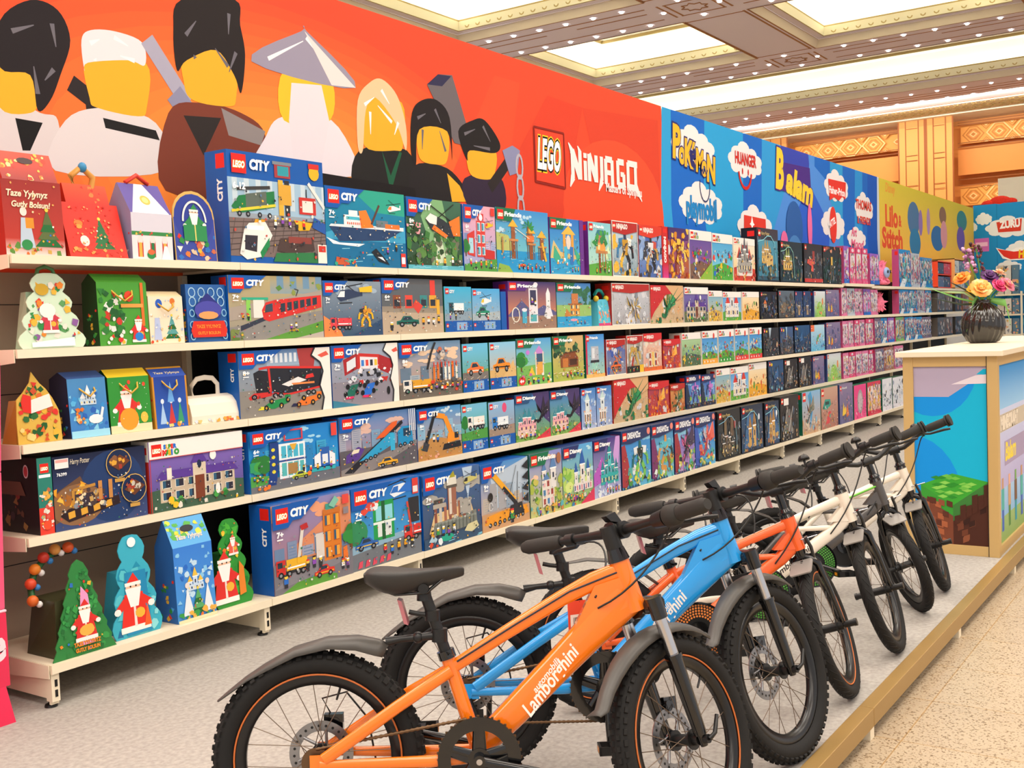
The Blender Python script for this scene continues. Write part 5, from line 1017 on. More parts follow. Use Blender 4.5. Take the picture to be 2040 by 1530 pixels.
def d_fr_p(A): A.R(0, 0, A.W, 1, '#a8d88a', '#58a8e0'); A.P([(0, .0), (0, .4), (A.W, .45), (A.W, 0)], '#79b85a'); tree(A, .12, .3, .4); A.R(.5, .2, .72, .48, '#e8a84a'); A.R(.54, .48, .7, .66, '#3a5a7a'); A.P([(.46, .66), (.76, .66), (.61, .84)], '#c88ad0'); [A.R(x, .2, x + .03, .7, '#e8dcc8') for x in (.5, .7)]; A.P([(.3, .2), (.4, .4), (.48, .2)], '#f0c23a'); A.E(.3, .7, .05, .05, '#c87ad8'); A.blobs(18, .05, .02, A.W, .25, .05, ['#e8d84a', '#c86aa8', '#f0a84a', '#8a5ab0', '#f0ece0']); figs(A, .1, .9, .04, 6, .08); A.E(.12, .1, .09, .09, '#e0302c'); A.T('4+', .06, .06, .1, '#fff', .05); hdr_name(A, 'Friends', '#14704a')
def d_fr_f(A): A.R(0, 0, A.W, 1, '#a8b84a', '#d8b078'); A.blobs(36, 0, .55, A.W, .92, .1, ['#2f5a3a', '#3a6a44', '#24482e', '#4a7a4a']); A.P([(.25, .3), (.25, .52), (.4, .6), (.75, .62), (.85, .5), (.85, .3)], '#8a4a26'); A.R(.32, .3, .5, .5, '#c87a3a'); A.R(.55, .34, .8, .48, '#4a2a1c'); A.L([(.22, .54), (.42, .62), (.88, .64)], .03, '#6a3a20'); [A.L([(k * .16, .18), (k * .16 + .12, .2)], .012, '#f0e0c0') for k in range(8)]; A.blobs(14, .3, .05, .9, .3, .05, ['#8a5a3a', '#e8d8c0', '#c8803a', '#3a2a20', '#6ab04a']); figs(A, .4, 1.0, .08, 5, .08); hdr_name(A, 'Friends', '#14704a')
def d_fr_t(A): A.R(0, 0, A.W, 1, '#a8d0b0', '#3a90e0'); A.R(.25, .4, .6, .72, '#b8bcc4'); A.R(.3, .44, .42, .68, '#dfe2e6'); A.R(.22, .34, .62, .4, '#2b2c34'); A.R(.28, .16, .56, .34, '#9ad0c0'); A.blobs(14, .1, .02, .7, .2, .05, ['#f0c23a', '#e86a9a', '#f0a84a', '#e8e8e8']); figs(A, .15, .65, .04, 4, .08); A.R(0, 0, .07, 1, '#c8244a'); A.R(0, .0, A.W, .08, '#f0b86a'); hdr_name(A, 'Friends', None, '#ffffff', .13)
def d_police(A):
    A.R(0, 0, A.W, 1, '#2a9ad8', '#1f7fcc'); clouds(A, 5, '#9fd4ee', .72); cityscape(A, .3, ['#2a84c0', '#3fa4d0', '#57b8d8'], 7, .45); [tree(A, x, .22, .36, '#2f9a6a') for x in (.12, .22)]; A.R(0, 0, A.W, .2, '#6d7078'); A.P([(0, .1), (0, .28), (.35, .24), (.3, .12)], '#4fa04a')
    A.P([(.26, .08), (.3, .3), (.32, .78), (.46, .78), (.44, .3), (.4, .08)], '#1d3f86'); [A.E(.37, y, .03, .03, '#e8d83a') for y in (.3, .42, .54, .66)]; A.R(.46, .16, .9, .74, '#eef2f4'); A.R(.5, .5, .87, .7, '#49b4cf'); A.R(.5, .2, .87, .42, '#58b8b8'); [A.R(x, .2, x + .02, .72, '#f4f6f6') for x in (.58, .68, .78)]; A.R(.46, .44, .92, .47, '#2b4f96'); A.R(.55, .78, .86, .8, '#d83a44'); A.R(.55, .78, .575, .96, '#d83a44'); A.R(.84, .78, .865, .96, '#d83a44'); A.R(.55, .94, .865, .965, '#d83a44'); A.P([(.68, .62), (.64, .72), (.76, .72), (.72, .62)], '#e0aa3a'); A.R(.6, .22, .76, .4, '#a8804a')
    A.P([(1.05, .26), (1.05, .44), (1.24, .56), (1.42, .44), (1.42, .26)], '#f0f2f4'); A.R(1.16, .26, 1.32, .58, '#2b5fae'); A.R(1.19, .3, 1.29, .46, '#e8eef2'); A.R(.95, .18, 1.42, .24, '#2fb0b8'); car(A, .66, .1, .3, '#c8d03a', '#1d1f26'); figs(A, .8, 1.4, .22, 5, .07); A.R(A.W - .14, .76, A.W - .04, .98, '#e4463c'); A.blobs(4, .1, .02, .3, .1, .05, ['#f07a2a']); A.E(.95, .18, .035, .04, '#f07a2a'); figs(A, .03, .2, .18, 4, .05); hdr_city(A, '6+', .6)
def d_transp(A):
    A.R(0, 0, A.W, 1, '#c89a88', '#5a88c0'); clouds(A, 6, '#e0b8a8', .6, .1); cityscape(A, .4, ['#8894ac', '#7aa0c0', '#a8aab8'], 8, .4); A.R(0, 0, A.W, .42, '#5f5a60'); A.P([(0, .0), (.5, 0), (A.W, .36), (A.W, .42), (0, .1)], '#8a8280')
    A.P([(.05, .04), (.95, .72), (1.08, .82), (1.1, .76), (.2, .02)], '#24242c'); A.P([(.3, .2), (.85, .62), (.92, .62), (.88, .4), (.55, .24)], '#2fa0cc'); A.R(.86, .3, .94, .6, '#38b0d8'); A.P([(1.0, .34), (1.0, .62), (1.08, .7), (1.26, .7), (1.28, .38)], '#1f8fc4'); A.R(1.1, .52, 1.24, .66, '#22405a'); A.P([(.6, .54), (.66, .6), (.9, .8), (1.0, .82), (.98, .74), (.76, .56)], '#e0602a'); A.P([(.08, .2), (.1, .34), (.3, .46), (.4, .4), (.3, .24)], '#5a3a8e'); A.P([(.16, .34), (.22, .42), (.32, .42), (.3, .36)], '#e8dcc0'); [wheel(A, x, y, .035) for x, y in ((.42, .2), (.5, .23), (.58, .25), (1.04, .36), (1.12, .38), (1.24, .38))]; car(A, .62, .02, .36, '#efae2a', '#222'); hdr_city(A, '7+', .48)
    [A.R(A.W - .14 + k * .035, .6, A.W - .125 + k * .035, 1, '#e8ecf2') for k in range(4)]
def d_excav(A):
    A.R(0, 0, A.W, 1, '#d8b078', '#3f90cc'); clouds(A, 4, '#c8dce8', .5); cityscape(A, .4, ['#7aa8c8', '#90b8d0'], 5, .35); A.P([(0, 0), (0, .24), (.35, .44), (.75, .34), (A.W, .2), (A.W, 0)], '#c08a4a'); A.P([(.14, .3), (.36, .86), (.42, .84), (.22, .3)], '#23242a'); A.L([(.4, .86), (.64, .8), (.8, .42)], .1, '#f0932a'); A.E(.4, .86, .06, .06, '#23242a'); A.P([(.08, .2), (.14, .36), (.26, .3), (.2, .16)], '#3a3c42'); A.P([(.68, .28), (.7, .46), (.95, .46), (.98, .3)], '#f0932a'); A.R(.86, .34, .96, .46, '#2b2d34'); A.P([(.56, .14), (.6, .26), (1.0, .28), (1.02, .16)], '#26272c'); figs(A, .32, .5, .3, 2, .1); A.blobs(10, 0, 0, .5, .12, .04, ['#c87a4a', '#e8a88a', '#a8703a']); hdr_city(A, '8+', .34)
def d_fire(A):
    A.R(0, 0, A.W, 1, '#b0705a', '#8a86b8'); clouds(A, 5, '#e8a07a', .62, .14); A.P([(.3, .5), (A.W, .95), (A.W, .3), (.3, .3)], '#d88a64'); cityscape(A, .36, ['#6a84a8', '#7f90b0', '#9aa0b8'], 6, .3); A.R(0, 0, A.W, .34, '#77747c'); A.P([(.1, 0), (.5, .16), (.9, .06), (.9, 0)], '#5a9a3a'); A.P([(0, .06), (.4, .3), (1.1, .36), (1.1, .2), (.5, .1)], '#85828a')
    house(A, .72, .24, .26, .56, '#d87a22', None, '#f6a43a', 3, 2, '#b85a1c'); A.R(.72, .78, .98, .84, '#c8702a'); A.R(.6, .3, .72, .58, '#d8d0c8'); A.R(.76, .83, .9, .9, '#3f9a8a'); A.L([(.34, .32), (.42, .72)], .045, '#dcd6cc'); A.P([(.38, .72), (.48, .74), (.5, .68), (.4, .66)], '#b8282c'); truck(A, .03, .16, .42, '#d0302a', '#e8b22a'); A.R(.32, .3, .46, .36, '#f0b82a'); car(A, .56, .06, .3, '#d8352a', '#f0b82a'); A.P([(1.0, .18), (1.0, .34), (1.06, .36), (1.08, .18)], '#e8742a'); figs(A, .42, .7, .2, 3, .09); figs(A, .95, 1.1, .06, 2, .08); figs(A, .1, .2, .02, 1, .1); tree(A, A.W - .02, .3, .3)
    A.P([(.8, .88), (.9, .98), (.96, .92), (.88, .84)], '#7fc0a8'); A.R(A.W - .14, .86, A.W - .04, .97, '#e04a40'); A.R(A.W - .13, .74, A.W - .05, .82, '#8a7f86'); hdr_city(A, '7+', .55)
def d_bank(A):
    A.R(0, 0, A.W, 1, '#4aa8d8', '#1d6fc4'); A.E(.08, .45, .14, .16, '#2f8a5a'); A.R(0, 0, A.W, .3, '#6e747c'); A.P([(0, .2), (A.W, .3), (A.W, .36), (0, .3)], '#8ab0c8'); A.R(.3, .3, .6, .78, '#1f9a4c'); A.R(.36, .34, .56, .5, '#dfe6e4'); A.R(.34, .54, .58, .72, '#8ad4e0'); A.R(.42, .3, .47, .78, '#1a5a30'); A.R(.3, .5, .62, .53, '#e8efe8'); A.P([(.14, .7), (.2, .78), (.4, .8), (.32, .68)], '#e04a3a'); A.blobs(12, .15, .68, .4, .84, .05, ['#e8eef2', '#e04a3a', '#c8d0d8'])
    heli(A, .55, .78, .4, '#e8f0f6', '#2a6fc4'); A.P([(.66, .84), (.8, .95), (.98, .92), (.9, .82)], '#2a70cc'); A.R(.82, .42, .98, .74, '#2b2b30'); A.L([(.84, .4), (.8, .7)], .03, '#c84a3a'); truck(A, .74, .18, .42, '#d8332c', '#d8332c'); car(A, .04, .22, .32, '#2a62b0', '#e8c03a'); [A.P([(.06 + k * .1, .02), (.12 + k * .1, .03), (.13 + k * .1, .11), (.08 + k * .1, .1)], '#d84a60') for k in range(5)]; figs(A, .4, .9, .12, 5, .08); A.R(A.W - .12, .78, A.W - .03, .98, '#d84038'); A.R(A.W - .11, .8, A.W - .04, .88, '#e8e2dc'); hdr_city(A, '7+', .46)
def d_prison(A):
    A.R(0, 0, A.W, 1, '#3a4658', '#44669a'); clouds(A, 7, '#a8a49c', .45, .12); A.P([(.1, .2), (.2, .45), (.9, .5), (1.0, .2)], '#e0c08a'); A.P([(.75, 1), (.95, 1), (.85, .55)], '#b8cce0')
    A.P([(.12, .15), (.2, .32), (1.0, .38), (1.02, .18)], '#7a7f78'); [A.R(.2 + k * .09, .3, .25 + k * .09, .56, ['#8a5040', '#c8c0b4', '#a86a50'][k % 3]) for k in range(8)]; A.R(.18, .52, .42, .58, '#b0a89c'); A.R(.2, .58, .36, .64, '#4a4640'); A.R(.46, .38, .62, .84, '#9a6450'); A.R(.48, .4, .53, .84, '#d8cec0'); A.R(.44, .76, .64, .8, '#5c554c'); A.R(.45, .8, .63, .92, '#e0dccc'); A.P([(.47, .9), (.61, .9), (.58, .99), (.5, .99)], '#a8a02a'); A.R(.2, .3, 1.0, .33, '#8f958c'); [A.R(.24 + k * .07, .16, .25 + k * .07, .32, '#5c625c') for k in range(11)]; A.R(.68, .36, .9, .56, '#a8a49c')
    water(A, 0, .14, '#34506e'); A.E(.42, .1, .12, .05, '#1fa88a'); A.P([(.75, .12), (.82, .2), (1.0, .22), (1.04, .14), (.9, .08)], '#d8d0a0'); figs(A, .1, .6, .12, 5, .09); A.blobs(8, .05, .02, .35, .14, .05, ['#e8eef2', '#d8482a', '#a8c8d8']); heli(A, .76, .76, .26, '#c8c070', '#23262e'); hdr_city(A, '7+', .46)
def d_mcrane(A):
    A.R(0, 0, A.W, 1, '#d8b48a', '#4a90d0'); A.P([(.2, .8), (A.W, 1), (A.W, .5), (.3, .3)], '#b8c8d8'); cityscape(A, .28, ['#a8a8ac', '#c0b4a4', '#8fa4b8'], 6, .45); A.R(0, 0, A.W, .26, '#c89a70'); A.L([(.22, .86), (.7, .36)], .085, '#efaa2a'); A.L([(.45, .6), (.74, .3)], .06, '#26262c'); A.P([(.16, .84), (.2, .94), (.28, .9), (.28, .82)], '#d8442c'); A.L([(.74, .3), (.78, .8)], .01, '#333'); A.L([(.6, .5), (.75, .9)], .008, '#444'); A.P([(.04, .1), (.1, .22), (.5, .26), (.96, .26), (1.0, .12), (.3, .06)], '#ee9c26'); A.P([(.55, .12), (.6, .3), (.85, .32), (.9, .14)], '#2b2c32'); [wheel(A, .16 + k * .1, .08 + k * .006, .035) for k in range(8)]; A.E(.18, .5, .05, .07, '#26211f'); A.ring(.18, .36, .04, .06, .01, '#ddd', 8); figs(A, .55, .7, .0, 1, .14); [A.P([(A.W - .02, .95 - k * .17), (A.W - .16, .86 - k * .17), (A.W - .02, .8 - k * .17)], '#26262c') for k in range(4)]; hdr_city(A, '9+', .34)
def d_mans(A): A.R(0, 0, A.W, 1, '#c8c87a', '#8a90d0'); clouds(A, 4, '#f0c8a8', .5); A.blobs(30, 0, .1, A.W, .6, .1, ['#7aa83a', '#a8b84a', '#5a8a34', '#c8c05a']); A.R(.3, .12, .62, .55, '#e8e0d4'); [A.R(.33 + i * .1, .16 + j * .14, .39 + i * .1, .25 + j * .14, ['#a84a44', '#4a7fb0', '#e8b0b0'][(i + j) % 3]) for i in range(3) for j in range(3)]; spire(A, .36, .5, .1, .34, '#eee6dc', '#5a84b8'); spire(A, .6, .4, .14, .55, '#e8e4e0', '#5a84b8'); A.P([(.3, .55), (.5, .55), (.42, .66)], '#5a84b8'); A.blobs(20, 0, .0, A.W, .16, .06, ['#8ab04a', '#e8b04a', '#c8844a', '#5ab0b8']); figs(A, .15, .8, .03, 4, .08); hdr_name(A, 'Friends', '#14704a'); A.E(A.W - .1, .86, .06, .09, '#a86a4a')
def d_dis_c(A): A.R(0, 0, A.W, 1, '#a8c85a', '#58a8e0'); clouds(A, 4, '#b8e0ec', .5); A.blobs(24, 0, .3, A.W, .6, .14, ['#8ac04a', '#b8d86a', '#d8e88a']); [spire(A, x, .3, w, h, '#ece6e0', '#2a5fae') for x, w, h in ((.4, .1, .42), (.78, .1, .45), (.6, .14, .62))]; A.R(.32, .22, .9, .36, '#e8e0d8'); [A.R(.34 + k * .07, .24, .37 + k * .07, .32, ['#2a4a8e', '#d86a8a'][k % 2]) for k in range(8)]; A.blobs(26, .05, .02, .7, .24, .05, ['#e0a84a', '#d8442c', '#e8dcc8', '#3a7ab0']); figs(A, .1, .6, .06, 6, .08); A.P([(.5, 0), (A.W, .22), (A.W, 0)], '#d8345a'); hdr_name(A, 'Disney', '#25306a')
def d_dis_p(A): A.R(0, 0, A.W, 1, '#b0b8e0', '#4a2f86'); A.P([(.6, .4), (.8, 1), (.98, 1), (.85, .4)], '#d0a0e0'); A.P([(0, .4), (.3, .7), (.5, .3), (0, .2)], '#b85ac0'); castle(A, .25, .2, .6, '#2fb0b0', '#1f8a98', 5); spire(A, .55, .5, .12, .42, '#58c8c8', '#1f8a98'); A.blobs(24, .05, .0, A.W, .2, .07, ['#dfe8f4', '#b8c8ec', '#e8f0f8', '#8a7ac8']); figs(A, .4, .9, .04, 5, .07); hdr_name(A, 'Disney', '#1f2a66')
def d_dis_d(A): A.R(0, 0, A.W, 1, '#7aa84a', '#3f7fc8'); A.P([(.5, 1), (A.W, 1), (A.W, .3), (.75, .5)], '#4a3a6e'); castle(A, .08, .2, .5, '#eaa8b0', '#3a8a9a', 4); A.R(.05, .08, .55, .24, '#e8c8c0'); dragon(A, .78, .55, .5, ['#26222e', '#3a2f48', '#1a1720', '#4a3a58']); A.blobs(20, 0, 0, A.W, .2, .06, ['#5a9a44', '#8ab85a', '#c8c06a']); A.P([(.55, 0), (A.W, .2), (A.W, 0)], '#d83a4a'); figs(A, .1, .6, .06, 4, .08); hdr_name(A, 'Disney', '#25507e')
def d_dis_i(A): A.R(0, 0, A.W, 1, '#a8b8dc', '#3a80c8'); A.blobs(12, 0, .3, A.W, .9, .1, ['#88b0dc', '#b8c0e0', '#c8d8ec']); house(A, .12, .12, .34, .3, '#eae6e2', None, '#c88a4a', 1, 3); A.R(.1, .42, .48, .46, '#e0a88a'); spire(A, .29, .42, .2, .48, '#dfe8e8', '#c8e0dc'); A.blobs(12, 0, 0, A.W, .14, .05, ['#e8eef6', '#b0b8e0', '#8a98c8']); figs(A, .1, .5, .04, 2, .09); hdr_name(A, 'Disney', None, '#ffffff', .13)
def dream(A, c1, c2, pal, subj, left):
    A.R(0, 0, A.W, 1, c1, c2); clouds(A, 4, '#88c8e8', .4, .12); A.P([(0, .05), (0, .74), (.12, .76), (.22, .5), (.3, .2), (.16, .0)], left); A.blobs(16, .2, .05, A.W, .4, .1, ['#8ac04a', '#d8d06a', '#58b0a8', pal[1]])
    if subj == 'm': mech(A, A.W * .62, .1, .7, pal)
    else: dragon(A, A.W * .55, .45, .6, pal); shards(A, A.W * .55, .5, .28, 26, pal)
    A.blobs(14, .1, 0, A.W, .16, .06, ['#e8d84a', '#58c0c8', '#4a9a4a', '#e8f0f0']); A.P([(0, 1), (A.W, 1), (A.W, .84), (A.W * .66, .8), (A.W * .3, .76), (0, .78)], '#1c2f62'); logo(A, .03, .82, .14); A.T('DREAMZzz', .2, .85, .14, '#f4f4f6', .05, .12, fit=min(.48, A.W - .3)); A.E(A.W - .08, .92, .06, .06, '#f08a7a'); [A.P([(k * .1, 0), (k * .1 + .05, .06), (k * .1 + .1, 0)], '#1c3f6a') for k in range(6)]
def d_dr_1(A): dream(A, '#58b0d8', '#2f80d0', ['#2f9a5a', '#e8eef0', '#23302c', '#7ac85a', '#1f6a6a'], 'm', '#a8323a')
def d_dr_2(A): dream(A, '#78c0d0', '#3a88c8', ['#3aa0a8', '#d89a4a', '#8a5a3a', '#5ac0d0', '#2b3a3a'], 'm', '#7a2f6a')
def d_dr_3(A): dream(A, '#b88ac8', '#4a70c0', ['#2b2a38', '#4a3a58', '#e06aa0', '#3a3448'], 'd', '#a02f3a')
def d_dr_4(A): dream(A, '#58b0e0', '#2f70d0', ['#d8443a', '#e86a5a', '#2f4a9a', '#e8e0e8'], 'd', '#3a5ab8')
def d_dr_s(A): dream(A, '#6aa0d8', '#2b5ab0', ['#4a4a9a', '#c87ad0', '#2b3a6a', '#8ab0e8'], 'm', '#22304a'); A.R(0, 0, A.W, .14, '#1c2440'); figs(A, .1, A.W - .1, .02, 4, .07)
def dark(A, c0, c1, fn, dome='#58b8d8', nm=None):
    A.R(0, 0, A.W, 1, c0, c1); A.blobs(16, 0, .1, A.W, .8, .16, [c0, c1]); A.blobs(30, .03, .06, A.W - .03, .8, .09, [c0, c1, '#5a6470', '#3f4a58', '#6a5f54', '#4a5a6e']); fn(A)
    if dome: A.L([(.02, .74), (.3, .78), (.5, .86), (.68, .86), (min(A.W - .05, .86), .74), (min(A.W - .03, .92), .4), (min(A.W - .02, .94), .1)], .018, dome)
    logo(A, .04, .84, .12)
    if nm: A.T(nm, .19, .87, .09, '#c8b070', .02, .1, fit=min(.42, A.W - .25))
    A.R(0, 0, A.W, .03, '#101218')
GOLD = ['#d8b05a', '#c89a44', '#e8c878', '#a87a34']
def d_hp_b(A): dark(A, '#2a5a6e', '#3a2f38', lambda A: (A.R(.05, .1, A.W - .05, .78, '#3a7f9a', '#4a94ae'), castle(A, .22, .34, .48, '#d0a85a', '#b8904a', 4), A.R(.4, .3, .78, .5, '#d8b266'), A.blobs(26, .1, .06, A.W - .1, .32, .07, ['#3a4a48', '#4a6a5a', '#2b3836', '#8a7a4a'])), '#8ad0dc', 'Harry Potter')
def d_hp_g(A): dark(A, '#1f3f4a', '#1c2a30', lambda A: (castle(A, .2, .3, .6, '#d0a850', '#8a9a5a', 4), A.blobs(24, .1, .06, A.W - .1, .32, .07, ['#23413a', '#2f5a48', '#8a7a4a'])), '#9ad8c8', 'Harry Potter')
def d_sw_r(A): dark(A, '#3a3f44', '#2e2624', lambda A: (A.P([(.2, .5), (.24, .6), (.75, .62), (.78, .5), (.5, .44)], '#d8584a'), A.P([(.5, .3), (.52, .46), (.66, .46), (.68, .3)], '#e0584a'), [A.R(.62 + k * .04, .6, .64 + k * .04, .82, '#d8584a') for k in range(4)], A.R(0, 0, A.W, .12, '#c8382c')), None)
def d_sw_d(A): dark(A, '#1e3a34', '#2b2420', lambda A: (A.blobs(24, 0, .1, A.W, .7, .1, ['#264a3a', '#1c3028', '#3a5a6a']), A.R(.62, .5, .76, .72, '#d8b04a'), A.R(.6, .1, .62, .5, '#b89a5a'), A.R(.78, .1, .8, .5, '#b89a5a'), A.blobs(10, .1, .85, A.W, .98, .06, ['#e8a07a', '#c86a4a'])), None)
def d_hp_1(A): dark(A, '#1c2228', '#1a1c26', lambda A: (A.blobs(16, .1, .2, A.W - .1, .8, .1, ['#2b3a5a', '#3a5a8a', '#2a2f3a']), house(A, .3, .4, .3, .16, '#4a3020', '#d8743a', '#f0a83a', 1, 3), A.blobs(12, .1, .05, A.W - .1, .35, .07, ['#5a5a3a', '#8a7a4a', '#3a3a3a'])), None, 'Harry Potter')
def d_hp_2(A): dark(A, '#2b4a7a', '#2a3f6a', lambda A: (spire(A, A.W * .5, .1, .2, .6, '#a8906a', '#4a4a5a'), A.blobs(8, 0, .1, A.W, .5, .07, ['#3a5a9a', '#8a7a6a'])), None)
def d_hp_d(A): dark(A, '#2b3234', '#1e2226', lambda A: (castle(A, .2, .1, .6, '#6a5a44', '#3a3f40', 4), A.R(.3, .5, .42, .84, '#7a6448'), A.R(.62, .45, .78, .84, '#6a5440'), A.blobs(18, .1, .05, A.W, .3, .06, ['#8a7450', '#3a3a34', '#a8905a']), A.R(.8, .6, .9, .75, '#a8382c')), '#7ab0c8', 'Harry Potter')
def d_hp_t(A): dark(A, '#24486e', '#1c2c44', lambda A: (A.P([(.1, .1), (.9, .1), (.7, .8), (.3, .8)], '#3a6a9a'), spire(A, A.W * .38, .1, .16, .7, '#d0a050', '#a87a3a'), spire(A, A.W * .58, .1, .16, .78, '#d8aa5a', '#a87a3a'), A.E(A.W * .8, .72, .05, .07, '#e8eef4'), A.blobs(14, .1, .04, A.W, .24, .06, ['#a86a3a', '#3a5a7a', '#c8a05a'])), '#8ad0e0', 'Harry Potter')
def d_bat_1(A): dark(A, '#2a2e34', '#23262c', lambda A: (A.P([(.5, 1), (.75, 1), (.6, .6)], '#b8ccd8'), A.P([(.2, .3), (.4, .62), (.7, .66), (.6, .4), (.35, .24)], '#3c4248'), A.blobs(12, .2, .2, .7, .6, .06, ['#5a6068', '#1b1d20', '#8a6a4a']), A.E(A.W * .85, .4, .08, .1, '#d8b08a'), A.E(.3, .88, .07, .04, '#f0c82a')), None)
def d_bat_2(A): dark(A, '#4a4c54', '#3a5a8a', lambda A: (cityscape(A, .1, ['#3a3f48', '#5a5a60'], 5, .5), A.blobs(20, 0, .05, A.W, .3, .06, ['#7a6a64', '#8d8f98', '#b07a4a']), A.P([(.5, 1), (.66, 1), (.6, .5)], '#9ac0dc'), A.E(.3, .88, .07, .05, '#f0c82a')), None)
def d_bat_3(A): dark(A, '#1f3450', '#24507e', lambda A: (dragon(A, .5, .42, .5, ['#2b4a7a', '#3a6aa0', '#1b2436', '#58a0c8']), A.blobs(14, 0, .04, A.W, .2, .06, ['#3a6a8a', '#8ac0d8', '#c8584a']), A.E(.26, .88, .07, .05, '#f0c82a')), None)
def d_sw_g(A): dark(A, '#4a4640', '#5a6a78', lambda A: (A.P([(.1, .2), (.5, .6), (.85, .5), (.6, .2)], '#7a6a54'), A.blobs(24, 0, .05, A.W, .6, .08, ['#6a5a48', '#8a8a84', '#b88a5a', '#4a5048'])), None)
def d_sw_w(A): dark(A, '#1d1c1e', '#2b2624', lambda A: (A.P([(.2, .2), (.35, .7), (.6, .7), (.75, .2)], '#6d6a66'), A.L([(.12, .1), (.45, .75)], .03, '#b8b4ac'), A.L([(.78, .75), (.5, .2)], .03, '#c8c4bc'), A.blobs(16, .1, .02, A.W, .3, .06, ['#a8825a', '#5a4a3a', '#8a8a88']), A.R(.2, .8, .5, .95, '#f2efe8')), None)
def d_dino(A): A.R(0, 0, A.W, 1, '#c8a078', '#88b8dc'); A.P([(.4, .9), (.6, 1), (.8, .7), (.6, .2), (.5, .1), (.56, .5)], '#3a9ad0'); dragon(A, .5, .5, .55, ['#5a6a5a', '#8a8a7a', '#4a5a70', '#c8784a']); A.blobs(20, 0, 0, A.W, .3, .08, ['#c88a5a', '#8ab0c8', '#d8c8b0']); logo(A, .04, .78, .2)
def d_car_r(A): A.R(0, 0, A.W, 1, '#a86a5a', '#c8a08a'); A.L([(.1, .1), (A.W, .7)], .16, '#b8887a'); A.P([(.1, .5), (.3, .72), (.7, .7), (.75, .55), (.4, .46)], '#2f9a8a'); A.R(.3, .58, .6, .66, '#20403c'); A.P([(.3, .1), (.55, .4), (.75, .4), (.6, .12)], '#d8404a'); A.blobs(16, 0, 0, A.W, .3, .07, ['#c88a7a', '#7a4a44', '#58a088']); logo(A, .04, .8, .17)
def d_mc_b(A): A.R(0, 0, A.W, 1, '#58b0d8', '#b8d8e8'); A.R(0, .75, .4, 1, '#e8763a'); A.blobs(14, .1, .1, A.W, .7, .1, ['#e87a5a', '#f0ece8', '#5a9ad0', '#58a84a']); logo(A, .04, .82, .12)
def d_mc_g(A): A.R(0, 0, A.W, 1, '#7ab04a', '#dfe4ec'); A.E(A.W * .5, .2, .4, .4, '#9aca5a'); A.blobs(12, .1, .1, A.W, .6, .08, ['#5a8a34', '#e8a06a', '#c8d88a']); A.R(0, 0, .06, 1, '#2a4a9a'); A.E(A.W * .75, .6, .08, .14, '#e8823a'); logo(A, .1, .84, .12)
def d_mc_o(A): A.R(0, 0, A.W, 1, '#5a5a8a', '#8a7a9a'); A.blobs(22, 0, .05, A.W, .85, .1, ['#6a6a9a', '#a87a9a', '#4a4a70']); A.P([(.2, .2), (.3, .55), (.42, .2)], '#f0c83a'); A.P([(.5, .15), (.62, .5), (.75, .18)], '#e8762a'); A.E(A.W * .4, .32, .08, .1, '#e8c03a'); logo(A, .04, .84, .12); A.T('Minecraft', .2, .88, .07, '#d8d8dc', .05, fit=min(.4, A.W - .25))
def d_advent(A): A.R(0, 0, A.W, 1, '#2a7f70'); A.R(0, 0, A.W, .35, '#e0402f'); logo(A, A.W * .2, .8, A.W * .6); A.R(A.W * .1, .74, A.W * .9, .78, '#fff'); A.blobs(40, .02, .08, A.W - .02, .62, .035, ['#e8e0d0', '#d8584a', '#e8b04a', '#8ac0a8', '#b86a4a']); A.E(A.W * .5, .12, .06, .06, '#f0502f')
def d_trunk(A):
    A.R(0, 0, A.W, 1, '#3a4a7a', '#141f40'); A.E(.9, .5, .5, .5, '#1f3a6a', 24); A.P([(0, .1), (0, .5), (.4, .7), (.6, .3)], '#6a4a34'); A.E(.35, .32, .4, .28, '#8a6444', 20); A.blobs(14, 0, .3, .5, .62, .07, ['#e8a02a', '#f0c04a', '#a8682a'])
    A.P([(.08, .2), (.2, .1), (1.0, .24), (.98, .36), (.2, .28)], '#2b1a20'); [A.P([(.2 + k * .19, .14 + k * .025), (.3 + k * .19, .16 + k * .025), (.29 + k * .19, .25 + k * .025), (.19 + k * .19, .23 + k * .025)], '#e0a53a') for k in range(4)]; A.R(.28, .28, .6, .46, '#3a2f3a'); A.L([(.28, .28), (.28, .52), (.62, .56)], .04, '#c08a3a'); A.blobs(26, .3, .28, .75, .5, .05, ['#8a8f98', '#4a3a3a', '#c8a05a', '#a83a2a', '#e8d8b0']); A.R(.66, .34, .72, .6, '#c88a4a'); A.R(.82, .34, .88, .6, '#c88a4a')
    for x, y in ((1.0, .8), (1.22, .42)): A.E(x, y, .2, .2, '#14284e', 18); A.ring(x, y, .2, .2, .012, '#d8b060', 18); A.P([(x - .16, y), (x, y - .1), (x + .18, y + .02), (x + .02, y + .12)], '#6a3a24'); A.blobs(12, x - .12, y - .04, x + .12, y + .1, .05, ['#e0a53a', '#8a5a3a', '#c8c0b0', '#a83a2a']); A.R(x - .08, y - .26, x + .08, y - .21, '#c89a4a')
    A.R(.02, .84, .22, .97, '#f2ece8'); A.R(.03, .92, .21, .96, '#e8a8a0'); A.T('Harry Potter', .24, .88, .1, '#e8dcc0', .0, .2, fit=.3); A.T('76399', .04, .74, .06, '#fff', .02)
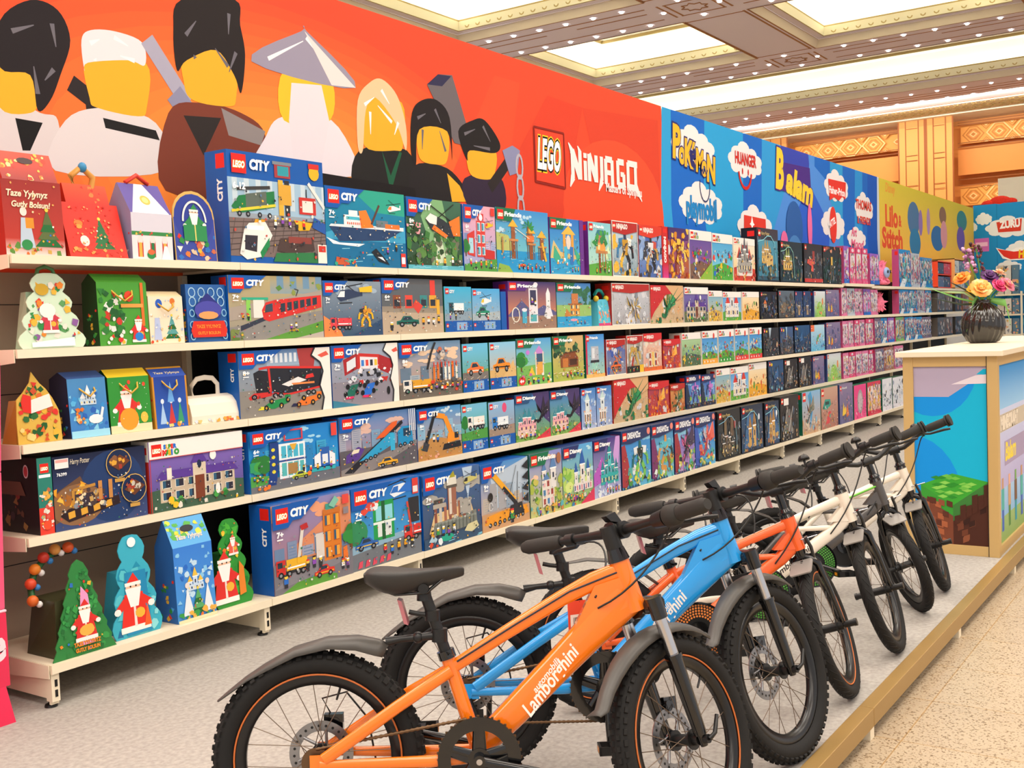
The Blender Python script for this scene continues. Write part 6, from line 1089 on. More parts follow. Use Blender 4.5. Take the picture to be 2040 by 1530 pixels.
def doll(A, bg, inn, dress, hair):
    A.R(0, 0, A.W, 1, bg); A.R(.05, .14, A.W - .05, .88, inn, '#efe6e6'); n = max(1, int(A.W / .35))
    for i in range(n):
        x = A.W * (i + .5) / n; A.E(x, .72, .06, .08, hair, 9); A.E(x, .7, .035, .05, '#eec0a0', 8); A.P([(x - .05, .62), (x + .05, .62), (x + .13, .22), (x - .13, .22)], dress); A.L([(x - .02, .3), (x - .03, .16)], .03, '#eec0a0')
    A.blobs(int(70 * A.W) + 10, .04, .1, A.W - .04, .93, .07, [inn, dress, bg, '#f4f0f0', '#8a7a94', '#c8a89a', '#6a8aa8', '#b0707a', '#e8c8b0', hair]); A.R(0, 0, A.W, .07, bg)
def d_doll_p(A): doll(A, '#e87aa0', '#d8b8c0', A.rnd.choice(['#f0c0d8', '#c86a9a', '#e8e0ec', '#8a6ab0']), A.rnd.choice(['#8a5a3a', '#e0b060', '#3a2a24']))
def d_doll_r(A): doll(A, '#ea4f7c', '#e8c4c8', '#e05a8a', '#d8a850'); A.R(0, .84, A.W, 1, '#e23f62'); A.E(A.W * .5, .92, .12, .05, '#f4d8e0')
def d_doll_v(A): doll(A, '#a05ac0', '#a8a0d0', '#e86ab0', '#e8a0d0'); A.R(0, 0, A.W, .12, '#3a6ac8')
def d_doll_b(A): doll(A, '#3a90d0', '#7ab0c8', '#2f8fb0', '#c8502f'); A.blobs(16, .05, .1, A.W, .9, .1, ['#58b8b8', '#2f7fd0', '#e06a4a', '#8ad0c0', '#f0e8e0']); A.P([(0, .0), (.3, .22), (.7, .2), (.5, 0)], '#e8f0f6')
def d_doll_w(A): doll(A, '#c8ccd4', '#b8c8cc', '#c86a8a', '#a85a3a'); A.blobs(12, .05, .1, A.W, .9, .09, ['#e06a5a', '#8ad0c0', '#6a7a8a', '#f0e8e0'])
def d_doll_d(A): doll(A, '#8a6a74', '#a8968c', '#5a6aa0', '#2b201c')
def d_doll_g(A): doll(A, '#8ac04a', '#9ac8a0', '#f0a83a', '#3a7fc0')
def d_doll_o(A): doll(A, '#b8784a', '#c8a08a', '#f0c02a', '#a84a2a'); A.E(A.W * .5, .5, .12, .16, '#f4c63a')
def d_pink1(A): A.R(0, 0, A.W, 1, '#e83f86'); A.E(A.W * .5, .5, .28, .36, '#a89a9e', 18); A.E(A.W * .5, .5, .2, .26, '#c8b8bc', 18); A.blobs(8, .1, .02, A.W, .2, .05, ['#f07aa8', '#f4c0d0'])
def d_pink2(A): doll(A, '#d8304e', '#e8a89a', '#e8b84a', '#f0cc5a')
def ice(A): A.R(0, 0, A.W, 1, '#dfe4ea', '#e8e8ee'); A.blobs(30, .05, .1, A.W - .05, .9, .08, ['#8a98b0', '#4a5468', '#c0c8d4', '#f4f6f8', '#2b3040']); A.R(0, 0, A.W, .14, '#e8e6f0')
d_ice1 = ice; d_ice2 = ice

SIDE = dict(nin='#a8241e', mar='#e9e2d6', hp='#17191e', sw='#1a1a1c', bat='#15171b', dr='#1f2f5c', dis='#27407c', fr='#146a4a', doll='#b84a78', sm=CITYB, mc='#34406e', pink='#d83a78', ice='#c8ccd8')
CITYN = {'cargo', 'ship', 'jungle', 'redtower', 'tram', 'rescue', 'garage', 'f1truck', 'f1pit', 'cranet', 'police', 'transp', 'excav', 'fire', 'bank', 'prison', 'mcrane', 'spine'}
NOM = dict(cargo=1.2, ship=1.3, jungle=1.15, tram=1.4, f1truck=1.36, f1pit=1.2, cranet=1.15, police=1.5, transp=1.35, trunk=1.44, fire=1.15, bank=1.0, prison=1.1, mcrane=1.02, rescue=1.3, garage=1.15, space=1.1, excav=1.04, redtower=.9, island=1.4, slide=1.0, treeh=.85, treeh2=.95, fr_p=.95, fr_f=1.05, mans=.85, dis_c=.95, dis_p=.95, dis_d=1.0)
for n_, (lv, x0, x1, h, dp, key, lab) in enumerate(BOXES):
    y0 = (YU if lv < 5 else 0) + .012 + ((n_ * 7) % 5) * .0012
    if lv == 1 and x0 >= 8.99: y0 = YU + .012 if x0 >= 10 else YU + .0
    z0 = LV[lv] + .0006 + (.012 if lv == 1 and 9.0 <= x0 < 10 else 0)
    sc = CITYB if key in CITYN else SIDE.get(key.split('_')[0], '#14604a')
    if key == 'mansion': sc = '#e9e2d6'
    if key == 'advent': sc = '#1b1216'
    if key == 'trunk': sc = '#141f40'
    if key in ('treeh', 'slide', 'space'): sc = '#6a2f8e'
    h = min(h, .283) if 1 < lv < 5 else min(h, .39) if lv == 5 else h
    w = x1 - x0; mb = MB(); mb.box(0, w, 0, dp, 0, h, CARD, hx(sc))
    if key.startswith('doll'): cm = PLAST
    else: cm = CARD
    A = Art(mb, (0, 0, 0), (1, 0, 0), (0, 0, 1), (0, -1, 0), w, h, cm, hs=(w / h) / NOM[key] if key in NOM else 1.0); A.rnd = random.Random(n_ * 13 + 5)
    globals()['d_' + key](A)
    if key not in ('spine', 'advent'): A.blobs(int((70 if x0 < 5 else 40) * A.W), .03, .03, A.W - (.3 if key[:2] == 'f1' else .03), .66, .016 if x0 < 5 else .028, ['#3a3a44', '#d8d4cc', '#c8483a', '#e8b33a', '#5a7a9a', '#6b5a4a', '#8a8f98', '#2f7a5a', '#23252c', '#f0ece4'])
    # printed spine on the side seen from the left
    B_ = Art(mb, (0, dp, 0), (0, -1, 0), (0, 0, 1), (-1, 0, 0), dp, h, CARD)
    if key in CITYN and key != 'spine': B_.R(B_.W * .5, .84, B_.W * .9, .97, REDL); B_.T('CITY', B_.W * .75, .55, .09, '#ffffff', .05, rot=90, fit=.2)
    elif key == 'nin_g': pass
    elif key == 'mansion': B_.R(0, 0, B_.W, .72, '#c0302a'); B_.R(B_.W * .4, .82, B_.W * .9, .92, REDL)
    elif key == 'advent':
        B_.rnd = random.Random(4); B_.blobs(26, .05, .05, B_.W - .3, .6, .06, ['#5a3a2a', '#7a2f2a', '#3a2430', '#8a6a3a', '#2a1c24']); B_.E(B_.W * .78, .82, .06, .09, '#d8d0d4'); B_.E(B_.W * .78, .82, .045, .07, '#b8404a'); B_.P([(.3, .5), (.3, .68), (.75, .68), (.85, .5)], '#6a4a3a')
    else: B_.R(B_.W * .4, .84, B_.W * .85, .94, REDL)
    tag(mb.build('doll_box' if key.startswith('doll') or key.startswith('pink') or key.startswith('ice') else 'toy_box', None), lab, 'toy box', {1: 'toy boxes on the top shelf', 2: 'toy boxes on the second shelf', 3: 'toy boxes on the middle shelf', 4: 'toy boxes on the fourth shelf', 5: 'toy boxes on the bottom shelf'}[lv])
    COL.objects[-1].location = (x0, y0, z0)
    if key == 'nin_g':
        sp = MB(); sp.box(-.095, -.003, 0, .12, 0, h, CARD, hx('#c8201e')); C_ = Art(sp, (-.095, 0, 0), (1, 0, 0), (0, 0, 1), (0, -1, 0), .092, h, CARD)
        C_.R(0, 0, C_.W, .3, '#d0388a', '#c8201e'); C_.R(C_.W * .2, .88, C_.W * .8, .96, REDL); C_.T('NINJAGO', C_.W * .3, .8, .13, '#f4ece8', .06, rot=-90, fit=.5)
        o = sp.build('toy_box'); o.location = (x0, y0, z0); tag(o, 'narrow red box spine with white NINJAGO lettering, top shelf', 'toy box', 'toy boxes on the top shelf')
# price stickers that sit on two boxes are left to the covers; the far glossy boxes share their groups
# ------------------------------------------------------------------ Christmas gift cartons in the first bay
M_cord = mat('gold_cord', '#d9a63a', .4, metal=.2)
GP = ['#2f8a44', '#d8342a', '#e8b33a', '#f2ece0', '#2f6fc0', '#e07a3a']
def inside(p, poly):
    r = False
    for i in range(len(poly)):
        (x0, y0), (x1, y1) = poly[i - 1], poly[i]
        if (y0 > p[1]) != (y1 > p[1]) and p[0] < (x1 - x0) * (p[1] - y0) / (y1 - y0) + x0: r = not r
    return r
class MArt(Art):
    mask = None
    def P(s, pts, c):
        if s.mask and not all(inside(q, s.mask) for q in pts): return s
        return Art.P(s, pts, c)
def panel(mb, poly, y0, y1, m, col, ly=0):
    # extruded outline in the x-z plane, leaning back by ly per metre of height
    b = [(x, y0 + z * ly, z) for x, z in poly]; t = [(x, y1 + z * ly, z) for x, z in poly]
    mb.hexa(b, t, m, col)
def santa(A, x, y, s, c='#d8302c'):
    mk = A.mask if hasattr(A, 'mask') else None; A.mask = None
    A.P([(x - s * .3, y), (x + s * .3, y), (x + s * .18, y + s * .65), (x - s * .18, y + s * .65)], c); A.R(x - s * .3, y, x + s * .3, y + s * .1, '#f4efe8'); A.P([(x - s * .025, y + s * .08), (x + s * .03, y + s * .08), (x + s * .02, y + s * .5), (x - s * .02, y + s * .5)], '#e8dcd4')
    A.E(x, y + s * .74, s * .15, s * .14, '#f0c0a0', 10); A.P([(x - s * .16, y + s * .74), (x + s * .16, y + s * .74), (x + s * .08, y + s * .42), (x - s * .08, y + s * .42)], '#f6f2ee'); A.P([(x - s * .15, y + s * .8), (x + s * .15, y + s * .8), (x + s * .02, y + s * 1.0)], c); A.R(x - s * .16, y + s * .78, x + s * .16, y + s * .84, '#f4efe8')
    A.L([(x + s * .16, y + s * .55), (x + s * .34, y + s * .42)], s * .12, c); A.L([(x - s * .16, y + s * .55), (x - s * .34, y + s * .38)], s * .12, c)
    A.E(x - s * .34, y + s * .38, s * .07, s * .06, '#f4efe8', 8); A.E(x + s * .34, y + s * .42, s * .07, s * .06, '#f4efe8', 8); A.E(x - s * .05, y + s * .77, s * .018, s * .018, '#2a1a16', 6); A.E(x + s * .06, y + s * .77, s * .018, s * .018, '#2a1a16', 6); A.E(x + s * .1, y + s * .3, s * .1, s * .09, '#e8b03a', 9); A.mask = mk
def fir(A, x, y, s, c='#2c7a3c'):
    for k in range(4): w = s * (.4 - k * .085); z = y + s * .2 * k; A.P([(x - w, z), (x + w, z), (x, z + s * .42)], c if k % 2 else '#246a34')
    for k in range(7): A.E(x + A.rnd.uniform(-.2, .2) * s, y + A.rnd.uniform(.05, .6) * s, s * .03, s * .03, A.rnd.choice(GP[1:]), 7)
    A.E(x, y + s * 1.0, s * .06, s * .06, '#f2d04a', 6)
def bag(name, lab, lv, x0, w, h, d, col, side, top=.7, cord=True, art=None, lean=.12, yoff=.02, sw=.0):
    z0 = LV[lv] + .0006; y0 = (YU if lv < 5 else 0) + yoff
    r = empty(name, (x0, y0, z0), 0, lab, 'gift box', 'Christmas gift cartons in the first bay')
    mb = MB(); ht = h * top; ya = lean * ht
    mb.hexa([(0, 0, 0), (w, 0, 0), (w, d, 0), (0, d, 0)], [(sw, ya, ht), (w - sw, ya, ht), (w - sw, max(ya + .02, d - ya), ht), (sw, max(ya + .02, d - ya), ht)], CARD, hx(side))
    yb = ya + (d - 2 * ya) * .5 if top < 1 else ya
    if top < 1: mb.hexa([(sw, ya, ht), (w - sw, ya, ht), (w - sw, max(ya + .02, d - ya), ht), (sw, max(ya + .02, d - ya), ht)], [(sw, yb - .003, h), (w - sw, yb - .003, h), (w - sw, yb + .003, h), (sw, yb + .003, h)], CARD, hx(side))
    A = MArt(mb, (0, 0, 0), (1, 0, 0), (0, lean, 1), (0, -1, lean), w, ht * math.hypot(1, lean)); A.rnd = random.Random(hash(lab) % 97 if False else len(lab))
    B_ = MArt(mb, (sw, ya, ht), (1, 0, 0), (0, yb - .003 - ya, h - ht), (0, -(h - ht), yb - .003 - ya), w - 2 * sw, math.hypot(yb - ya, h - ht), sc=A.sc) if top < 1 else None
    A.mask = [(0, 0), (w / A.sc, 0), ((w - sw) / A.sc, 1.001), (sw / A.sc, 1.001)]
    if B_: B_.rnd = A.rnd
    art(A, B_, col)
    S_ = Art(mb, (0, d, 0), (0, -1, 0), (sw / ht, 0, 1), (-1, 0, 0), d, ht * .8); S_.rnd = random.Random(3)
    S_.mask = None
    if sw == 0:
        S_.blobs(18, .06, .05, S_.W - .06, .75, .06, [side, col] + GP[:3])
    mb.build('carton', r)
    if cord:
        c = MB(); zz = h * .97; yy = yb - .012
        pts = [(w * .2, yy + .008, zz), (w * .24, yy - .01, zz - .03), (w * .34, -.012 + lean * (h * .66), h * .7), (w * .5, -.014 + lean * (h * .6), h * .62), (w * .66, -.012 + lean * (h * .66), h * .7), (w * .76, yy - .01, zz - .03), (w * .8, yy + .008, zz)]
        c.sweep(pts, .0035, 6, M_cord); c.build('handle', r)
    return r
def die(name, lab, lv, x0, w, h, d, outline, col, side, body, art, yoff=.03, handle=None):
    # die-cut front sheet with a carton behind it
    z0 = LV[lv] + .0006; y0 = (YU if lv < 5 else 0) + yoff
    r = empty(name, (x0, y0, z0), 0, lab, 'gift box', 'Christmas gift cartons in the first bay')
    mb = MB(); P = [(a * w, b * h) for a, b in outline]; panel(mb, P, 0, .004, CARD, hx(col), .06)
    A = MArt(mb, (0, 0, 0), (1, 0, 0), (0, .06, 1), (0, -1, .06), w, h); A.mask = [(a * w / h, b) for a, b in outline]; A.rnd = random.Random(len(lab)); art(A)
    mb.build('front_sheet', r)
    b = MB(); bx0, bx1, bh = body; b.hexa([(bx0 * w, .022, 0), (bx1 * w, .022, 0), (bx1 * w, d, 0), (bx0 * w, d, 0)], [(bx0 * w + .01, .022 + .06 * bh * h, bh * h), (bx1 * w - .01, .022 + .06 * bh * h, bh * h), (bx1 * w - .02, d - .02, bh * h), (bx0 * w + .02, d - .02, bh * h)], CARD, hx(side)); b.build('carton', r)
    if handle:
        hb = MB(); hb.sweep([Vector((a * w, .01 + .06 * b2 * h, b2 * h)) for a, b2 in handle[0]], handle[1], 8, CARD, hx(handle[2])); hb.build('handle', r)
    return r
def scal(n, side=.5, top=1.0, base=.0, amp=.05):
    amp *= 1.5; side -= .04
    # scalloped fir outline
    L, Rr = [], []
    for i in range(n):
        f0 = i / n; f1 = (i + 1) / n
        for t in (0, .2, .45, .7, .95):
            f = f0 + (f1 - f0) * t; wd = side * (1 - .72 * f) + amp * math.sin(math.pi * t) * 1.3
            Rr.append((.5 + wd, base + (top - base) * f)); L.append((.5 - wd, base + (top - base) * f))
    return Rr + [(.5 + .05, top), (.5 - .05, top)] + L[::-1]

def a1(A, B, c):
    A.R(0, 0, A.W, 1, '#c03a2c', '#9a2f2a'); A.R(0, 0, A.W, .22, '#d8d0c8', '#c03a2c'); A.blobs(22, .02, .0, A.W - .02, .14, .05, ['#c8a04a', '#d8682a', '#5a8a3a', '#a8322a']); fir(A, .62, .12, .5, '#5a6a3a'); A.P([(.2, .1), (.42, .1), (.36, .5), (.24, .5)], '#b8c8d8'); A.E(.28, .58, .05, .06, '#e8dcd0'); A.R(.3, .36, .42, .5, '#e8902a'); A.E(.3, .14, .08, .07, '#2f8a4a'); A.blobs(14, .02, .55, A.W - .02, .98, .02, ['#f0d0a0', '#e8a85a'])
    A.T('Taze Yylynyz', .06, .78, .12, '#f2e0c0', .03, .2, fit=.6); A.T('Gutly Bolsun!', .12, .64, .11, '#f2e0c0', .03, .2, fit=.56)
    if B: B.R(0, 0, B.W, B.H, '#9a2f2a', '#d8482f'); B.blobs(26, .04, .02, B.W - .04, B.H - .02, .05, ['#f0b84a', '#e8742a', '#f6d88a', '#c83a24']); B.E(B.W * .5, B.H * .7, .12, .05, '#3a1c1a', 12)
bag('gift_bag', 'large red gift bag with gold greeting and winter figure, left end of the top shelf', 1, .004, .222, .357, .12, '#c03a2c', '#a8302a', .72, False, a1, .05, .03, .008)
def a2(A, B, c):
    A.R(0, 0, A.W, 1, '#dc2f20'); fir(A, A.W * .62, .16, .56, '#1f6a38'); A.E(A.W * .3, .3, .09, .1, '#e8dcd4', 12); A.E(A.W * .25, .62, .09, .06, '#e8782a', 10); A.E(A.W * .25, .56, .06, .04, '#e89a3a', 10); A.P([(.1, .8), (.3, .74), (.36, .84), (.16, .9)], '#e8a04a'); A.blobs(30, .04, .0, A.W - .05, .16, .05, ['#e87a3a', '#c8281c', '#f09a4a']); A.blobs(60, .1, .2, A.W - .1, .95, .025, ['#f0a060', '#c8281c'])
    if B: B.R(0, 0, B.W, B.H, '#d8301f', '#e8502a'); B.blobs(8, .04, .01, B.W - .04, B.H, .05, ['#f07a3a', '#c8281c'])
r = bag('gift_bag', 'bright red sack shaped gift box with green tree, second on the top shelf', 1, .238, .24, .27, .16, '#dc2f20', '#b8281c', .74, False, a2, .28, .02, .03)
hb = MB(); hb.sweep([(.085, .085, .255), (.075, .085, .3), (.12, .085, .335), (.165, .085, .3), (.155, .085, .255)], (.012), 10, CARD, hx('#d89a4a')); hb.ball((.12, .078, .333), .016, CARD, hx('#3a8ab8'), sz=1.2); hb.build('handle', r)
def a3(A, B, c):
    A.R(0, 0, A.W, 1, '#e6e2e4'); A.R(0, .6, A.W, 1, '#d8d4e0'); [(A.R(x - .07, .05, x + .07, .42, '#c83a3a'), A.E(x, .42, .07, .1, '#e8dcd8', 12), A.R(x - .04, .05, x + .04, .36, ['#e0b04a', '#2f7a4a', '#e0b04a'][k])) for k, x in enumerate((A.W * .2, A.W * .5, A.W * .8))]; A.R(0, .52, A.W, .6, '#3a8a4a'); A.blobs(10, .05, .52, A.W - .05, .6, .03, ['#d83a3a', '#e8c04a']); A.E(A.W * .45, .1, .11, .09, '#2f8a4a'); A.E(A.W * .45, .16, .09, .06, '#d8683a'); A.P([(A.W * .7, 0), (A.W * .95, 0), (A.W * .85, .3), (A.W * .78, .3)], '#e4ecf4')
    if B: B.R(0, 0, B.W, B.H, '#5a4a98'); B.P([(.05, 0), (B.W - .05, 0), (B.W * .6, B.H), (B.W * .4, B.H)], '#e4e0e6'); B.E(B.W * .5, B.H * .45, .13, .13, '#e8b04a', 14); B.E(B.W * .5, B.H * .45, .08, .08, '#f2d080', 14)
r = bag('gift_box', 'white and purple clock tower gift box with red roof handle, third on the top shelf', 1, .497, .185, .29, .15, '#e6e2e4', '#8a86a8', .6, False, a3, .0, .02)
hb = MB(); hb.sweep([(.05, .075, .27), (.04, .075, .295), (.09, .075, .325), (.14, .075, .295), (.13, .075, .27)], .009, 8, CARD, hx('#d83a2c')); hb.build('handle', r)
def arch(n=10): return [(0, 0), (1, 0), (1, .62)] + [(.5 + .5 * math.cos(math.pi * i / n), .62 + .36 * math.sin(math.pi * i / n)) for i in range(1, n)] + [(0, .62)]
def a4(A): A.R(.01, .01, A.W - .01, .6, '#3a4aa0'); A.E(A.W / 2, .6, .34, .34, '#2f3f98', 20); A.blobs(40, .02, .02, A.W - .02, .36, .06, GP + ['#e8c0a0', '#c86a4a']); [A.E(A.W / 2 + .36 * math.cos(k * .35), .62 + .32 * math.sin(k * .35), .045, .045, ['#e8dcd0', '#c8a85a', '#d84a3a'][k % 3], 8) for k in range(10)]; santa(A, A.W / 2, .3, .5, '#2f8a4a'); A.ring(A.W / 2, .55, .2, .28, .03, '#f0ebe4', 16, 0, 180); A.R(A.W / 2 - .2, .28, A.W / 2 + .2, .5, '#2c8a50'); A.R(A.W / 2 - .01, .28, A.W / 2 + .01, .5, '#e8d070')
die('gift_box', 'arched blue gift box with white handle ring and green book, fourth on the top shelf', 1, .70, .205, .284, .12, arch(), '#d8b060', '#3a4a94', (.05, .95, .6), a4, .025)
def a5(A):
    A.blobs(90, .12, .1, A.W - .12, .85, .06, ['#2f8a44', '#d8342a', '#e8b33a', '#e8862a', '#5a9a5a', '#8a5a9a', '#e8e0d0']); A.E(A.W * .4, .78, .14, .12, '#d8b63a', 14); A.E(A.W * .4, .78, .1, .08, '#c8a02a', 12); santa(A, A.W * .48, .2, .4, '#c83a4a'); A.E(A.W * .45, .5, .12, .1, '#f2ece4', 12); A.P([(A.W * .2, .02), (A.W * .8, .02), (A.W * .8, .14), (A.W * .2, .08)], '#eef2f4')
die('gift_box', 'pale green scalloped Christmas tree gift box full of ornaments, second shelf left end', 2, .02, .275, .262, .1, scal(4, .46, 1.0, 0, .045), '#cfe4c8', '#9ab89a', (.2, .8, .75), a5, .03, ([(.36, .93), (.4, 1.05), (.5, 1.09), (.6, 1.05), (.64, .93)], .007, '#4a7a4a'))
def a6(A, B, c):
    A.R(0, 0, A.W, 1, '#4a9a34'); A.blobs(50, 0, 0, A.W * .5, .95, .08, ['#1f5a2a', '#2f7a34', '#e8e4dc', '#c83a2a', '#246a2c']); A.R(A.W * .86, .3, A.W * .92, 1, '#e0702a'); A.E(A.W * .62, .78, .09, .09, '#d8442a', 8); A.R(A.W * .45, .6, A.W * .9, .66, '#e8a04a'); santa(A, A.W * .78, .04, .44); A.E(A.W * .78, .13, .08, .07, '#2a7fd0'); A.blobs(8, .1, .02, .5, .16, .05, ['#d8342a', '#e8b33a', '#f0ece0'])
    if B: B.R(0, 0, B.W, B.H, '#4a9a34')
bag('gift_bag', 'green gift bag with fir tree, santa hat kitten and gold cord, second shelf', 2, .337, .215, .263, .1, '#4a9a34', '#173a1c', .88, True, a6, .03, .02)
def a7(A, B, c):
    A.R(0, 0, A.W, 1, '#efe0c4'); A.E(A.W * .3, .85, .09, .1, '#2a5fc0', 10); A.E(A.W * .7, .9, .07, .07, '#d8742a', 10); fir(A, A.W * .65, .1, .5, '#58a0a0'); A.P([(.1, .08), (.3, .08), (.26, .55), (.14, .55)], '#b8c4e4'); A.blobs(16, .02, .0, A.W - .02, .12, .05, ['#e8702a', '#e8b04a', '#d8442a']); A.blobs(30, .03, .1, A.W - .03, .95, .03, ['#f4efe4', '#a8c0e0', '#e8c890'])
    if B: B.R(0, 0, B.W, B.H, '#e8d4a8')
bag('gift_bag', 'cream gift bag with snow maiden and gold cord, second shelf', 2, .556, .16, .2, .08, '#efe0c4', '#c8a060', .9, True, a7, .03, .02)
def a8(A, B, c):
    A.R(0, 0, A.W, 1, '#2a62a8'); [A.ring(A.W * x, y, .07, .08, .018, '#a8d0e8', 10) for x in (.15, .38, .62, .85) for y in (.86, .7)]; [A.ring(A.W * x, y, .05, .06, .018, '#8ac0e0', 10) for x in (.1, .9) for y in (.1, .3, .5)]; A.P([(A.W * .2, .42), (A.W * .18, .62), (A.W * .5, .85), (A.W * .82, .62), (A.W * .8, .42)], '#2a2f80'); A.E(A.W * .5, .55, .3, .16, '#4a4aa8', 16); A.E(A.W * .5, .46, .22, .07, '#e8a060', 12); A.P([(.08, .08), (A.W - .08, .08), (A.W - .04, .2), (A.W - .1, .36), (.1, .36), (.04, .2)], '#d8301f'); A.T('TAZE YYLYNYZ', .16, .24, .08, '#f0902a', .03, fit=A.W - .34); A.T('GUTLY BOLSUN', .18, .13, .07, '#f0902a', .03, fit=A.W - .38)
bag('gift_box', 'upright blue gift box with snow globe and red ribbon, second shelf beside the tram box', 2, .735, .2, .229, .04, '#2a62a8', '#1f4a8a', 1.0, False, a8, .03, .02)
def a9(A): A.blobs(90, .06, .03, A.W - .06, .9, .06, ['#2f6a34', '#d8342a', '#e8b33a', '#d86a2a', '#f0d080', '#1f5a2a', '#c8502a']); A.P([(.22, .42), (.56, .5), (.52, .68), (.2, .6)], '#f4e8e0'); A.P([(.1, .45), (.22, .42), (.24, .66), (.12, .7), (.08, .58)], '#dc2f24'); A.E(.6, .7, .08, .08, '#dc3a2c', 8)
die('gift_box', 'ornate gold edged house gift box with poinsettias, middle shelf left end', 3, .005, .165, .245, .11, [(0, 0), (1, 0), (1.0, .25), (.97, .45), (.85, .62), (.72, .75), (.58, .84), (.42, 1.0), (.36, .85), (.2, .72), (.04, .62), (0, .3)], '#d8b04a', '#c8923a', (.04, .96, .6), a9, .03)
def a10(A, B, c):
    A.R(0, 0, A.W, 1, '#3a7fc8', '#4a8ac0'); A.blobs(30, .03, .0, A.W - .03, .95, .07, ['#58b0e0', '#2a62b8', '#88d0ec', '#3a90d0']); castle(A, A.W * .3, .55, A.W * .4, '#c8dcec', '#e8eef4', 3); A.E(A.W * .66, .3, .14, .08, '#f0ecf0', 10); A.P([(A.W * .76, .3), (A.W * .84, .5), (A.W * .9, .48), (A.W * .82, .28)], '#f0ecf0'); A.blobs(12, .08, .25, A.W * .4, .5, .06, ['#e8902a', '#d8702a', '#f0c080']); A.R(0, 0, A.W, .12, '#9ad8f0')
    if B: B.R(0, 0, B.W, B.H, '#3a5a98')
bag('gift_bag', 'blue gift bag with white horse sleigh and gold cord, middle shelf', 3, .2, .155, .235, .13, '#3a7fc8', '#1c2240', .9, True, a10, .06, .02)
def a11(A, B, c):
    A.R(0, 0, A.W, 1, '#2f8f34'); A.R(0, 0, A.W, .14, '#e8dcb0'); santa(A, A.W * .42, .12, .75); A.E(A.W * .45, .24, .2, .2, '#e89a2a', 14); A.E(A.W * .82, .25, .08, .1, '#e8c04a', 10); [A.E(A.W * x, y, .035, .04, '#d84a2a', 8) for x, y in ((.5, .9), (.86, .85), (.7, .5))]; A.blobs(14, .05, .2, A.W - .05, .95, .015, ['#f4f4ec'])
    if B: B.R(0, 0, B.W, B.H, '#e8c42a')
bag('gift_bag', 'green gift bag with yellow top and santa carrying a sack, middle shelf', 3, .363, .18, .235, .09, '#2f8f34', '#14401c', .88, True, a11, .05, .02)
def a12(A, B, c):
    A.R(0, 0, A.W, 1, '#2a5fb8', '#1f3f9a'); A.R(.0, 0, .04, 1, '#c88a2a'); A.R(A.W - .04, 0, A.W, 1, '#c88a2a'); [(A.P([(A.W * x - .08, .08), (A.W * x + .08, .08), (A.W * x, .5)], c2), A.E(A.W * x, .52, .04, .05, '#d8e4f0')) for x, c2 in ((.25, '#a8c8ec'), (.5, '#c83a3a'), (.75, '#3a9a6a'))]; A.P([(A.W * .4, .5), (A.W * .6, .5), (A.W * .5, .9)], '#6aa8e8'); A.blobs(14, .05, .0, A.W - .05, .1, .05, ['#e8902a', '#2f8a44', '#f0d080'])
    if B: B.R(0, 0, B.W, B.H, '#2a4fae'); B.R(0, B.H - .04, B.W, B.H, '#d89a2a'); B.T('Taze Yylynyz', .1, B.H * .3, .07, '#e8d8a0', .02, .2, fit=B.W - .2)
bag('gift_bag', 'dark blue gift bag with gold frame and gold cord, middle shelf', 3, .557, .162, .232, .09, '#2a5fb8', '#c88a2a', .85, True, a12, .05, .02)
# white carry carton with rounded lid
r = empty('gift_box', (.735, YU + .025, LV[3] + .0006), 0, 'white round lidded carry box with handle and fruit tree print, middle shelf', 'gift box', 'Christmas gift cartons in the first bay')
mb = MB(); prof = [(0, .0), (.0, .03), (.012, .075), (.035, .1), (.065, .11), (.095, .1), (.12, .075), (.13, .03), (.13, 0)]
mb.hexa([(0, y, z) for y, z in prof], [(.25, y, z) for y, z in prof], CARD, hx('#efe6d4'))
A = MArt(mb, (0, 0, 0), (1, 0, 0), (0, 0.3, 1), (0, -1, .3), .25, .085); A.rnd = random.Random(8); A.O = Vector((0, -.001, 0))
A.blobs(46, A.W * .55, .05, A.W - .15, .95, .14, ['#2f8a6a', '#e8902a', '#4aa0b0', '#d8502a', '#e8c04a']); A.blobs(20, .1, .05, A.W * .5, .9, .16, ['#e8e0c8', '#d0b870', '#c8d0d8']); A.blobs(10, A.W * .5, 0, A.W - .2, .2, .14, ['#e86a2a', '#e8a03a'])
mb.build('carton', r)
hb = MB(); hb.sweep([(.06, .065, .105), (.058, .065, .15), (.085, .065, .175), (.125, .065, .18), (.165, .065, .175), (.19, .065, .15), (.19, .065, .105)], [(.004, .011)] * 7, 10, CARD, hx('#e6dccb')); hb.build('handle', r)
def starpath(): 
    s = [(0, 0), (1, 0)]; Rr = []
    for k in range(7): f = k / 7; w = .5 * (1 - f * .8); Rr += [(.5 + w, f + .0), (.5 + w - .07, f + .1)]
    L = [(1 - a, b) for a, b in Rr]
    return Rr + [(.5, 1)] + L[::-1]
def a14(A): A.blobs(110, .08, .03, A.W - .08, .9, .045, ['#2f8a44', '#246a34', '#3a9a4a', '#2f7a3c']); A.blobs(28, .1, .05, A.W - .1, .9, .03, ['#d8342a', '#e8b33a', '#2f6fc0', '#e8862a']); A.P([(A.W * .4, .1), (A.W * .66, .1), (A.W * .6, .62), (A.W * .5, .72)], '#e89ac8'); santa(A, A.W * .53, .14, .44); A.E(A.W * .54, .25, .09, .06, '#e8b04a', 12); A.T('TAZE YYLYNYZ', A.W * .32, .1, .06, '#f0902a', .04, fit=A.W * .42, out=[('#7a2a1a', .03)]); A.T('GUTLY BOLSUN', A.W * .34, .04, .055, '#f0902a', .04, fit=A.W * .38, out=[('#7a2a1a', .03)])
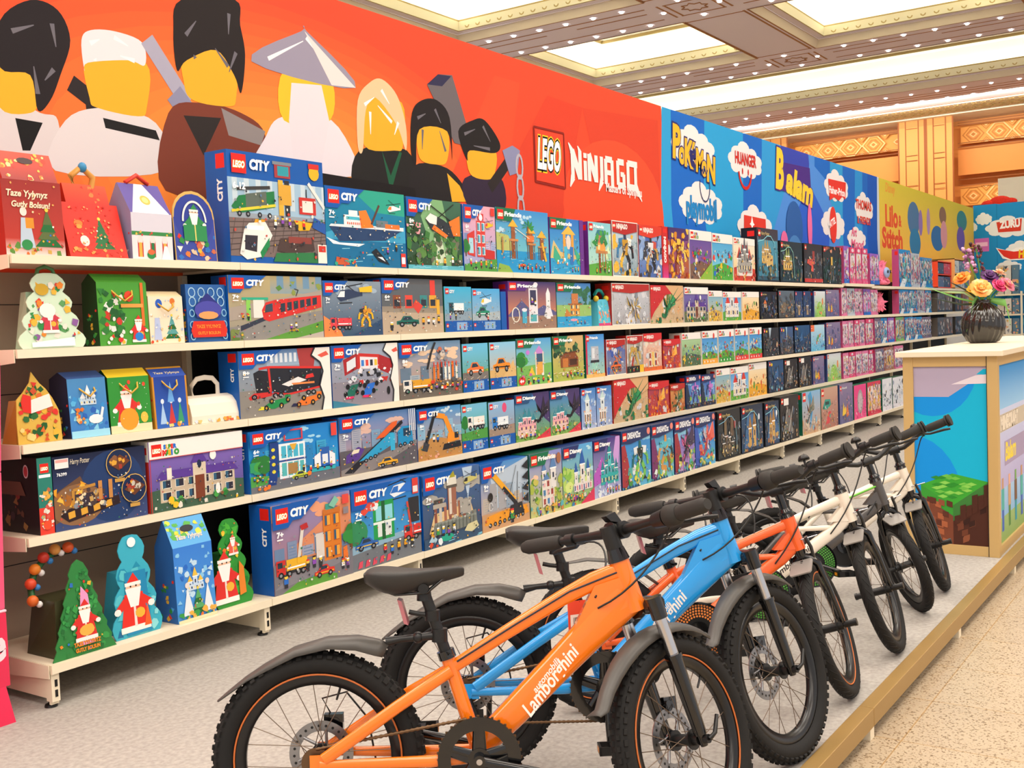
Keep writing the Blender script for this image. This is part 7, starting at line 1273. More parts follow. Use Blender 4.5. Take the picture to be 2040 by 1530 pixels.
r = die('gift_box', 'big green spiky tree gift box with santa and bauble arch, bottom shelf left end', 5, .02, .25, .33, .2, starpath(), '#2f7f3e', '#3a3a22', (.12, .85, .6), a14, .02)
hb = MB()
bp = [(.012, .12, .19), (.02, .14, .245), (.045, .15, .29), (.08, .15, .325), (.125, .15, .345), (.17, .14, .345)]
hb.sweep(bp, .012, 8, CARD, hx('#2f6a3a'))
for k, q in enumerate(bp): hb.ball((q[0] - .008, q[1] - .015, q[2] + .012), .02, CARD, hx(['#d8682a', '#d84a2a', '#e8862a', '#c83a2a', '#e09a4a', '#d85a2a'][k]), n=10); hb.ball((q[0] + .014, q[1] - .018, q[2] - .004), .012, CARD, hx(['#e8e4e0', '#3a7fc0'][k % 2]), n=8)
hb.build('bauble_arch', r)
def a15(A): A.blobs(60, .06, .04, A.W - .06, .75, .07, ['#1f8fb0', '#2fa8c0', '#58c0cc', '#1a6a9a', '#88d8dc']); A.P([(A.W * .28, .02), (A.W * .76, .02), (A.W * .72, .64), (A.W * .32, .64)], '#1f86b4'); santa(A, A.W * .46, .05, .58, '#e03024'); A.P([(A.W * .62, .08), (A.W * .76, .08), (A.W * .7, .3)], '#e8602a'); A.E(A.W * .5, .93, .05, .05, '#e8f4f4')
die('gift_box', 'turquoise scalloped gift box with large red santa, bottom shelf', 5, .275, .225, .37, .14, scal(4, .46, 1.0, 0, .05), '#3aacc4', '#2f9ab4', (.25, .78, .62), a15, .05)
def a16(A, B, c):
    A.R(0, 0, A.W, 1, '#4a9ae0', '#3a7fd8'); A.blobs(34, .02, .1, A.W - .02, .98, .05, ['#88c8f0', '#2a6ac8', '#c0e0f4']); castle(A, A.W * .3, .4, A.W * .4, '#c8dcf0', '#e8c04a', 3); [(A.P([(A.W * x - .09, .08), (A.W * x + .09, .08), (A.W * x, .46)], '#e4ecf0'), A.E(A.W * x, .48, .035, .04, '#e8dcd0')) for x in (.28, .8)]; fir(A, A.W * .54, .08, .34, '#58a868'); A.blobs(18, .02, .03, A.W - .02, .12, .05, ['#e8702a', '#e8b04a', '#3a9a4a']); A.R(0, 0, A.W, .04, '#e8dcb0')
    if B: B.R(0, 0, B.W, B.H, '#58a8e0'); B.blobs(30, .02, .15, B.W - .02, B.H - .02, .05, ['#5ab04a', '#e8c83a', '#8ad05a', '#d8e04a']); B.E(B.W * .5, B.H * .6, .11, .05, '#20242c', 12); B.T('Taze Yylynyz', .1, .1, .09, '#f0d8c8', .03, .2, fit=B.W - .2)
bag('gift_bag', 'tall sky blue gift bag with castle and snow figures, bottom shelf', 5, .55, .185, .39, .13, '#4a9ae0', '#2a62a8', .74, False, a16, .04, .03)
def a17(A): A.blobs(90, .04, .04, A.W - .04, .95, .06, ['#2f9a34', '#1f7a2c', '#4ab03a', '#268a30']); A.blobs(12, .1, .4, A.W - .1, .95, .035, ['#e8a03a', '#f0c83a', '#e8702a']); santa(A, A.W * .3, .05, .6, '#d8302a'); santa(A, A.W * .55, .58, .24, '#e0604a'); A.P([(A.W * .62, .1), (A.W * .78, .12), (A.W * .76, .42), (A.W * .66, .5), (A.W * .62, .3)], '#e0822a'); A.E(A.W * .8, .16, .11, .1, '#e8eaf0', 12); A.E(A.W * .8, .22, .06, .06, '#d8402a', 10)
r = die('gift_box', 'bright green rounded tree gift box with two santas, bottom shelf beside the fire engine box', 5, .752, .212, .35, .12, scal(5, .44, 1.0, 0, .05), '#2f8f34', '#246a2a', (.25, .8, .6), a17, .06)

# teal toy carrier with handle, second shelf of the third bay
r = empty('toy_carrier', (3.988, YU + .02, LV[2] + .0006), 0, 'small teal carry box with looped handle and seaside print, second shelf', 'toy box'); r.scale = (.84, 1, 1)
mb = MB(); mb.hexa([(0, 0, 0), (.215, 0, 0), (.215, .09, 0), (0, .09, 0)], [(.03, .02, .17), (.185, .02, .17), (.185, .07, .17), (.03, .07, .17)], CARD, hx('#58c0d8'))
A = MArt(mb, (0, 0, 0), (1, 0, 0), (0, .118, 1), (0, -1, .118), .215, .17); A.mask = [(0, 0), (A.W, 0), (A.W - .17, 1), (.17, 1)]; A.rnd = random.Random(2)
A.R(0.02, 0, A.W - .02, .1, '#c8407a'); A.blobs(30, .1, .05, A.W - .1, .6, .1, ['#f0b08a', '#e88a6a', '#e8d0b0', '#48b8c8']); A.blobs(10, .2, .6, A.W - .2, .95, .08, ['#a8e0e8', '#58b8c8', '#e8c83a'])
mb.build('carton', r); hb = MB(); hb.sweep([(.05, .045, .165), (.04, .045, .2), (.075, .045, .225), (.108, .045, .23), (.14, .045, .225), (.175, .045, .2), (.165, .045, .165)], .011, 10, CARD, hx('#1fa09a')); hb.ball((.03, .03, .175), .02, CARD, hx('#e8c83a')); hb.ball((.185, .03, .175), .02, CARD, hx('#e8c83a')); hb.build('handle', r)
# pink furry toy and pink furry bag
M_fur = mat('pink_fur', '#f07a98', .95, noise=.3, nscale=90, bump=1.0)
def furry(x, z, y, w, h, lab, name, eyes):
    r = empty(name, (x, y, z), 0, lab, 'plush toy')
    b = MB(); rn = random.Random(5)
    b.ball((0, 0, h * .42), w * .46, M_fur, n=16, sy=.7, sz=h * .42 / (w * .46))
    for _ in range(46):
        a = rn.uniform(0, 6.28); e = rn.uniform(-.9, 1.2); c, s_ = math.cos(a) * math.cos(e), math.sin(a) * math.cos(e)
        p = Vector((w * .42 * c, w * .3 * s_, h * .42 + h * .4 * math.sin(e))); q = p + Vector((c, s_, math.sin(e))) * w * .16
        b.cyl(p, q, w * .07, .002, 6, M_fur)
    b.build('fur_body', r)
    if eyes:
        m = MB(); m.ball((0, -w * .3, h * .44), w * .24, mat('toy_face', '#9ab4e0', .5), sx=1.3, sy=.35, sz=.8)
        for d in (-1, 1): m.ball((d * w * .14, -w * .385, h * .47), w * .06, M_black, sy=.4)
        m.build('face', r)
        f = MB()
        for d in (-1, 1): f.ball((d * w * .2, -w * .2, h * .06), w * .16, M_fur, sz=.5)
        f.build('foot', r)
    else:
        f = MB(); f.sweep([(-w * .25, 0, h * .7), (-w * .2, 0, h * .95), (0, 0, h * 1.05), (w * .2, 0, h * .95), (w * .25, 0, h * .7)], w * .05, 8, M_fur); f.build('handle', r)
furry(10.83, LV[1] + .03, YU + .16, .33, .3, 'pink furry toy with pale blue face on the top shelf', 'furry_toy', True)
furry(10.62, LV[2] + .03, YU + .14, .3, .24, 'pink furry handbag on the second shelf below the furry toy', 'furry_bag', False)
# ------------------------------------------------------------------ trays and boxes in the far corner
M_orange = mat('orange_red_tray', '#ee4a26', .5); M_peach = mat('peach_tray', '#f0b06a', .5)
def tray(x, w, m, lab, z, rows, cols, pal, dz=.36):
    r = empty('display_tray', (x, YU + .0, z + .002), 0, lab, 'display tray')
    b = MB(); t = .012; D_ = .3
    b.box(0, t, 0, D_, 0, dz, m); b.box(w - t, w, 0, D_, 0, dz, m); b.box(0, w, 0, D_, dz - t, dz, m); b.box(0, w, 0, D_, 0, t, m); b.box(t, w - t, D_ - t, D_, t, dz - t, m)
    for i in range(1, rows): b.box(t, w - t, 0, D_, i * dz / rows - t / 2, i * dz / rows + t / 2, m)
    b.build('tray', r)
    for i in range(rows):
        for j in range(cols):
            cw = (w - 2 * t) / cols; ch = dz / rows - t * 1.5; x0 = t + j * cw + .006; z0 = i * dz / rows + t + .0005
            k = MB(); k.box(0, cw - .012, 0, .12, 0, ch - .02, CARD, hx(pal[(i + j) % len(pal)])); A = Art(k, (0, 0, 0), (1, 0, 0), (0, 0, 1), (0, -1, 0), cw - .012, ch - .02, CARD); A.rnd = random.Random(i * 7 + j); A.blobs(16, .1, .1, A.W - .1, .9, .14, pal + ['#5a6a80', '#d8d0c8', '#3a2f34'])
            o = k.build('figure_box'); o.location = (x + x0, YU + .012, z + .002 + z0)
            tag(o, 'small figure carton in the %s, row %s from its top' % (lab.split(' with')[0].split(' holding')[0], ['first', 'second', 'third'][rows - 1 - i]), 'toy box', 'small figure cartons in the far trays, ' + lab[:10])
tray(13.05, .8, M_orange, 'bright orange red tray holding small figure cartons, top shelf far end', LV[1], 2, 2, ['#5a6a88', '#3a4a60', '#c83a4a'])
tray(14.05, 1.0, M_peach, 'peach tray holding pale figure cartons, top shelf beside the vase flowers', LV[1], 2, 3, ['#88a8b8', '#c8d0d0', '#5a7a9a'], .42)
for j, (x, w, c) in enumerate(((13.05, .42, '#5a5450'), (13.5, .42, '#6a5a50'), (14.1, .4, '#3a3634'), (14.6, .4, '#8a5a4a'))):
    for lv in (2, 3):
        k = MB(); k.box(0, w, 0, .14, 0, .25, CARD, hx(c)); A = Art(k, (0, 0, 0), (1, 0, 0), (0, 0, 1), (0, -1, 0), w, .25, CARD); A.rnd = random.Random(j + lv); A.blobs(24, .1, .05, A.W - .1, .9, .16, [c, '#8a8a94', '#3a3030', '#a86a4a', '#b8b0a8']); A.R(0, 0, A.W, .1, '#2a2422')
        o = k.build('toy_box'); o.location = (x, YU + .012, LV[lv] + .0006); tag(o, 'dark brown window carton %s on the %s shelf near the far corner' % (['first', 'second', 'third', 'fourth'][j], ['second', 'middle'][lv - 2]), 'toy box', 'dark window cartons near the far corner')
# narrow rack standing against the blue wall
r = empty('side_rack', (17.2, 0, 0), 0, 'cream wall rack of cartons against the blue far wall', 'shelving')
b = MB(); b.box(-.37, -.34, -.33, -.302, 0, 1.5, M_cream); b.box(-.03, 0, -.33, -.302, 0, 1.5, M_cream); b.build('upright', r)
for z in (.5, .82, 1.14, 1.46):
    s = MB(); s.box(-.4, -.0, -.3, .06, z - .025, z, M_cream); s.build('shelf', r)
n = 0
for z in (.5, .82, 1.14, 1.46):
    for y, c in ((-.28, '#5a7a90'), (-.17, '#d8d4cc'), (-.06, '#c8c0b8')):
        k = MB(); k.box(0, .12, 0, .095, 0, .25 if z < 1.4 else .46, CARD, hx(c)); A = Art(k, (0, .095, 0), (0, -1, 0), (0, 0, 1), (-1, 0, 0), .095, .25 if z < 1.4 else .46, CARD); A.rnd = random.Random(n); A.blobs(16, .02, .05, A.W, .95, .08, [c, '#3a4a5a', '#e0a08a', '#8a8a90', '#d8b05a'])
        o = k.build('toy_box'); o.location = (16.82, y, z + .0006); n += 1
        tag(o, 'slim carton %s on the %s shelf of the side rack' % (['nearest the aisle', 'in the middle', 'nearest the corner'][(n - 1) % 3], ['lowest', 'second lowest', 'second highest', 'highest'][(n - 1) // 3]), 'toy box', 'slim cartons in the rack by the blue wall')

# ------------------------------------------------------------------ pink doll display at the left edge
r = empty('doll_display', (-.46, .03, 0), 0, 'tall glossy pink doll display stand at the left edge, with white script', 'display stand')
M_pink = mat('glossy_pink', '#f0577f', .25, coat=.3); M_pink2 = mat('deep_pink', '#e22650', .3, coat=.2)
b = MB(); b.hexa([(0, -.02, .0), (.33, -.02, .0), (.33, .4, .0), (0, .4, .0)], [(0, 0, .12), (.315, 0, .12), (.315, .4, .12), (0, .4, .12)], M_pink2); b.box(0, .33, .0, .4, .12, .36, M_pink2)
A = Art(b, (0, 0, .1), (1, 0, 0), (0, 0, 1), (0, -1, 0), .33, .26, M_pink2, sc=1); A.m = VINYL
A.T('Barbie', .05, .05, .14, '#f6dbe2', .04, .35, rot=14, fit=.29)
b.build('base', r)
b = MB(); b.hexa([(0, .01, .37), (.335, .01, .37), (.335, .39, .37), (0, .39, .37)], [(0, .01, .82), (.352, .01, .82), (.352, .39, .82), (0, .39, .82)], M_pink); b.box(.004, .338, .005, .395, .36, .37, mat('pale_pink_trim', '#f6c6d2', .4)); b.hexa([(0, .01, .82), (.352, .01, .82), (.352, .39, .82), (0, .39, .82)], [(0, .01, 1.18), (.372, .01, 1.18), (.372, .36, 1.18), (0, .36, 1.18)], M_pink); b.build('cabinet', r, bevel=.012)
# ------------------------------------------------------------------ counter with a wooden-toned frame
M_frame = mat('gold_frame_profile', '#cfae72', .42, metal=.2); M_top = mat('counter_top', '#eee0c4', .35)
cx0, cx1, cy0, cy1 = 3.645, 6.6, -2.31, -1.86
r = empty('counter', (0, 0, 0), 0, 'gold framed reception counter with bright blue side panel showing a grassy cube', 'counter')
b = MB(); H = 1.0
for x in (cx0, cx1 - .05):
    for y in (cy0, cy1 - .05): b.box(x, x + .05, y, y + .05, 0, H, M_frame)
for z0, z1 in ((.0, .05), (H - .05, H)):
    b.box(cx0 + .002, cx0 + .048, cy0 + .05, cy1 - .05, z0, z1, M_frame); b.box(cx0 + .05, cx1 - .05, cy0 + .002, cy0 + .048, z0, z1, M_frame); b.box(cx1 - .048, cx1 - .002, cy0 + .05, cy1 - .05, z0, z1, M_frame); b.box(cx0 + .05, cx1 - .05, cy1 - .048, cy1 - .002, z0, z1, M_frame)
b.box(cx0 - .002, cx0 + .0, cy0 + .048, cy0 + .051, 0, H, M_dark)
b.build('frame', r, bevel=.002)
# left face print: y runs from cy1 (left) to cy0 (right)
p = MB(); p.box(cx0 + .012, cx0 + .02, cy0 + .05, cy1 - .05, .05, H - .05, VINYL, hx('#18b0d8'))
A = Art(p, (cx0 + .012, cy1 - .05, .05), (0, -1, 0), (0, 0, 1), (-1, 0, 0), cy1 - cy0 - .1, H - .1, VINYL)
W_ = A.W
A.R(0, 0, W_, 1, '#16b4dc'); A.E(.1, 1.0, .24, .28, '#1592e6', 28); A.R(0, .0, 0.001, .001, '#16b4dc'); A.E(-.02, .26, .27, .35, '#1494e8', 28); A.R(0, .83, .19, 1, '#b4a8c0')
A.P([(0, 1), (W_, 1), (W_, .97), (W_ * .5, .835), (0, .835)], '#b4a8c0'); A.P([(W_ * .95, .985), (W_, .985), (W_, .955), (W_ * .86, .955)], '#16b4dc'); A.P([(W_ * .85, .95), (W_, .955), (W_, .905), (W_ * .52, .9)], '#e6dde6')
# grassy cube: top, left side, right side
A.P([(0.03, .33), (.2, .4), (W_, .36), (W_ * .52, .22)], '#3fa637'); A.P([(0.03, .33), (W_ * .52, .22), (W_ * .52, .16), (.03, .27)], '#3c9a38'); A.P([(W_ * .52, .22), (W_, .36), (W_, .28), (W_ * .52, .13)], '#3e7c3a'); A.rnd = random.Random(4)
for _ in range(26): x = A.rnd.uniform(.1, W_ - .08); y = .235 + A.rnd.uniform(.0, .13) * (1 if x < W_ * .6 else .8) + .02; s = .03; inside_ = (y < .39 - abs(x - .2) * .12) and (y > .24 + abs(x - W_ * .52) * .22); inside_ and A.P([(x - s, y), (x, y + s * .35), (x + s, y), (x, y - s * .35)], A.rnd.choice(['#6cc04a', '#8ad05a', '#2f8f30']))
A.P([(.03, .27), (W_ * .52, .16), (W_ * .52, -.2), (.03, -.1)], '#7a4430'); A.P([(W_ * .52, .13), (W_, .28), (W_, -.1), (W_ * .52, -.2)], '#4c2a20')
for _ in range(44):
    x = A.rnd.uniform(.04, W_ - .03); y = A.rnd.uniform(.0, .24); s = .032
    if x < W_ * .52 - s:
        if y < .3 - (x) * .25 - .02: A.P([(x, y), (x + s, y - s * .3), (x + s, y + s * .7), (x, y + s)], A.rnd.choice(['#a8603f', '#8e5038', '#5c3226']))
    elif x > W_ * .52:
        if y < .1 + (x - W_ * .52) * .6: A.P([(x, y), (x + s, y + s * .45), (x + s, y + s * 1.4), (x, y + s)], A.rnd.choice(['#6e3e2c', '#38201a', '#8a5138']))
for k in range(6): x = W_ * (.54 + k * .08); A.P([(x, .11 + k * .022), (x + .03, .125 + k * .022), (x + .03, .17 + k * .03 + (k % 2) * .03), (x, .16 + k * .03 + (k % 2) * .03)], '#4c2a20')
p.build('side_print', r)
p = MB(); p.box(cx0 + .05, cx1 - .05, cy0 + .012, cy0 + .02, .05, H - .05, VINYL, hx('#8fc0e8'))
A = Art(p, (cx0 + .05, cy0 + .012, .05), (1, 0, 0), (0, 0, 1), (0, -1, 0), cx1 - cx0 - .1, H - .1, VINYL); W_ = A.W; A.rnd = random.Random(9)
A.R(0, 0, W_, .3, '#6aa8d8', '#a8c8e8'); A.R(0, .3, W_, .75, '#b8b0d8', '#c8d0ec'); A.R(0, .75, W_, 1, '#9ac8ec', '#2f8fd8'); A.R(0, 0, W_, .14, '#8aa860', '#9ab878'); A.R(.05, .62, W_, .72, '#c8bca8'); A.T('MINECRAFT', .1, .635, .1, '#e8dcc8', .08, out=[('#9a8a78', .03)]); A.R(.2, .42, 1.3, .56, '#a89ab8'); A.T('Balam', .22, .45, .14, '#f0d84a', .04, .2)
for k in range(14): x = .1 + k * .2; A.R(x, .06, x + .06, .18, ['#4a6ab8', '#5a8a4a', '#3a9aa8'][k % 3]); A.R(x - .01, .18, x + .07, .3, ['#58b0a8', '#c8a07a', '#7a5a44'][k % 3]); A.R(x + .005, .3, x + .055, .36, ['#c89a7a', '#e8b090', '#7aa860'][k % 3])
p.build('front_print', r)
t = MB(); t.box(cx0 - .03, cx1 + .03, cy0 - .03, cy1 + .03, H, H + .028, M_top); t.build('counter_top', r, bevel=.003)
for y in (-2.05,):
    pass

# ------------------------------------------------------------------ black ribbed vase with flowers
VX, VY, VZ = 4.95, -2.0, 1.0285
VS = 1.18
r = empty('vase', (VX, VY, VZ), 0, 'glossy black ribbed vase standing on the counter', 'vase')
M_vase = mat('black_glazed_ceramic', '#17130f', .18, coat=.6)
b = MB(); prof = [(0, 0), (.058, 0), (.076, .01), (.096, .045), (.104, .085), (.1, .12), (.086, .155), (.062, .185), (.04, .2), (.036, .212), (.042, .22), (.034, .218), (.028, .2), (.028, .12)]
n = 96; vs = []
for i, (rr, z) in enumerate(prof):
    for k in range(n):
        a = 2 * math.pi * k / n; q = rr * (1 + (.035 * math.cos(a * 20) if 1 < i < 9 else 0)); vs.append((q * math.cos(a + z * 1.2), q * math.sin(a + z * 1.2), z))
fs = [(i * n + k, i * n + (k + 1) % n, (i + 1) * n + (k + 1) % n, (i + 1) * n + k) for i in range(len(prof) - 1) for k in range(n)]
b.add(vs, fs, M_vase, None, True); b.build('body', r); r.scale = (VS, VS, VS)
M_stem = mat('stem_green', '#5f9a4a', .5); M_leaf = mat('leaf_green', '#78b85a', .45); M_grass = mat('pale_grass_blade', '#a8c890', .5); M_darkleaf = mat('dark_grass_blade', '#26331f', .5)
def petalflower(top, rad, cols, lab, name, n=5, layers=4, base=(0, 0), tilt=(0, -.4)):
    T_ = Vector(top); r = empty(name, (VX, VY, VZ + .2 * VS), -.98, lab, 'flower', 'flowers in the black vase')
    s = MB(); s.sweep([(base[0], base[1], -.02), (base[0] + (T_.x - base[0]) * .5, base[1] + (T_.y - base[1]) * .45, T_.z * .55), T_], .0035, 6, M_stem); s.build('stem', r)
    f = MB(); M_ = Matrix.Translation(T_) @ Matrix.Rotation(tilt[1], 4, 'Y') @ Matrix.Rotation(tilt[0], 4, 'X')
    for L_ in range(layers):
        rr = rad * (1 - .22 * L_); el = .15 + .32 * L_
        for k in range(n):
            a = 2 * math.pi * (k + L_ * .5) / n; u = Vector((math.cos(a), math.sin(a), 0)); w = Vector((-u.y, u.x, 0))
            pts = []
            for (t, wd) in ((0, .12), (.35, .42), (.7, .52), (1, .3)):
                c = u * (rr * t * math.cos(el * t * 1.2)) + Vector((0, 0, rr * t * math.sin(el) + .004 * L_)); pts += [M_ @ (c - w * rr * wd), M_ @ (c + w * rr * wd + Vector((0, 0, 0)))]
            f.add(pts, [(0, 1, 3, 2), (2, 3, 5, 4), (4, 5, 7, 6)], cols[(L_ + k) % len(cols)], None, True)
    f.ball(M_ @ Vector((0, 0, rad * .25)), rad * .25, cols[-1], n=8)
    o = f.build('bloom', r); sm = o.modifiers.new('thick', 'SOLIDIFY'); sm.thickness = .0012
    r.scale = (VS, VS, VS)
    return r
def fc(*cs): return [mat('petal_' + c[1:], c, .55) for c in cs]
petalflower((-.11, -.02, .13), .045, fc('#f28a1e', '#ee7414', '#f7a840'), 'orange lily like flower on the left of the bouquet', 'flower', 6, 3, (-.01, 0), (.5, -.7))
petalflower((-.035, -.06, .075), .055, fc('#f8b85e', '#f4a048', '#fbcf8a', '#f9b254'), 'large peach rose at the front of the bouquet', 'flower', 7, 5, (0, -.01), (1.0, -.2))
petalflower((.03, -.01, .135), .045, fc('#5a2a6a', '#43204f', '#6f3a80'), 'dark purple flower in the middle of the bouquet', 'flower', 9, 5, (0, .01), (.8, 0))
petalflower((.06, -.05, .085), .04, fc('#d8306a', '#c02458', '#e8508a'), 'crimson pink flower right of the purple one', 'flower', 9, 4, (.01, 0), (.9, .4))
petalflower((.11, -.03, .09), .045, fc('#f08aa0', '#e86a88', '#f4b08a'), 'soft pink and salmon flower at the right of the bouquet', 'flower', 7, 4, (.01, 0), (.7, .7))
petalflower((.085, 0, .15), .035, fc('#f4a07a', '#f0b890', '#f6c8a0'), 'salmon freesia above the pink flowers', 'flower', 5, 3, (.01, .01), (.3, .3))
petalflower((-.075, -.04, .075), .022, fc('#f8d84a', '#f0c020'), 'small yellow bud beside the peach rose', 'flower', 5, 2, (0, 0), (.8, -.6))
# tall lilac spike
r = empty('flower', (VX, VY, VZ + .2 * VS), -.98, 'tall lilac flower spike rising above the bouquet', 'flower', 'flowers in the black vase')
s = MB(); s.sweep([(0, 0, -.02), (-.03, .01, .14), (-.075, .02, .27)], .004, 6, M_stem); s.build('stem', r)
f = MB(); rn = random.Random(3)
LIL = fc('#c890c0', '#b070a8', '#e0b0d0', '#7a4a70')
for i in range(46):
    t = rn.random(); a = rn.uniform(0, 6.28); q = .035 * (1 - t * .5) * rn.uniform(.4, 1); f.ball((-.045 - .035 * t + q * math.cos(a), .012 + q * math.sin(a), .16 + .13 * t), rn.uniform(.006, .011), LIL[i % 4], n=6)
f.build('bloom', r); r.scale = (VS, VS, VS)
r = empty('flower', (VX, VY, VZ + .2 * VS), -.98, 'dark reddish seed spike behind the lilac flowers', 'flower', 'flowers in the black vase')
s = MB(); s.sweep([(0, .01, -.02), (0, .02, .15), (-.02, .03, .3)], .004, 6, M_stem)
s.build('stem', r); f = MB()
for i in range(40): t = rn.random(); a = rn.uniform(0, 6.28); q = .022; f.ball((-.005 - .018 * t + q * math.cos(a), .025 + q * math.sin(a), .17 + .14 * t), rn.uniform(.006, .01), fc('#5a2030', '#3a1420', '#8a4030')[i % 3], n=6)
f.build('bloom', r); r.scale = (VS, VS, VS)
# broad leaves and blades
def blade(pts, w, m, lab, name='leaf'):
    b = MB(); P_ = [Vector(p) for p in pts]; vs = []
    N = 10
    for i in range(N + 1):
        t = i / N * (len(P_) - 1); k = min(int(t), len(P_) - 2); u = t - k; p = P_[k].lerp(P_[k + 1], u); ww = w * math.sin(math.pi * min(.98, .15 + .85 * i / N)); vs += [p + Vector((0, -ww * .3, -ww)), p + Vector((0, -ww * .3, ww)) + Vector((0, 0, 0))]
    b.add(vs, [(2 * i, 2 * i + 1, 2 * i + 3, 2 * i + 2) for i in range(N)], m, None, True)
    o = b.build(name); o.location = (VX, VY, VZ + .2 * VS); o.scale = (VS, VS, VS); o.rotation_euler = (0, 0, -.98); sm = o.modifiers.new('thick', 'SOLIDIFY'); sm.thickness = .001
    tag(o, lab, 'leaf', 'leaves in the black vase')
blade([(-.0, 0, 0), (-.1, -.01, .06), (-.24, -.02, .07)], .006, M_grass, 'pale grass blade reaching left, uppermost')
blade([(-.0, 0, 0), (-.12, 0, .03), (-.3, 0, .1)], .005, M_leaf, 'green grass blade crossing the pale one')
blade([(-.0, -.01, 0), (-.12, -.02, .0), (-.29, -.02, .045)], .005, M_darkleaf, 'dark grass blade reaching left, lowest tip')
blade([(-.0, -.01, 0), (-.09, -.02, .07), (-.2, -.02, .13)], .005, M_darkleaf, 'dark grass blade rising left')
blade([(-.0, -.01, -.0), (-.06, -.03, -.04), (-.1, -.035, -.14)], .009, M_leaf, 'green leaf hanging beside the vase on its left')
blade([(.02, -.01, .02), (.1, -.03, -.0), (.125, -.04, -.12)], .018, M_leaf, 'broad light green leaf drooping on the right of the vase')
blade([(-.03, -.03, .05), (-.075, -.05, .0), (-.08, -.05, -.06)], .012, M_stem, 'green leaf drooping under the peach rose')
blade([(0, 0, .02), (.09, -.02, .11), (.17, -.03, .08)], .006, M_grass, 'thin pale blade arching right over the pink flowers')
# ------------------------------------------------------------------ bicycles standing in a row
M_rub = mat('tyre_rubber', '#1b1a19', .75, spec=.3); M_rim = mat('rim_black', '#101011', .3); M_steel = mat('polished_steel', '#c9c9cc', .2, metal=1.0)
M_spoke = mat('spoke_dark_steel', '#7a6a5c', .35, metal=.8); M_bk = mat('satin_black', '#121212', .38); M_gb = mat('gloss_black', '#0a0a0b', .12, coat=.5)
M_grip = mat('grip_rubber', '#2a2825', .75); M_sad = mat('saddle_vinyl', '#2c2a28', .55); M_fend = mat('fender_plastic', '#4a4743', .42); M_chain = mat('chain_brown_steel', '#6b5138', .4, metal=.7)
M_disc = mat('disc_steel', '#9a9a9c', .3, metal=1.0); M_refl = mat('red_reflector', '#b06a70', .3); M_amber = mat('amber_reflector', '#e08a1c', .3); M_tagp = mat('red_orange_tag', '#ea4f35', .5); M_lt = mat('white_lettering', '#f4eee6', .4); M_dk = mat('dark_lettering', '#3a3432', .4)
def ptorus(mb, R, r, m, c=(0, 0, 0), n=72, q=12, w=1.0, y=0):
    prof = [(R + r * math.cos(2 * math.pi * i / q), y + w * r * math.sin(2 * math.pi * i / q)) for i in range(q)]
    M_ = Matrix.Translation(Vector(c)) @ Matrix.Rotation(math.pi / 2, 4, 'X')
    mb.lathe(prof, n, m, M_, None, True, True)
def pdisc(mb, r0, r1, y0, y1, m, c=(0, 0, 0), n=40):
    M_ = Matrix.Translation(Vector(c)) @ Matrix.Rotation(math.pi / 2, 4, 'X')
    mb.lathe([(r0, -y0), (r1, -y0), (r1, -y1), (r0, -y1)], n, m, M_, None, False, True)
_WC = {}
def wheel_parts(R, knob, stripe, key):
    if key in _WC: return _WC[key]
    tr = .026 if knob else .022; P_ = {}
    t = MB(); ptorus(t, R - tr, tr, M_rub, w=1.0)
    if knob:
        n = 62
        for i in range(n):
            for row, (yy, off, sz) in enumerate(((-.021, 0, .0075), (-.0085, .5, .0065), (.0085, 0, .0065), (.021, .5, .0075))):
                a = 2 * math.pi * (i + off) / n; th = math.asin(max(-1, min(1, yy / tr))); rr = R - tr + tr * math.cos(th)
                u = Vector((math.cos(a), 0, math.sin(a))); v = Vector((-u.z, 0, u.x)); nrm = (u * math.cos(th) + Vector((0, math.sin(th), 0))); sd = v.cross(nrm)
                c = u * rr + Vector((0, yy, 0)); h = .0048
                bs = [c + v * sz * i1 + sd * sz * .62 * i2 - nrm * .002 for i1, i2 in ((-1, -1), (1, -1), (1, 1), (-1, 1))]
                tp = [c + v * sz * .8 * i1 + sd * sz * .5 * i2 + nrm * h for i1, i2 in ((-1, -1), (1, -1), (1, 1), (-1, 1))]
                t.hexa(bs, tp, M_rub)
    else:
        n = 40
        for i in range(n):
            for sg in (-1, 1):
                a = 2 * math.pi * (i + (sg > 0) * .5) / n; pts = []
                for k in range(4):
                    th = sg * (.15 + .28 * k); aa = a + .05 * k; rr = R - tr + (tr + .0004) * math.cos(th); pts.append(Vector((rr * math.cos(aa), (tr + .0004) * math.sin(th), rr * math.sin(aa))))
                t.sweep(pts, .0011, 4, M_bk, caps=False)
    if stripe:
        for sg in (-1, 1): ptorus(t, R - tr * 1.95, .0022, stripe, y=sg * tr * .62 , q=6)
    P_['tyre'] = t.mesh('tyre')
    rr = R - 2 * tr; b = MB()
    M_ = Matrix.Rotation(math.pi / 2, 4, 'X')
    b.lathe([(rr + .006, .013), (rr + .006, -.013), (rr - .004, -.014), (rr - .024, -.008), (rr - .024, .008), (rr - .004, .014)], 72, M_rim, M_, None, True, True)
    P_['wheel'] = b.mesh('wheel')
    h = MB(); h.cyl((0, -.045, 0), (0, .045, 0), .014, .014, 16, M_bk)
    for y in (-.026, .026): h.cyl((0, y - .002, 0), (0, y + .002, 0), .024, .024, 18, M_bk)
    P_['hub'] = h.mesh('hub')
    s = MB(); s.cyl((0, 0, .022), (0, 0, rr - .022), .0011, .0011, 5, M_spoke); P_['spoke'] = s.mesh('spoke')
    v = MB(); v.cyl((0, 0, rr - .024), (0, 0, rr - .055), .003, .0025, 8, M_bk); P_['valve'] = v.mesh('valve')
    P_['rr'] = rr
    _WC[key] = P_; return P_
def link(name, me, parent, M_): o = bpy.data.objects.new(name, me); COL.objects.link(o); o.parent = parent; o.matrix_local = M_; return o
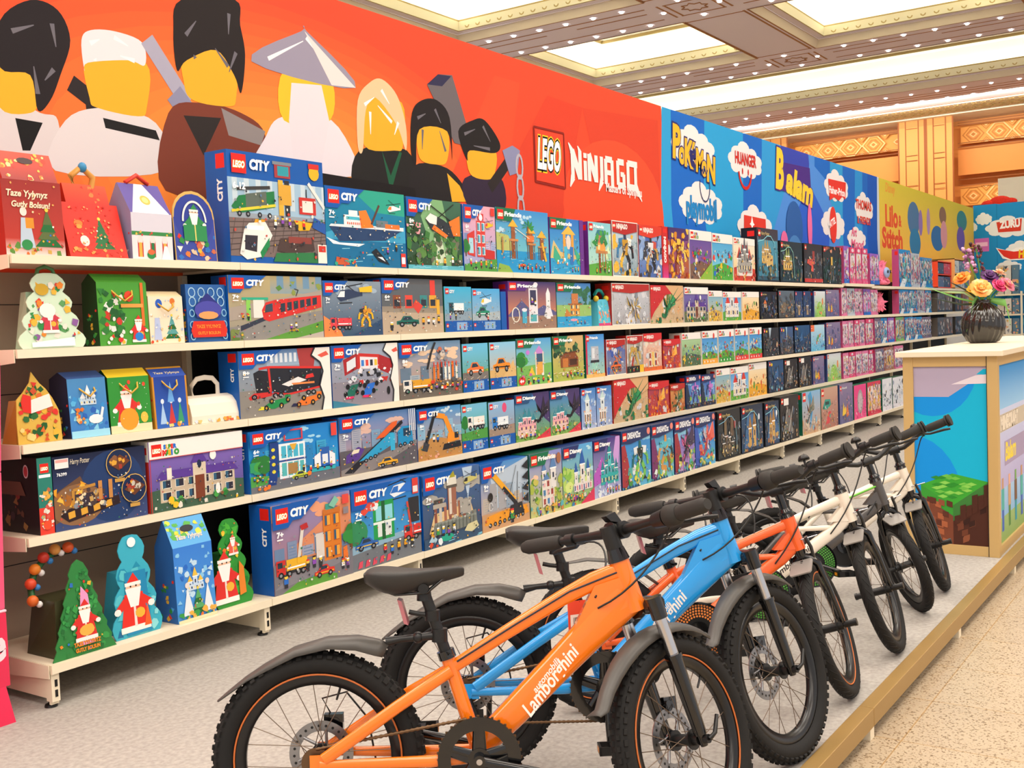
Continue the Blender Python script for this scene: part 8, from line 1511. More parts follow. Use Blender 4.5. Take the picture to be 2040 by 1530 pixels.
def add_wheel(name, root, M_, R, knob, stripe, key, ns=24, phase=0.0, disc=False):
    P_ = wheel_parts(R, knob, stripe, key)
    w = link(name, P_['wheel'], root, M_ @ Matrix.Rotation(phase, 4, 'Y'))
    link('tyre', P_['tyre'], w, Matrix()); link('hub', P_['hub'], w, Matrix()); link('valve', P_['valve'], w, Matrix.Rotation(.13, 4, 'Y'))
    for i in range(ns):
        sg = -1 if i % 2 else 1; a = 2 * math.pi * i / ns; sk = .09 if (i // 2) % 2 else -.09
        link('spoke', P_['spoke'], w, Matrix.Rotation(a, 4, 'Y') @ Matrix.Translation((0, 0, 0)) @ Matrix.Rotation(0, 4, 'X') @ Matrix.Translation((.018 * (1 if sk > 0 else -1), sg * .025, 0)) @ Matrix.Rotation(-math.atan2(.018 * (1 if sk > 0 else -1), P_['rr']), 4, 'Y') @ Matrix.Rotation(sg * math.atan2(.024, P_['rr']), 4, 'X'))
    if disc:
        d = MB(); pdisc(d, .052, .076, .034, .036, M_disc); pdisc(d, .012, .024, .033, .037, M_disc)
        for k in range(6):
            a = k * math.pi / 3; d.cyl((.02 * math.cos(a), .035, .02 * math.sin(a)), (.056 * math.cos(a + .5), .035, .056 * math.sin(a + .5)), .004, .004, 6, M_disc)
        for k in range(24): a = k * math.pi / 12; d.cyl((.064 * math.cos(a), .0335, .064 * math.sin(a)), (.064 * math.cos(a), .0365, .064 * math.sin(a)), .0035, .0035, 6, M_bk)
        d.build('brake_disc', w)
    return w
def pedal(mb, c, w=.045):
    x, y, z = c
    mb.box(x - w, x + w, y - .03, y - .024, z - .011, z + .011, M_bk); mb.box(x - w, x + w, y + .024, y + .03, z - .011, z + .011, M_bk); mb.box(x - w, x - w + .006, y - .03, y + .03, z - .011, z + .011, M_bk); mb.box(x + w - .006, x + w, y - .03, y + .03, z - .011, z + .011, M_bk); mb.box(x - .009, x + .009, y - .03, y + .03, z - .009, z + .009, M_bk)
    mb.box(x - w - .001, x - w, y - .014, y + .014, z - .006, z + .006, M_amber); mb.box(x + w, x + w + .001, y - .014, y + .014, z - .006, z + .006, M_amber)
def saddle(root, x0, x1, z, post):
    r = MB(); L_ = x1 - x0; secs = [(0, .045, .0, .02), (.06, .068, .004, .036), (.2, .074, .0, .05), (.36, .06, -.004, .05), (.5, .038, -.005, .04), (.7, .024, -.001, .03), (.9, .019, .004, .024), (.98, .014, .003, .018), (1.0, .006, .0, .012)]
    vs = []; n = 14
    for t, hw, dz, th in secs:
        for k in range(n):
            a = 2 * math.pi * k / n; c, s_ = math.cos(a), math.sin(a); yy = hw * math.copysign(abs(c) ** .75, c); zz = (s_ * .28 if s_ > 0 else s_ * 1.0) * th - .004 * (1 - abs(c)); vs.append((x0 + L_ * t, yy, z + dz + zz + (.5 if s_ > 0 else .0) * 0))
    fs = [(i * n + k, i * n + (k + 1) % n, (i + 1) * n + (k + 1) % n, (i + 1) * n + k) for i in range(len(secs) - 1) for k in range(n)] + [tuple(range(n)), tuple(range((len(secs) - 1) * n, len(secs) * n))]
    r.add(vs, fs, M_sad, None, True)
    o = r.build('saddle', root); sb = o.modifiers.new('smooth', 'SUBSURF'); sb.levels = 1; sb.render_levels = 1
    k = MB()
    for sg in (-1, 1): k.sweep([(x0 + L_ * .12, sg * .02, z - .035), (x0 + L_ * .3, sg * .02, z - .052), (x0 + L_ * .62, sg * .02, z - .05), (x0 + L_ * .8, sg * .012, z - .018)], .0035, 6, M_gb)
    k.cyl((post.x, -.028, post.z + .01), (post.x, .028, post.z + .01), .012, .012, 12, M_bk)
    k.build('saddle_rail', o)
    return o
def fender(mb, path, hw, skirt, m, y=0):
    # channel of inverted-U section along a path of (x, z, halfwidth, skirt)
    vs = []; N = len(path); K = 9
    for i, (x, z, w, s_) in enumerate(path):
        a = path[max(0, i - 1)]; b = path[min(N - 1, i + 1)]; t = Vector((b[0] - a[0], 0, b[1] - a[1])).normalized(); nrm = Vector((-t.z, 0, t.x)); nrm = nrm if nrm.z >= 0 or abs(nrm.z) < .2 and nrm.x < 0 else -nrm
        for k in range(K):
            u = -1 + 2 * k / (K - 1); dep = s_ * (abs(u) ** 2.2); vs.append(Vector((x, y + w * math.sin(u * 1.45) / .993, z)) - nrm * dep)
    fs = [(i * K + k, i * K + k + 1, (i + 1) * K + k + 1, (i + 1) * K + k) for i in range(N - 1) for k in range(K - 1)]
    mb.add(vs, fs, m, None, True)
def lettering(mb, txt, p0, p1, size, y, m, bold=.02, shear=.3, fit=None):
    vs, fs, w, _, _ = glyphs(txt, bold, shear); d = Vector((p1[0] - p0[0], 0, p1[1] - p0[1])); L_ = d.length; d.normalize(); up = Vector((-d.z, 0, d.x)); k = L_ / w
    mb.add([Vector((p0[0], y, p0[1])) + d * (a * k) + up * (b * size) for a, b in vs], fs, m)
def bicycle(name, lab, rx, ry, hd, lean, steer, S, cfg):
    """S: size table; x forward, z up, y to the left, origin at rear tyre contact"""
    root = bpy.data.objects.new(name, None); COL.objects.link(root); tag(root, lab, 'bicycle', 'children\'s bicycles in a row on the platform')
    root.matrix_world = Matrix.Translation((rx, ry, .0)) @ Matrix.Rotation(math.radians(hd), 4, 'Z') @ Matrix.Rotation(-math.radians(lean), 4, 'X')
    V = lambda x, z, y=0: Vector((x, y, z))
    big = S['big']; R = S['R']; col = cfg['mat']; col2 = cfg.get('mat2', col)
    bb, st, hb_, ht, fh = [V(*S[k]) for k in ('bb', 'st', 'htb', 'htt', 'fh')]; rh = V(0, R)
    ax = (ht - hb_).normalized(); SM = Matrix.Translation(hb_) @ Matrix.Rotation(math.radians(steer), 4, ax) @ Matrix.Translation(-hb_)
    # ---- frame
    f = MB(); tt = S['tt']; q = 12
    f.sweep([V(a, b) for a, b, *_ in tt], [(c_, d_) for _, _, c_, d_ in tt], q, col2 if cfg.get('tt2') else col, sq=3)
    dt = S['dt']; f.sweep([V(a, b) for a, b, *_ in dt], [(c_, d_) for _, _, c_, d_ in dt], 14, col, sq=3.2)
    f.cyl(bb, st, .0175 if big else .0165, .0165, 16, col)
    f.cyl(hb_ - ax * .002, ht + ax * .002, .0255 if big else .023, .0235, 20, col)
    f.cyl(V(bb.x, bb.z, -.04), V(bb.x, bb.z, .04), .024, .024, 20, col)
    sj = V(*S['sj'])
    for sg in (-1, 1):
        f.sweep([V(sj.x, sj.z, sg * .014), V(sj.x * .6, sj.z * .6 + rh.z * .4 + .004, sg * .045), V(.02, rh.z + .01, sg * .058)], [(.009, .0145 if big else .011)] * 3, 10, col, sq=3)
        f.sweep([V(bb.x - .01, bb.z, sg * .03), V(bb.x * .7, bb.z - .002, sg * .042), V(.01, rh.z - .002, sg * .058)], [(.008, .014)] * 2 + [(.007, .01)], 10, col2 if cfg.get('cs2') else col, sq=3)
        f.hexa([V(-.012, rh.z - .02, sg * .06), V(.03, rh.z - .02, sg * .06), V(.03, rh.z + .02, sg * .06), V(-.012, rh.z + .02, sg * .06)], [V(-.012, rh.z - .02, sg * .055), V(.03, rh.z - .02, sg * .055), V(.03, rh.z + .02, sg * .055), V(-.012, rh.z + .02, sg * .055)], col)
    if big:
        f.hexa([V(.60, .505, -.017), V(.735, .565, -.021), V(.742, .64, -.021), V(.66, .617, -.017)], [V(.60, .505, .017), V(.735, .565, .021), V(.742, .64, .021), V(.66, .617, .017)], col)
        for sg in (-1,):
            f.sweep([V(.33, .455, -.0165), V(.47, .535, -.0165), V(.6, .606, -.0165), V(.72, .648, -.0165)], .0022, 5, mat('dark_groove', '#1a2430', .5))
    else:
        br = S['br']; f.sweep([V(a, b) for a, b in br], [(.011, .0095)] * len(br), 10, col, sq=3)
        f.hexa([hb_ + V(-.085, 0, -.016), hb_ + V(0, 0, -.018), hb_ + V(-.012, .07, -.018), hb_ + V(-.045, .045, -.016)], [hb_ + V(-.085, 0, .016), hb_ + V(0, 0, .018), hb_ + V(-.012, .07, .018), hb_ + V(-.045, .045, .016)], col)
    if cfg.get('stripe_mat'):
        f.sweep([V(a, b + .001, -.0165) for a, b, *_ in tt[:4]], .004, 5, cfg['stripe_mat'])
    for (txt, p0, p1, sz, mm) in cfg.get('text', ()): lettering(f, txt, p0, p1, sz, -cfg.get('ty', .0215), mm)
    fo = f.build('frame', root, bevel=0)
    # ---- seat post, clamp, saddle, reflector
    sp0, sp1 = st, V(*S['post']); d = (sp1 - sp0)
    c = MB(); c.cyl(st - (st - bb).normalized() * .012, st + d.normalized() * .008, .021, .021, 16, M_gb); c.cyl(st + V(.012, 0, -.02), st + V(.012, .004, -.055), .005, .005, 6, M_gb); c.build('seat_clamp', root)
    c = MB(); c.cyl(sp0, sp1, .0135, .0135, 14, M_bk); c.cyl(sp1 + V(0, -.02), sp1 + V(0, .004), .018, .016, 12, M_bk); c.build('seat_post', root)
    so = saddle(root, S['sad'][0], S['sad'][1], S['sad'][2], sp1)
    pm = sp0 + d * .62
    c = MB(); c.sweep([pm, pm + V(-.035, .005), pm + V(-.055, .01)], .006, 8, M_bk); c.cyl(pm + V(0, -.012), pm + V(0, .012), .018, .018, 12, M_bk); c.build('reflector_bracket', root)
    c = MB(); e = pm + V(-.062, .012); c.hexa([e + V(-.004, -.026, -.022), e + V(.006, -.03, -.022), e + V(-.008, .026, -.022), e + V(-.018, .03, -.022)], [e + V(-.004, -.026, .022), e + V(.006, -.03, .022), e + V(-.008, .026, .022), e + V(-.018, .03, .022)], M_refl); c.build('reflector', root)
    # ---- crank, ring, chain
    cr = MB(); y = -.052
    if big:
        pdisc(cr, .066, .096, y - .003, y + .003, M_gb, bb); pdisc(cr, 0.0, .026, y - .005, y + .005, M_gb, bb)
        for k in range(5):
            a = k * 2 * math.pi / 5 + .3; cr.sweep([bb + V(.02 * math.cos(a), .02 * math.sin(a), y), bb + V(.084 * math.cos(a), .084 * math.sin(a), y)], [(.017, .0025), (.013, .0025)], 8, M_gb, up=(0, 1, 0))
        for k in range(36): a = k * math.pi / 18; cr.box(bb.x + .096 * math.cos(a) - .003, bb.x + .096 * math.cos(a) + .003, y + .004, y + .007, bb.z + .096 * math.sin(a) - .003, bb.z + .096 * math.sin(a) + .003, M_chain)
    else:
        pdisc(cr, 0.0, .092, y - .002, y + .002, M_bk, bb); pdisc(cr, .088, .094, y - .006, y + .004, M_gb, bb)
        gm = cfg.get('dots', M_bk)
        for ring_ in range(5):
            rr = .05 + .0085 * ring_; n = int(2 * math.pi * rr / .0092)
            for k in range(n):
                a = 2 * math.pi * (k + .5 * (ring_ % 2)) / n; P0 = bb + V(rr * math.cos(a), rr * math.sin(a), y - .0023); cr.add([P0 + V(.0036 * math.cos(t), .0036 * math.sin(t)) for t in (0, 1.05, 2.09, 3.14, 4.19, 5.24)], [(0, 1, 2, 3, 4, 5)], gm)
        cr.hexa([V(-.02, R - .035, y - .001), V(bb.x, bb.z - .08, y - .001), V(bb.x, bb.z + .09, y - .001), V(-.02, R + .04, y - .001)], [V(-.02, R - .035, y + .004), V(bb.x, bb.z - .08, y + .004), V(bb.x, bb.z + .09, y + .004), V(-.02, R + .04, y + .004)], M_bk)
        pdisc(cr, 0.0, .034, y - .012, y - .002, M_gb, bb)
    co = cr.build('chainring', root)
    for sg, nm in ((-1, 'crank'), (1, 'crank')):
        a = math.radians(cfg['crank'] + (180 if sg > 0 else 0)); L_ = .145 if big else .105; p1 = bb + V(L_ * math.cos(a), L_ * math.sin(a), sg * .078); ck = MB()
        ck.sweep([bb + V(0, 0, sg * .064), bb + V(.02 * math.cos(a), .02 * math.sin(a), sg * .068), p1], [(.013, .008), (.012, .007), (.011, .006)], 8, M_gb, up=(0, 1, 0)); ck.cyl(bb + V(0, 0, sg * .05), bb + V(0, 0, sg * .074), .014, .014, 14, M_gb); ck.cyl(bb + V(0, 0, sg * .074), bb + V(0, 0, sg * .076), .007, .007, 12, M_steel)
        ck.cyl(p1, p1 + V(0, 0, sg * .02), .006, .006, 8, M_steel); co_ = ck.build(nm, root)
        pp = MB(); pedal(pp, (p1.x, p1.y + sg * .048, p1.z), .04 if big else .034); pp.build('pedal', co_)
    if big:
        ch = MB(); pts = []
        def run(a, b):
            n = int((b - a).length / .006); return [a.lerp(b, i / n) for i in range(n)]
        up_ = run(V(0, R + .03, -.044), bb + V(-.02, .092, -.046)); lo = run(V(.02, R - .09, -.044), bb + V(-.02, -.092, -.046))
        for run_ in (up_, lo): ch.sweep(run_, [(.0032, .0048) if i % 2 else (.0024, .003) for i in range(len(run_))], 6, M_chain)
        ch.build('chain', root)
        de = MB()
        for k in range(5): pdisc(de, .012, .034 - .004 * k, -.044 + .003 * k - .001, -.044 + .003 * k + .001, M_chain, rh, 24)
        de.build('cassette', root)
        de = MB(); de.sweep([V(.0, R - .02, -.062), V(.01, R - .05, -.068), V(.03, R - .1, -.05)], [(.008, .012)] * 3, 8, M_bk); pdisc(de, 0, .014, -.048, -.042, M_bk, V(.01, R - .055), 16); pdisc(de, 0, .014, -.048, -.042, M_bk, V(.03, R - .1), 16); de.box(.0, .04, -.052, -.05, R - .11, R - .05, M_bk); de.build('derailleur', root)
        bc = MB(); bc.box(.005, .05, .052, .075, R + .045, R + .085, M_gb); bc.cyl(V(.03, R + .065, .05), V(.03, R + .065, .085), .014, .014, 12, M_gb); bc.sweep([V(.02, R + .08, .075), V(.0, R + .12, .07), V(.06, R + .135, .06), V(.11, R + .07, .06), V(.13, R - .05, .05)], .0025, 6, M_bk); bc.build('rear_brake', root)
    # kickstand to the left side
    ln = math.radians(lean); ks = MB(); foot = V(.06 if big else .05, 0, .17); foot.z = foot.y * math.tan(ln) * 1.0 + .008
    foot = V(.05, .17 * math.sin(ln) + .006, .15); ks.cyl(V(.06, R - .01, .05), foot, .008, .008, 10, M_bk); ks.ball(foot, .011, M_bk, n=8); ks.build('kickstand', root)
    # ---- wheels
    add_wheel('rear_wheel', root, Matrix.Translation(rh), R, big, cfg.get('stripe'), (R, big, id(cfg.get('stripe'))), 24 if big else 16, .2, big)
    # ---- steering group
    fw = add_wheel('front_wheel', root, SM @ Matrix.Translation(fh), R, big, cfg.get('stripe'), (R, big, id(cfg.get('stripe'))), 24 if big else 16, .5, big)
    def steered(mb, nm, par=None):
        me = mb.mesh(nm)
        if par: o = bpy.data.objects.new(nm, me); COL.objects.link(o); o.parent = par; return o
        return link(nm, me, root, SM)
    fk = MB(); cw = .052 if big else .042; crn = fh + ax * (.325 if big else (R + .03)); crn_ax = hb_ - ax * .022
    if big:
        for sg in (-1, 1):
            t_ = crn + V(0, 0, sg * cw); lw0 = fh + ax * .2 + V(0, 0, sg * cw)
            fk.cyl(t_ + ax * .01, lw0 - ax * .02, .0145, .0145, 16, M_steel); fk.cyl(lw0, fh + ax * .012 + V(0, 0, sg * cw), .0195, .0155, 18, M_gb); fk.cyl(lw0 - ax * .003, lw0 + ax * .007, .0215, .0215, 18, M_gb); fk.cyl(t_ + ax * .022, t_ - ax * .03, .02, .019, 18, M_gb)
            fk.cyl(fh + ax * .014 + V(0, 0, sg * cw), fh - ax * .016 + V(0, 0, sg * cw), .011, .009, 12, M_gb)
        fk.sweep([crn + V(.0, 0, -cw - .008), crn + V(.012, .006, -cw * .4), crn + V(.012, .006, cw * .4), crn + V(0, 0, cw + .008)], [(.019, .021), (.024, .022), (.024, .022), (.019, .021)], 12, M_gb, sq=3); fk.cyl(crn, hb_ + ax * .002, .024, .025, 16, M_gb)
        lw = fh + ax * .215; fk.sweep([lw + V(.0, 0, -cw), lw + V(.016, .02, -cw * .6), lw + V(.02, .028, 0), lw + V(.016, .02, cw * .6), lw + V(0, 0, cw)], .011, 8, M_gb)
    else:
        for sg in (-1, 1):
            fk.sweep([crn_ax, crn_ax - ax * .012 + V(0, 0, sg * cw * .55), crn_ax - ax * .04 + V(0, 0, sg * cw), crn_ax.lerp(fh, .5) + V(-.004, 0, sg * (cw + .004)), fh + V(-.002, .012, sg * (cw + .004))], [(.014, .014), (.013, .014), (.011, .014), (.0095, .012), (.008, .009)], 12, M_gb)
        fk.cyl(crn_ax - ax * .008, hb_ + ax * .002, .017, .021, 16, M_gb)
    steered(fk, 'fork')
    axl = MB(); axl.cyl(fh + V(0, 0, -cw - .02), fh + V(0, 0, cw + .02), .006, .006, 10, M_bk); 
    for sg in (-1, 1): axl.cyl(fh + V(0, 0, sg * (cw + .006)), fh + V(0, 0, sg * (cw + (.02 if big else .016))), .0105, .0105, 12, M_bk)
    if big: axl.sweep([fh + V(.0, 0, -cw - .022), fh + V(.01, .012, -cw - .032), fh + V(.03, .05, -cw - .03)], [(.006, .006), (.006, .005), (.005, .004)], 8, M_bk)
    else:
        for sg in (-1, 1): axl.cyl(fh + V(0, 0, sg * (cw + .014)), fh + V(0, 0, sg * (cw + .046)), .011, .011, 14, M_bk); axl.cyl(fh + V(0, 0, sg * (cw + .038)), fh + V(0, 0, sg * (cw + .047)), .0125, .0125, 14, M_bk)
    steered(axl, 'front_axle')
    if big:
        fe = MB(); path = []
        for k in range(13):
            a = math.radians(60 + 100 * k / 12); rr = R + .028 + (.03 * (k / 12) ** 3) ; ctr = fh
            path.append((ctr.x + rr * math.cos(a), ctr.z + rr * math.sin(a), .02 + .016 * math.sin(math.pi * min(1, .15 + k / 12 * .9)), .016 + .01 * math.sin(math.pi * k / 12)))
        e = path[-1]; path.append((e[0] - .022, e[1] - .012, .024, .006))
        fender(fe, path, .04, .02, M_fend); o = steered(fe, 'front_fender'); sl = o.modifiers.new('thick', 'SOLIDIFY'); sl.thickness = .0025
        ds = MB(); ds.box(fh.x - .01, fh.x + .035, .036, .062, fh.z + .055, fh.z + .1, M_gb); ds.cyl(fh + V(.0, .08, .03), fh + V(.0, .08, .07), .013, .013, 12, M_gb); steered(ds, 'front_brake')
    else:
        pl_ = MB(); qa, qb = math.radians(116), math.radians(142); c0 = fh + V(math.cos(qa), math.sin(qa)) * (R + .018); hh = .09; u2 = (fh + V(math.cos(qb), math.sin(qb)) * (R + .03) - c0).normalized() * hh; w = .036; nn = V(-u2.z, u2.x).normalized() * .0022
        outl = [(-.8, 0), (.8, 0), (1, .12), (1, .9), (.85, 1), (-.85, 1), (-1, .9), (-1, .12)]
        pl_.hexa([c0 + u2 * b + V(0, 0, a * w) - nn for a, b in outl], [c0 + u2 * b + V(0, 0, a * w) + nn for a, b in outl], M_fendl); pl_.cyl(c0 + u2 * .1 - nn, c0 + u2 * .1 + nn * 4, .005, .005, 10, M_steel); pl_.cyl(c0 + u2 * .22 - nn, c0 + u2 * .22 + nn * 4, .004, .004, 10, M_steel); pl_.sweep([crn_ax + V(.01, .0), c0 + V(0, .012), c0 + u2 * .1 + nn * 3], .006, 6, M_steel); steered(pl_, 'front_fender')
        vb = MB()
        for sg in (-1, 1): vb.sweep([fh + ax * (R - .01) + V(-.02, 0, sg * .034), fh + ax * (R + .03) + V(-.03, .01, sg * .04), fh + ax * (R + .075) + V(-.035, .0, sg * .036)], [(.006, .008)] * 3, 8, M_gb)
        vb.cyl(fh + ax * (R + .07) + V(-.035, 0, -.075), fh + ax * (R + .07) + V(-.035, 0, .04), .0025, .0025, 6, M_steel)
        steered(vb, 'rim_brake')
    # stem
    cl = V(*S['clamp']); stt = ht + ax * (.0); m_ = MB()
    if big:
        m_.cyl(ht, ht + ax * .03, .027, .021, 20, M_gb); m_.cyl(ht + ax * .03, ht + ax * .085, .02, .0195, 18, M_bk); m_.sweep([ht + ax * .075, cl + V(-.012, -.002)], [(.017, .019), (.016, .017)], 12, M_bk, sq=3); m_.cyl(cl + V(0, 0, -.024), cl + V(0, 0, .024), .021, .021, 18, M_bk); m_.hexa([cl + V(-.03, .022, -.009), cl + V(.012, .018, -.009), cl + V(.012, .018, .009), cl + V(-.03, .022, .009)], [cl + V(-.045, .034, -.008), cl + V(-.01, .045, -.008), cl + V(-.01, .045, .008), cl + V(-.045, .034, .008)], M_bk)
    else:
        m_.cyl(ht, ht + ax * .014, .024, .02, 20, M_gb); m_.cyl(ht + ax * .014, ht + ax * .02, .0245, .0245, 20, M_gb); m_.cyl(ht + ax * .02, ht + ax * .03, .019, .015, 16, M_gb); top_ = ht + ax * ((cl - ht).dot(ax)); m_.cyl(ht, top_ + ax * .01, .0135, .0135, 16, M_gb); m_.sweep([top_, cl], .015, 12, M_bk); m_.cyl(cl + V(0, 0, -.022), cl + V(0, 0, .022), .0185, .0185, 16, M_bk)
    steered(m_, 'stem')
    # bar with grips, levers
    hw = S['bw']; rise = S['rise']; bar = MB(); half = [V(0, 0, .0), V(0, 0, .045), V(-.004, rise * .25, .075), V(-.006, rise * .9, .13), V(-.014, rise, .17), V(-.032, rise + .004, hw)]
    P_ = [cl + V(p.x, p.z, -p.y) for p in half[::-1]] + [cl + p for p in half[1:]]
    bar.sweep(P_, [.0125 if big and abs(p.y) < .06 else .0105 for p in P_], 12, cfg.get('barmat', M_bk)); ho = steered(bar, 'handlebar')
    for sg in (-1, 1):
        e = cl + V(half[-1].x, half[-1].z, sg * hw); i_ = cl + V(half[-2].x, half[-2].z, sg * .17); dr = (e - i_).normalized(); g = MB(); gl = .115 if big else .1; g0 = e - dr * gl
        g.sweep([g0, g0 + dr * .01, g0 + dr * gl * .5, e - dr * .012, e + dr * .003], [.015, .0175, .0185, .018, .0125], 16, M_grip)
        if not big:
            for k_ in (0, .012): g.cyl(e - dr * (.012 - k_), e - dr * (.005 - k_), .0255, .0255, 18, M_grip)
        steered(g, 'grip', ho)
        lv = MB(); b0 = g0 - dr * .03; lv.cyl(g0 - dr * .04, g0 - dr * .018, .0155, .0155, 14, M_bk); lv.sweep([b0, b0 + V(.03, -.006), b0 + V(.05, -.012, sg * .03), b0 + V(.046, -.014, sg * .09), b0 + V(.055, -.016, sg * .115)], [(.007, .007), (.006, .006), (.005, .005), (.0045, .006), (.004, .005)], 8, M_bk); lv.box(b0.x + .005, b0.x + .04, b0.y - .012, b0.y + .012, b0.z - .012, b0.z + .008, M_bk); steered(lv, 'brake_lever', ho)
        if big and sg < 0:
            sh = MB(); sh.sweep([g0 - dr * .014, g0 - dr * .008, g0 + dr * .02, g0 + dr * .028], [.02, .0265, .0245, .019], 24, M_grip); sh.cyl(g0 - dr * .055, g0 - dr * .016, .018, .022, 18, M_bk); steered(sh, 'twist_shifter', ho)
        if (not big) and sg < 0:
            be = MB(); q0 = g0 - dr * .05 + V(0, .03); be.lathe([(0, .014), (.013, .01), (.019, 0), (.019, -.006), (0, -.006)], 16, M_bk, Matrix.Translation(q0)); be.cyl(q0, q0 - V(0, .03), .004, .004, 6, M_bk); be.sweep([q0 + V(0, .012), q0 + V(.02, .018), q0 + V(.024, .01)], .002, 6, M_bk); steered(be, 'bell', ho)
    # cables, from the levers to the frame, in bicycle space
    for j, (sg, p_end, bulge) in enumerate(cfg['cables']):
        a = SM @ (cl + V(.02, rise * .8 - .01, sg * .14)); b = V(*p_end); m1 = a + SM.to_3x3() @ V(.075, .02 + bulge * .3, -sg * .04); m2 = a.lerp(b, .55) + V(.05 + bulge * .2, bulge, -.03 if sg < 0 else -.02)
        pts = []
        for k in range(13):
            t = k / 12; pts.append(a * (1 - t) ** 3 + m1 * 3 * t * (1 - t) ** 2 + m2 * 3 * t * t * (1 - t) + b * t ** 3)
        cb = MB(); cb.sweep(pts, .0026, 6, M_bk); cb.build('brake_cable', root)
    # rear fender
    fe = MB()
    if big:
        path = [(.172, .500, .026, .03), (.15, .512, .033, .034), (.1, .524, .036, .03), (.03, .524, .037, .024), (-.05, .504, .034, .02), (-.12, .468, .028, .016), (-.165, .44, .022, .01), (-.205, .41, .032, .006), (-.232, .388, .012, .003)]
        fender(fe, path, .036, .03, M_fend); o = fe.build('rear_fender', root); sl = o.modifiers.new('thick', 'SOLIDIFY'); sl.thickness = .003
        am = MB(); pe = sp0 + d * .3; am.sweep([V(.165, .505), V(.2, .51), V(.24, .512), pe], [.012, .008, .009, .011], 10, M_bk); am.cyl(pe + V(0, -.015), pe + V(0, .015), .019, .019, 14, M_bk); am.ball(V(.24, .512), .014, M_bk); am.build('fender_arm', o)
    else:
        path = [(.2, R + .17, .018, .008), (.13, R + .225, .026, .01), (.05, R + .255, .028, .01), (-.03, R + .262, .026, .008), (-.1, R + .25, .018, .004), (-.13, R + .24, .008, .002)]
        fender(fe, path, .03, .01, M_fend); o = fe.build('rear_fender', root); sl = o.modifiers.new('thick', 'SOLIDIFY'); sl.thickness = .002
    if cfg.get('tag'):
        tg = MB(); p = SM @ (cl + V(-.02, rise - .02, .19)); t0 = p + V(.02, -.125, -.02); tdir = V(.98, .0, .2); wv = V(.062, .004, .01); hv = V(.0, -.125)
        tg.hexa([t0, t0 + wv, t0 + wv + hv, t0 + hv], [t0 + V(0, 0, .001), t0 + wv + V(0, 0, .001), t0 + wv + hv + V(0, 0, .001), t0 + hv + V(0, 0, .001)], M_tagp)
        u, v = wv.normalized(), V(0, -1).normalized(); n_ = V(0, 0, -.0006)
        def tq(a, b, c_, d_, m): tg.add([t0 + u * a + v * b + n_, t0 + u * c_ + v * b + n_, t0 + u * c_ + v * d_ + n_, t0 + u * a + v * d_ + n_], [(0, 1, 2, 3)], m)
        tq(.006, .033, .056, .064, M_lt); n_ = V(0, 0, -.0009); [tq(.014 + k * .0034, .04, .0155 + k * .0034 + (k % 3) * .0006, .056, M_dk) for k in range(10)]
        tg.cyl(t0 + wv * .5 + V(0, -.004), p, .0006, .0006, 4, M_bk); tg.build('price_tag', root)
    return root
M_fendl = mat('grey_fender_plate', '#8f8b86', .35)
BIG = dict(big=True, R=.245, bb=(.375, .238), st=(.305, .472), htb=(.757, .556), htt=(.722, .672), fh=(.862, .245), sj=(.315, .435), post=(.258, .618), sad=(.122, .355, .668), clamp=(.734, .742), bw=.29, rise=.004,
    tt=[(.30, .428, .0125, .015), (.45, .516, .013, .017), (.58, .588, .014, .019), (.66, .626, .015, .022), (.73, .648, .017, .024)],
    dt=[(.372, .25, .021, .03), (.46, .33, .0215, .034), (.56, .425, .0215, .036), (.64, .50, .0215, .04), (.7, .558, .021, .046), (.752, .606, .021, .05)])
SML = dict(big=False, R=.225, bb=(.31, .242), st=(.235, .455), htb=(.66, .483), htt=(.628, .585), fh=(.765, .225), sj=(.245, .42), post=(.205, .54), sad=(.11, .325, .592), clamp=(.6, .674), bw=.26, rise=.045,
    tt=[(.232, .415, .012, .013), (.36, .463, .012, .0135), (.5, .517, .0125, .014), (.635, .567, .014, .016)],
    dt=[(.31, .25, .017, .024), (.42, .33, .017, .024), (.53, .408, .0165, .022), (.6, .455, .016, .022), (.655, .51, .016, .026)], br=[(.38, .462), (.48, .462), (.58, .462)])
SM2 = {k: v for k, v in SML.items()}
def shrink(D, s, R):
    o = {}
    for k, v in D.items():
        if k in ('big', 'bw', 'rise'): o[k] = v
        elif k == 'R': o[k] = R
        elif isinstance(v, list): o[k] = [(a * s, b * s, *r_) for a, b, *r_ in v]
        else: o[k] = tuple(x * s for x in v)
    o['fh'] = (D['fh'][0] * s, R); return o
SM2 = shrink(SML, .93, .2)
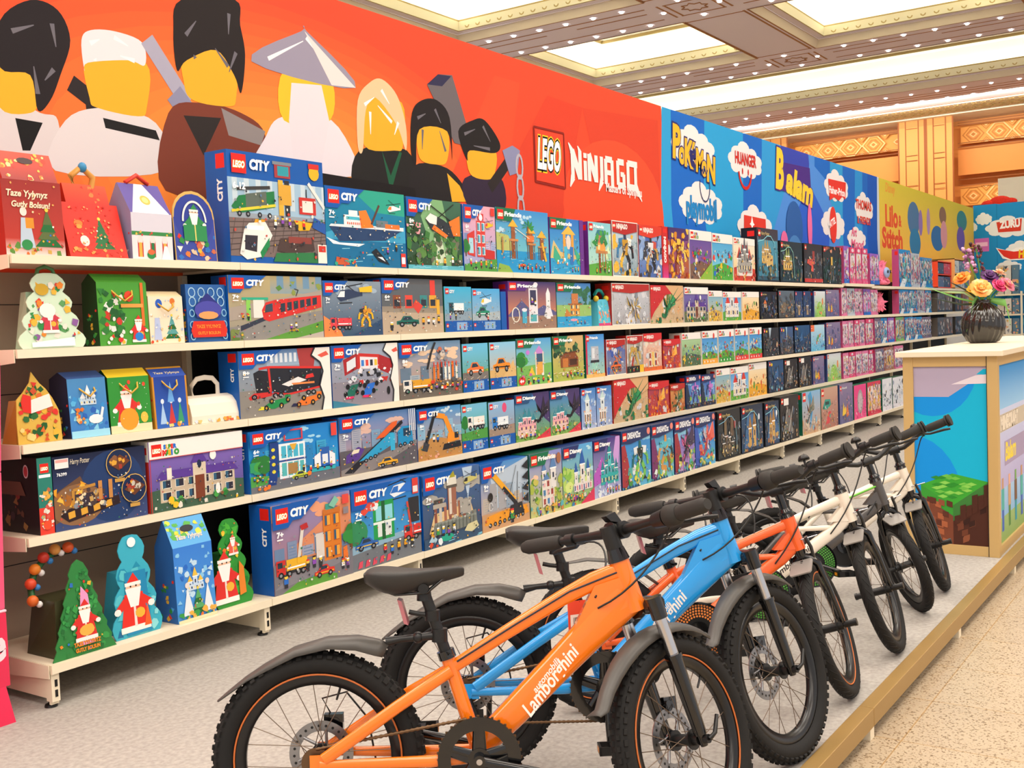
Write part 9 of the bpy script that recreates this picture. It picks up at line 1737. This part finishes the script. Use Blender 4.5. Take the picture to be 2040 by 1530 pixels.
C_or = mat('orange_frame_paint', '#f57a10', .22, coat=.7); C_bl = mat('blue_frame_paint', '#1f9be8', .22, coat=.7); C_or2 = mat('red_orange_frame_paint', '#f2601c', .25, coat=.6); C_wh = mat('cream_white_frame_paint', '#efe4d2', .3, coat=.4); C_gr = mat('dark_grey_frame_paint', '#4a4644', .3, coat=.4)
O_st = mat('orange_tyre_line', '#c8692c', .6); G_dots = mat('green_guard', '#58b040', .5); O_dots = mat('orange_guard', '#ee8a3c', .5); G_st = mat('green_line', '#6abf3c', .5)
LT = lambda m: (('Lamborghini', (.497, .32), (.62, .468), .046, m), ('automobili', (.512, .375), (.572, .447), .02, m))
LTs = lambda m: (('Lamborghini', (.36, .285), (.50, .386), .03, m),)
BA = [(-1, (.665, .565, -.02), -.03), (1, (.66, .59, -.02), .0)]
BS = [(-1, (.575, .44, -.018), .02), (1, (.5, .5, -.012), -.02)]
bicycle('bicycle', 'orange bicycle with white lettering, black fenders and a red price tag, nearest in the row', -.322, -1.551, -54.5, 6, 45, BIG, dict(mat=C_or, stripe=O_st, crank=-12, text=LT(M_lt), cables=BA, tag=True))
bicycle('bicycle', 'bright blue bicycle with white lettering and suspension fork, second in the row', .245, -1.565, -53.5, 6, 45, BIG, dict(mat=C_bl, crank=-88, text=LT(M_lt), cables=BA))
bicycle('bicycle', 'red orange small bicycle with orange dotted chain guard, third in the row', .857, -1.635, -53, 7, 62, SML, dict(mat=C_or2, stripe=O_st, crank=-30, dots=O_dots, text=LTs(M_dk), cables=BS, ty=.0172))
bicycle('bicycle', 'cream white small bicycle with green dotted chain guard, fourth in the row', 1.40, -1.64, -53, 7, 60, SML, dict(mat=C_wh, crank=-60, dots=G_dots, text=LTs(M_dk), cables=BS, ty=.0172))
bicycle('bicycle', 'dark grey small bicycle with cream and green top tube, fifth in the row', 2.02, -1.63, -53, 7, 88, SM2, dict(mat=C_gr, mat2=C_wh, tt2=True, stripe_mat=G_st, crank=-20, dots=G_dots, cables=[(a, tuple(x * .93 for x in b), c) for a, b, c in BS], ty=.0172))
bicycle('bicycle', 'white small bicycle nearest the counter, last in the row', 2.42, -1.63, -53, 7, 62, SM2, dict(mat=C_wh, crank=-40, cables=[(a, tuple(x * .93 for x in b), c) for a, b, c in BS], ty=.0172))
bpy.context.view_layer.update()
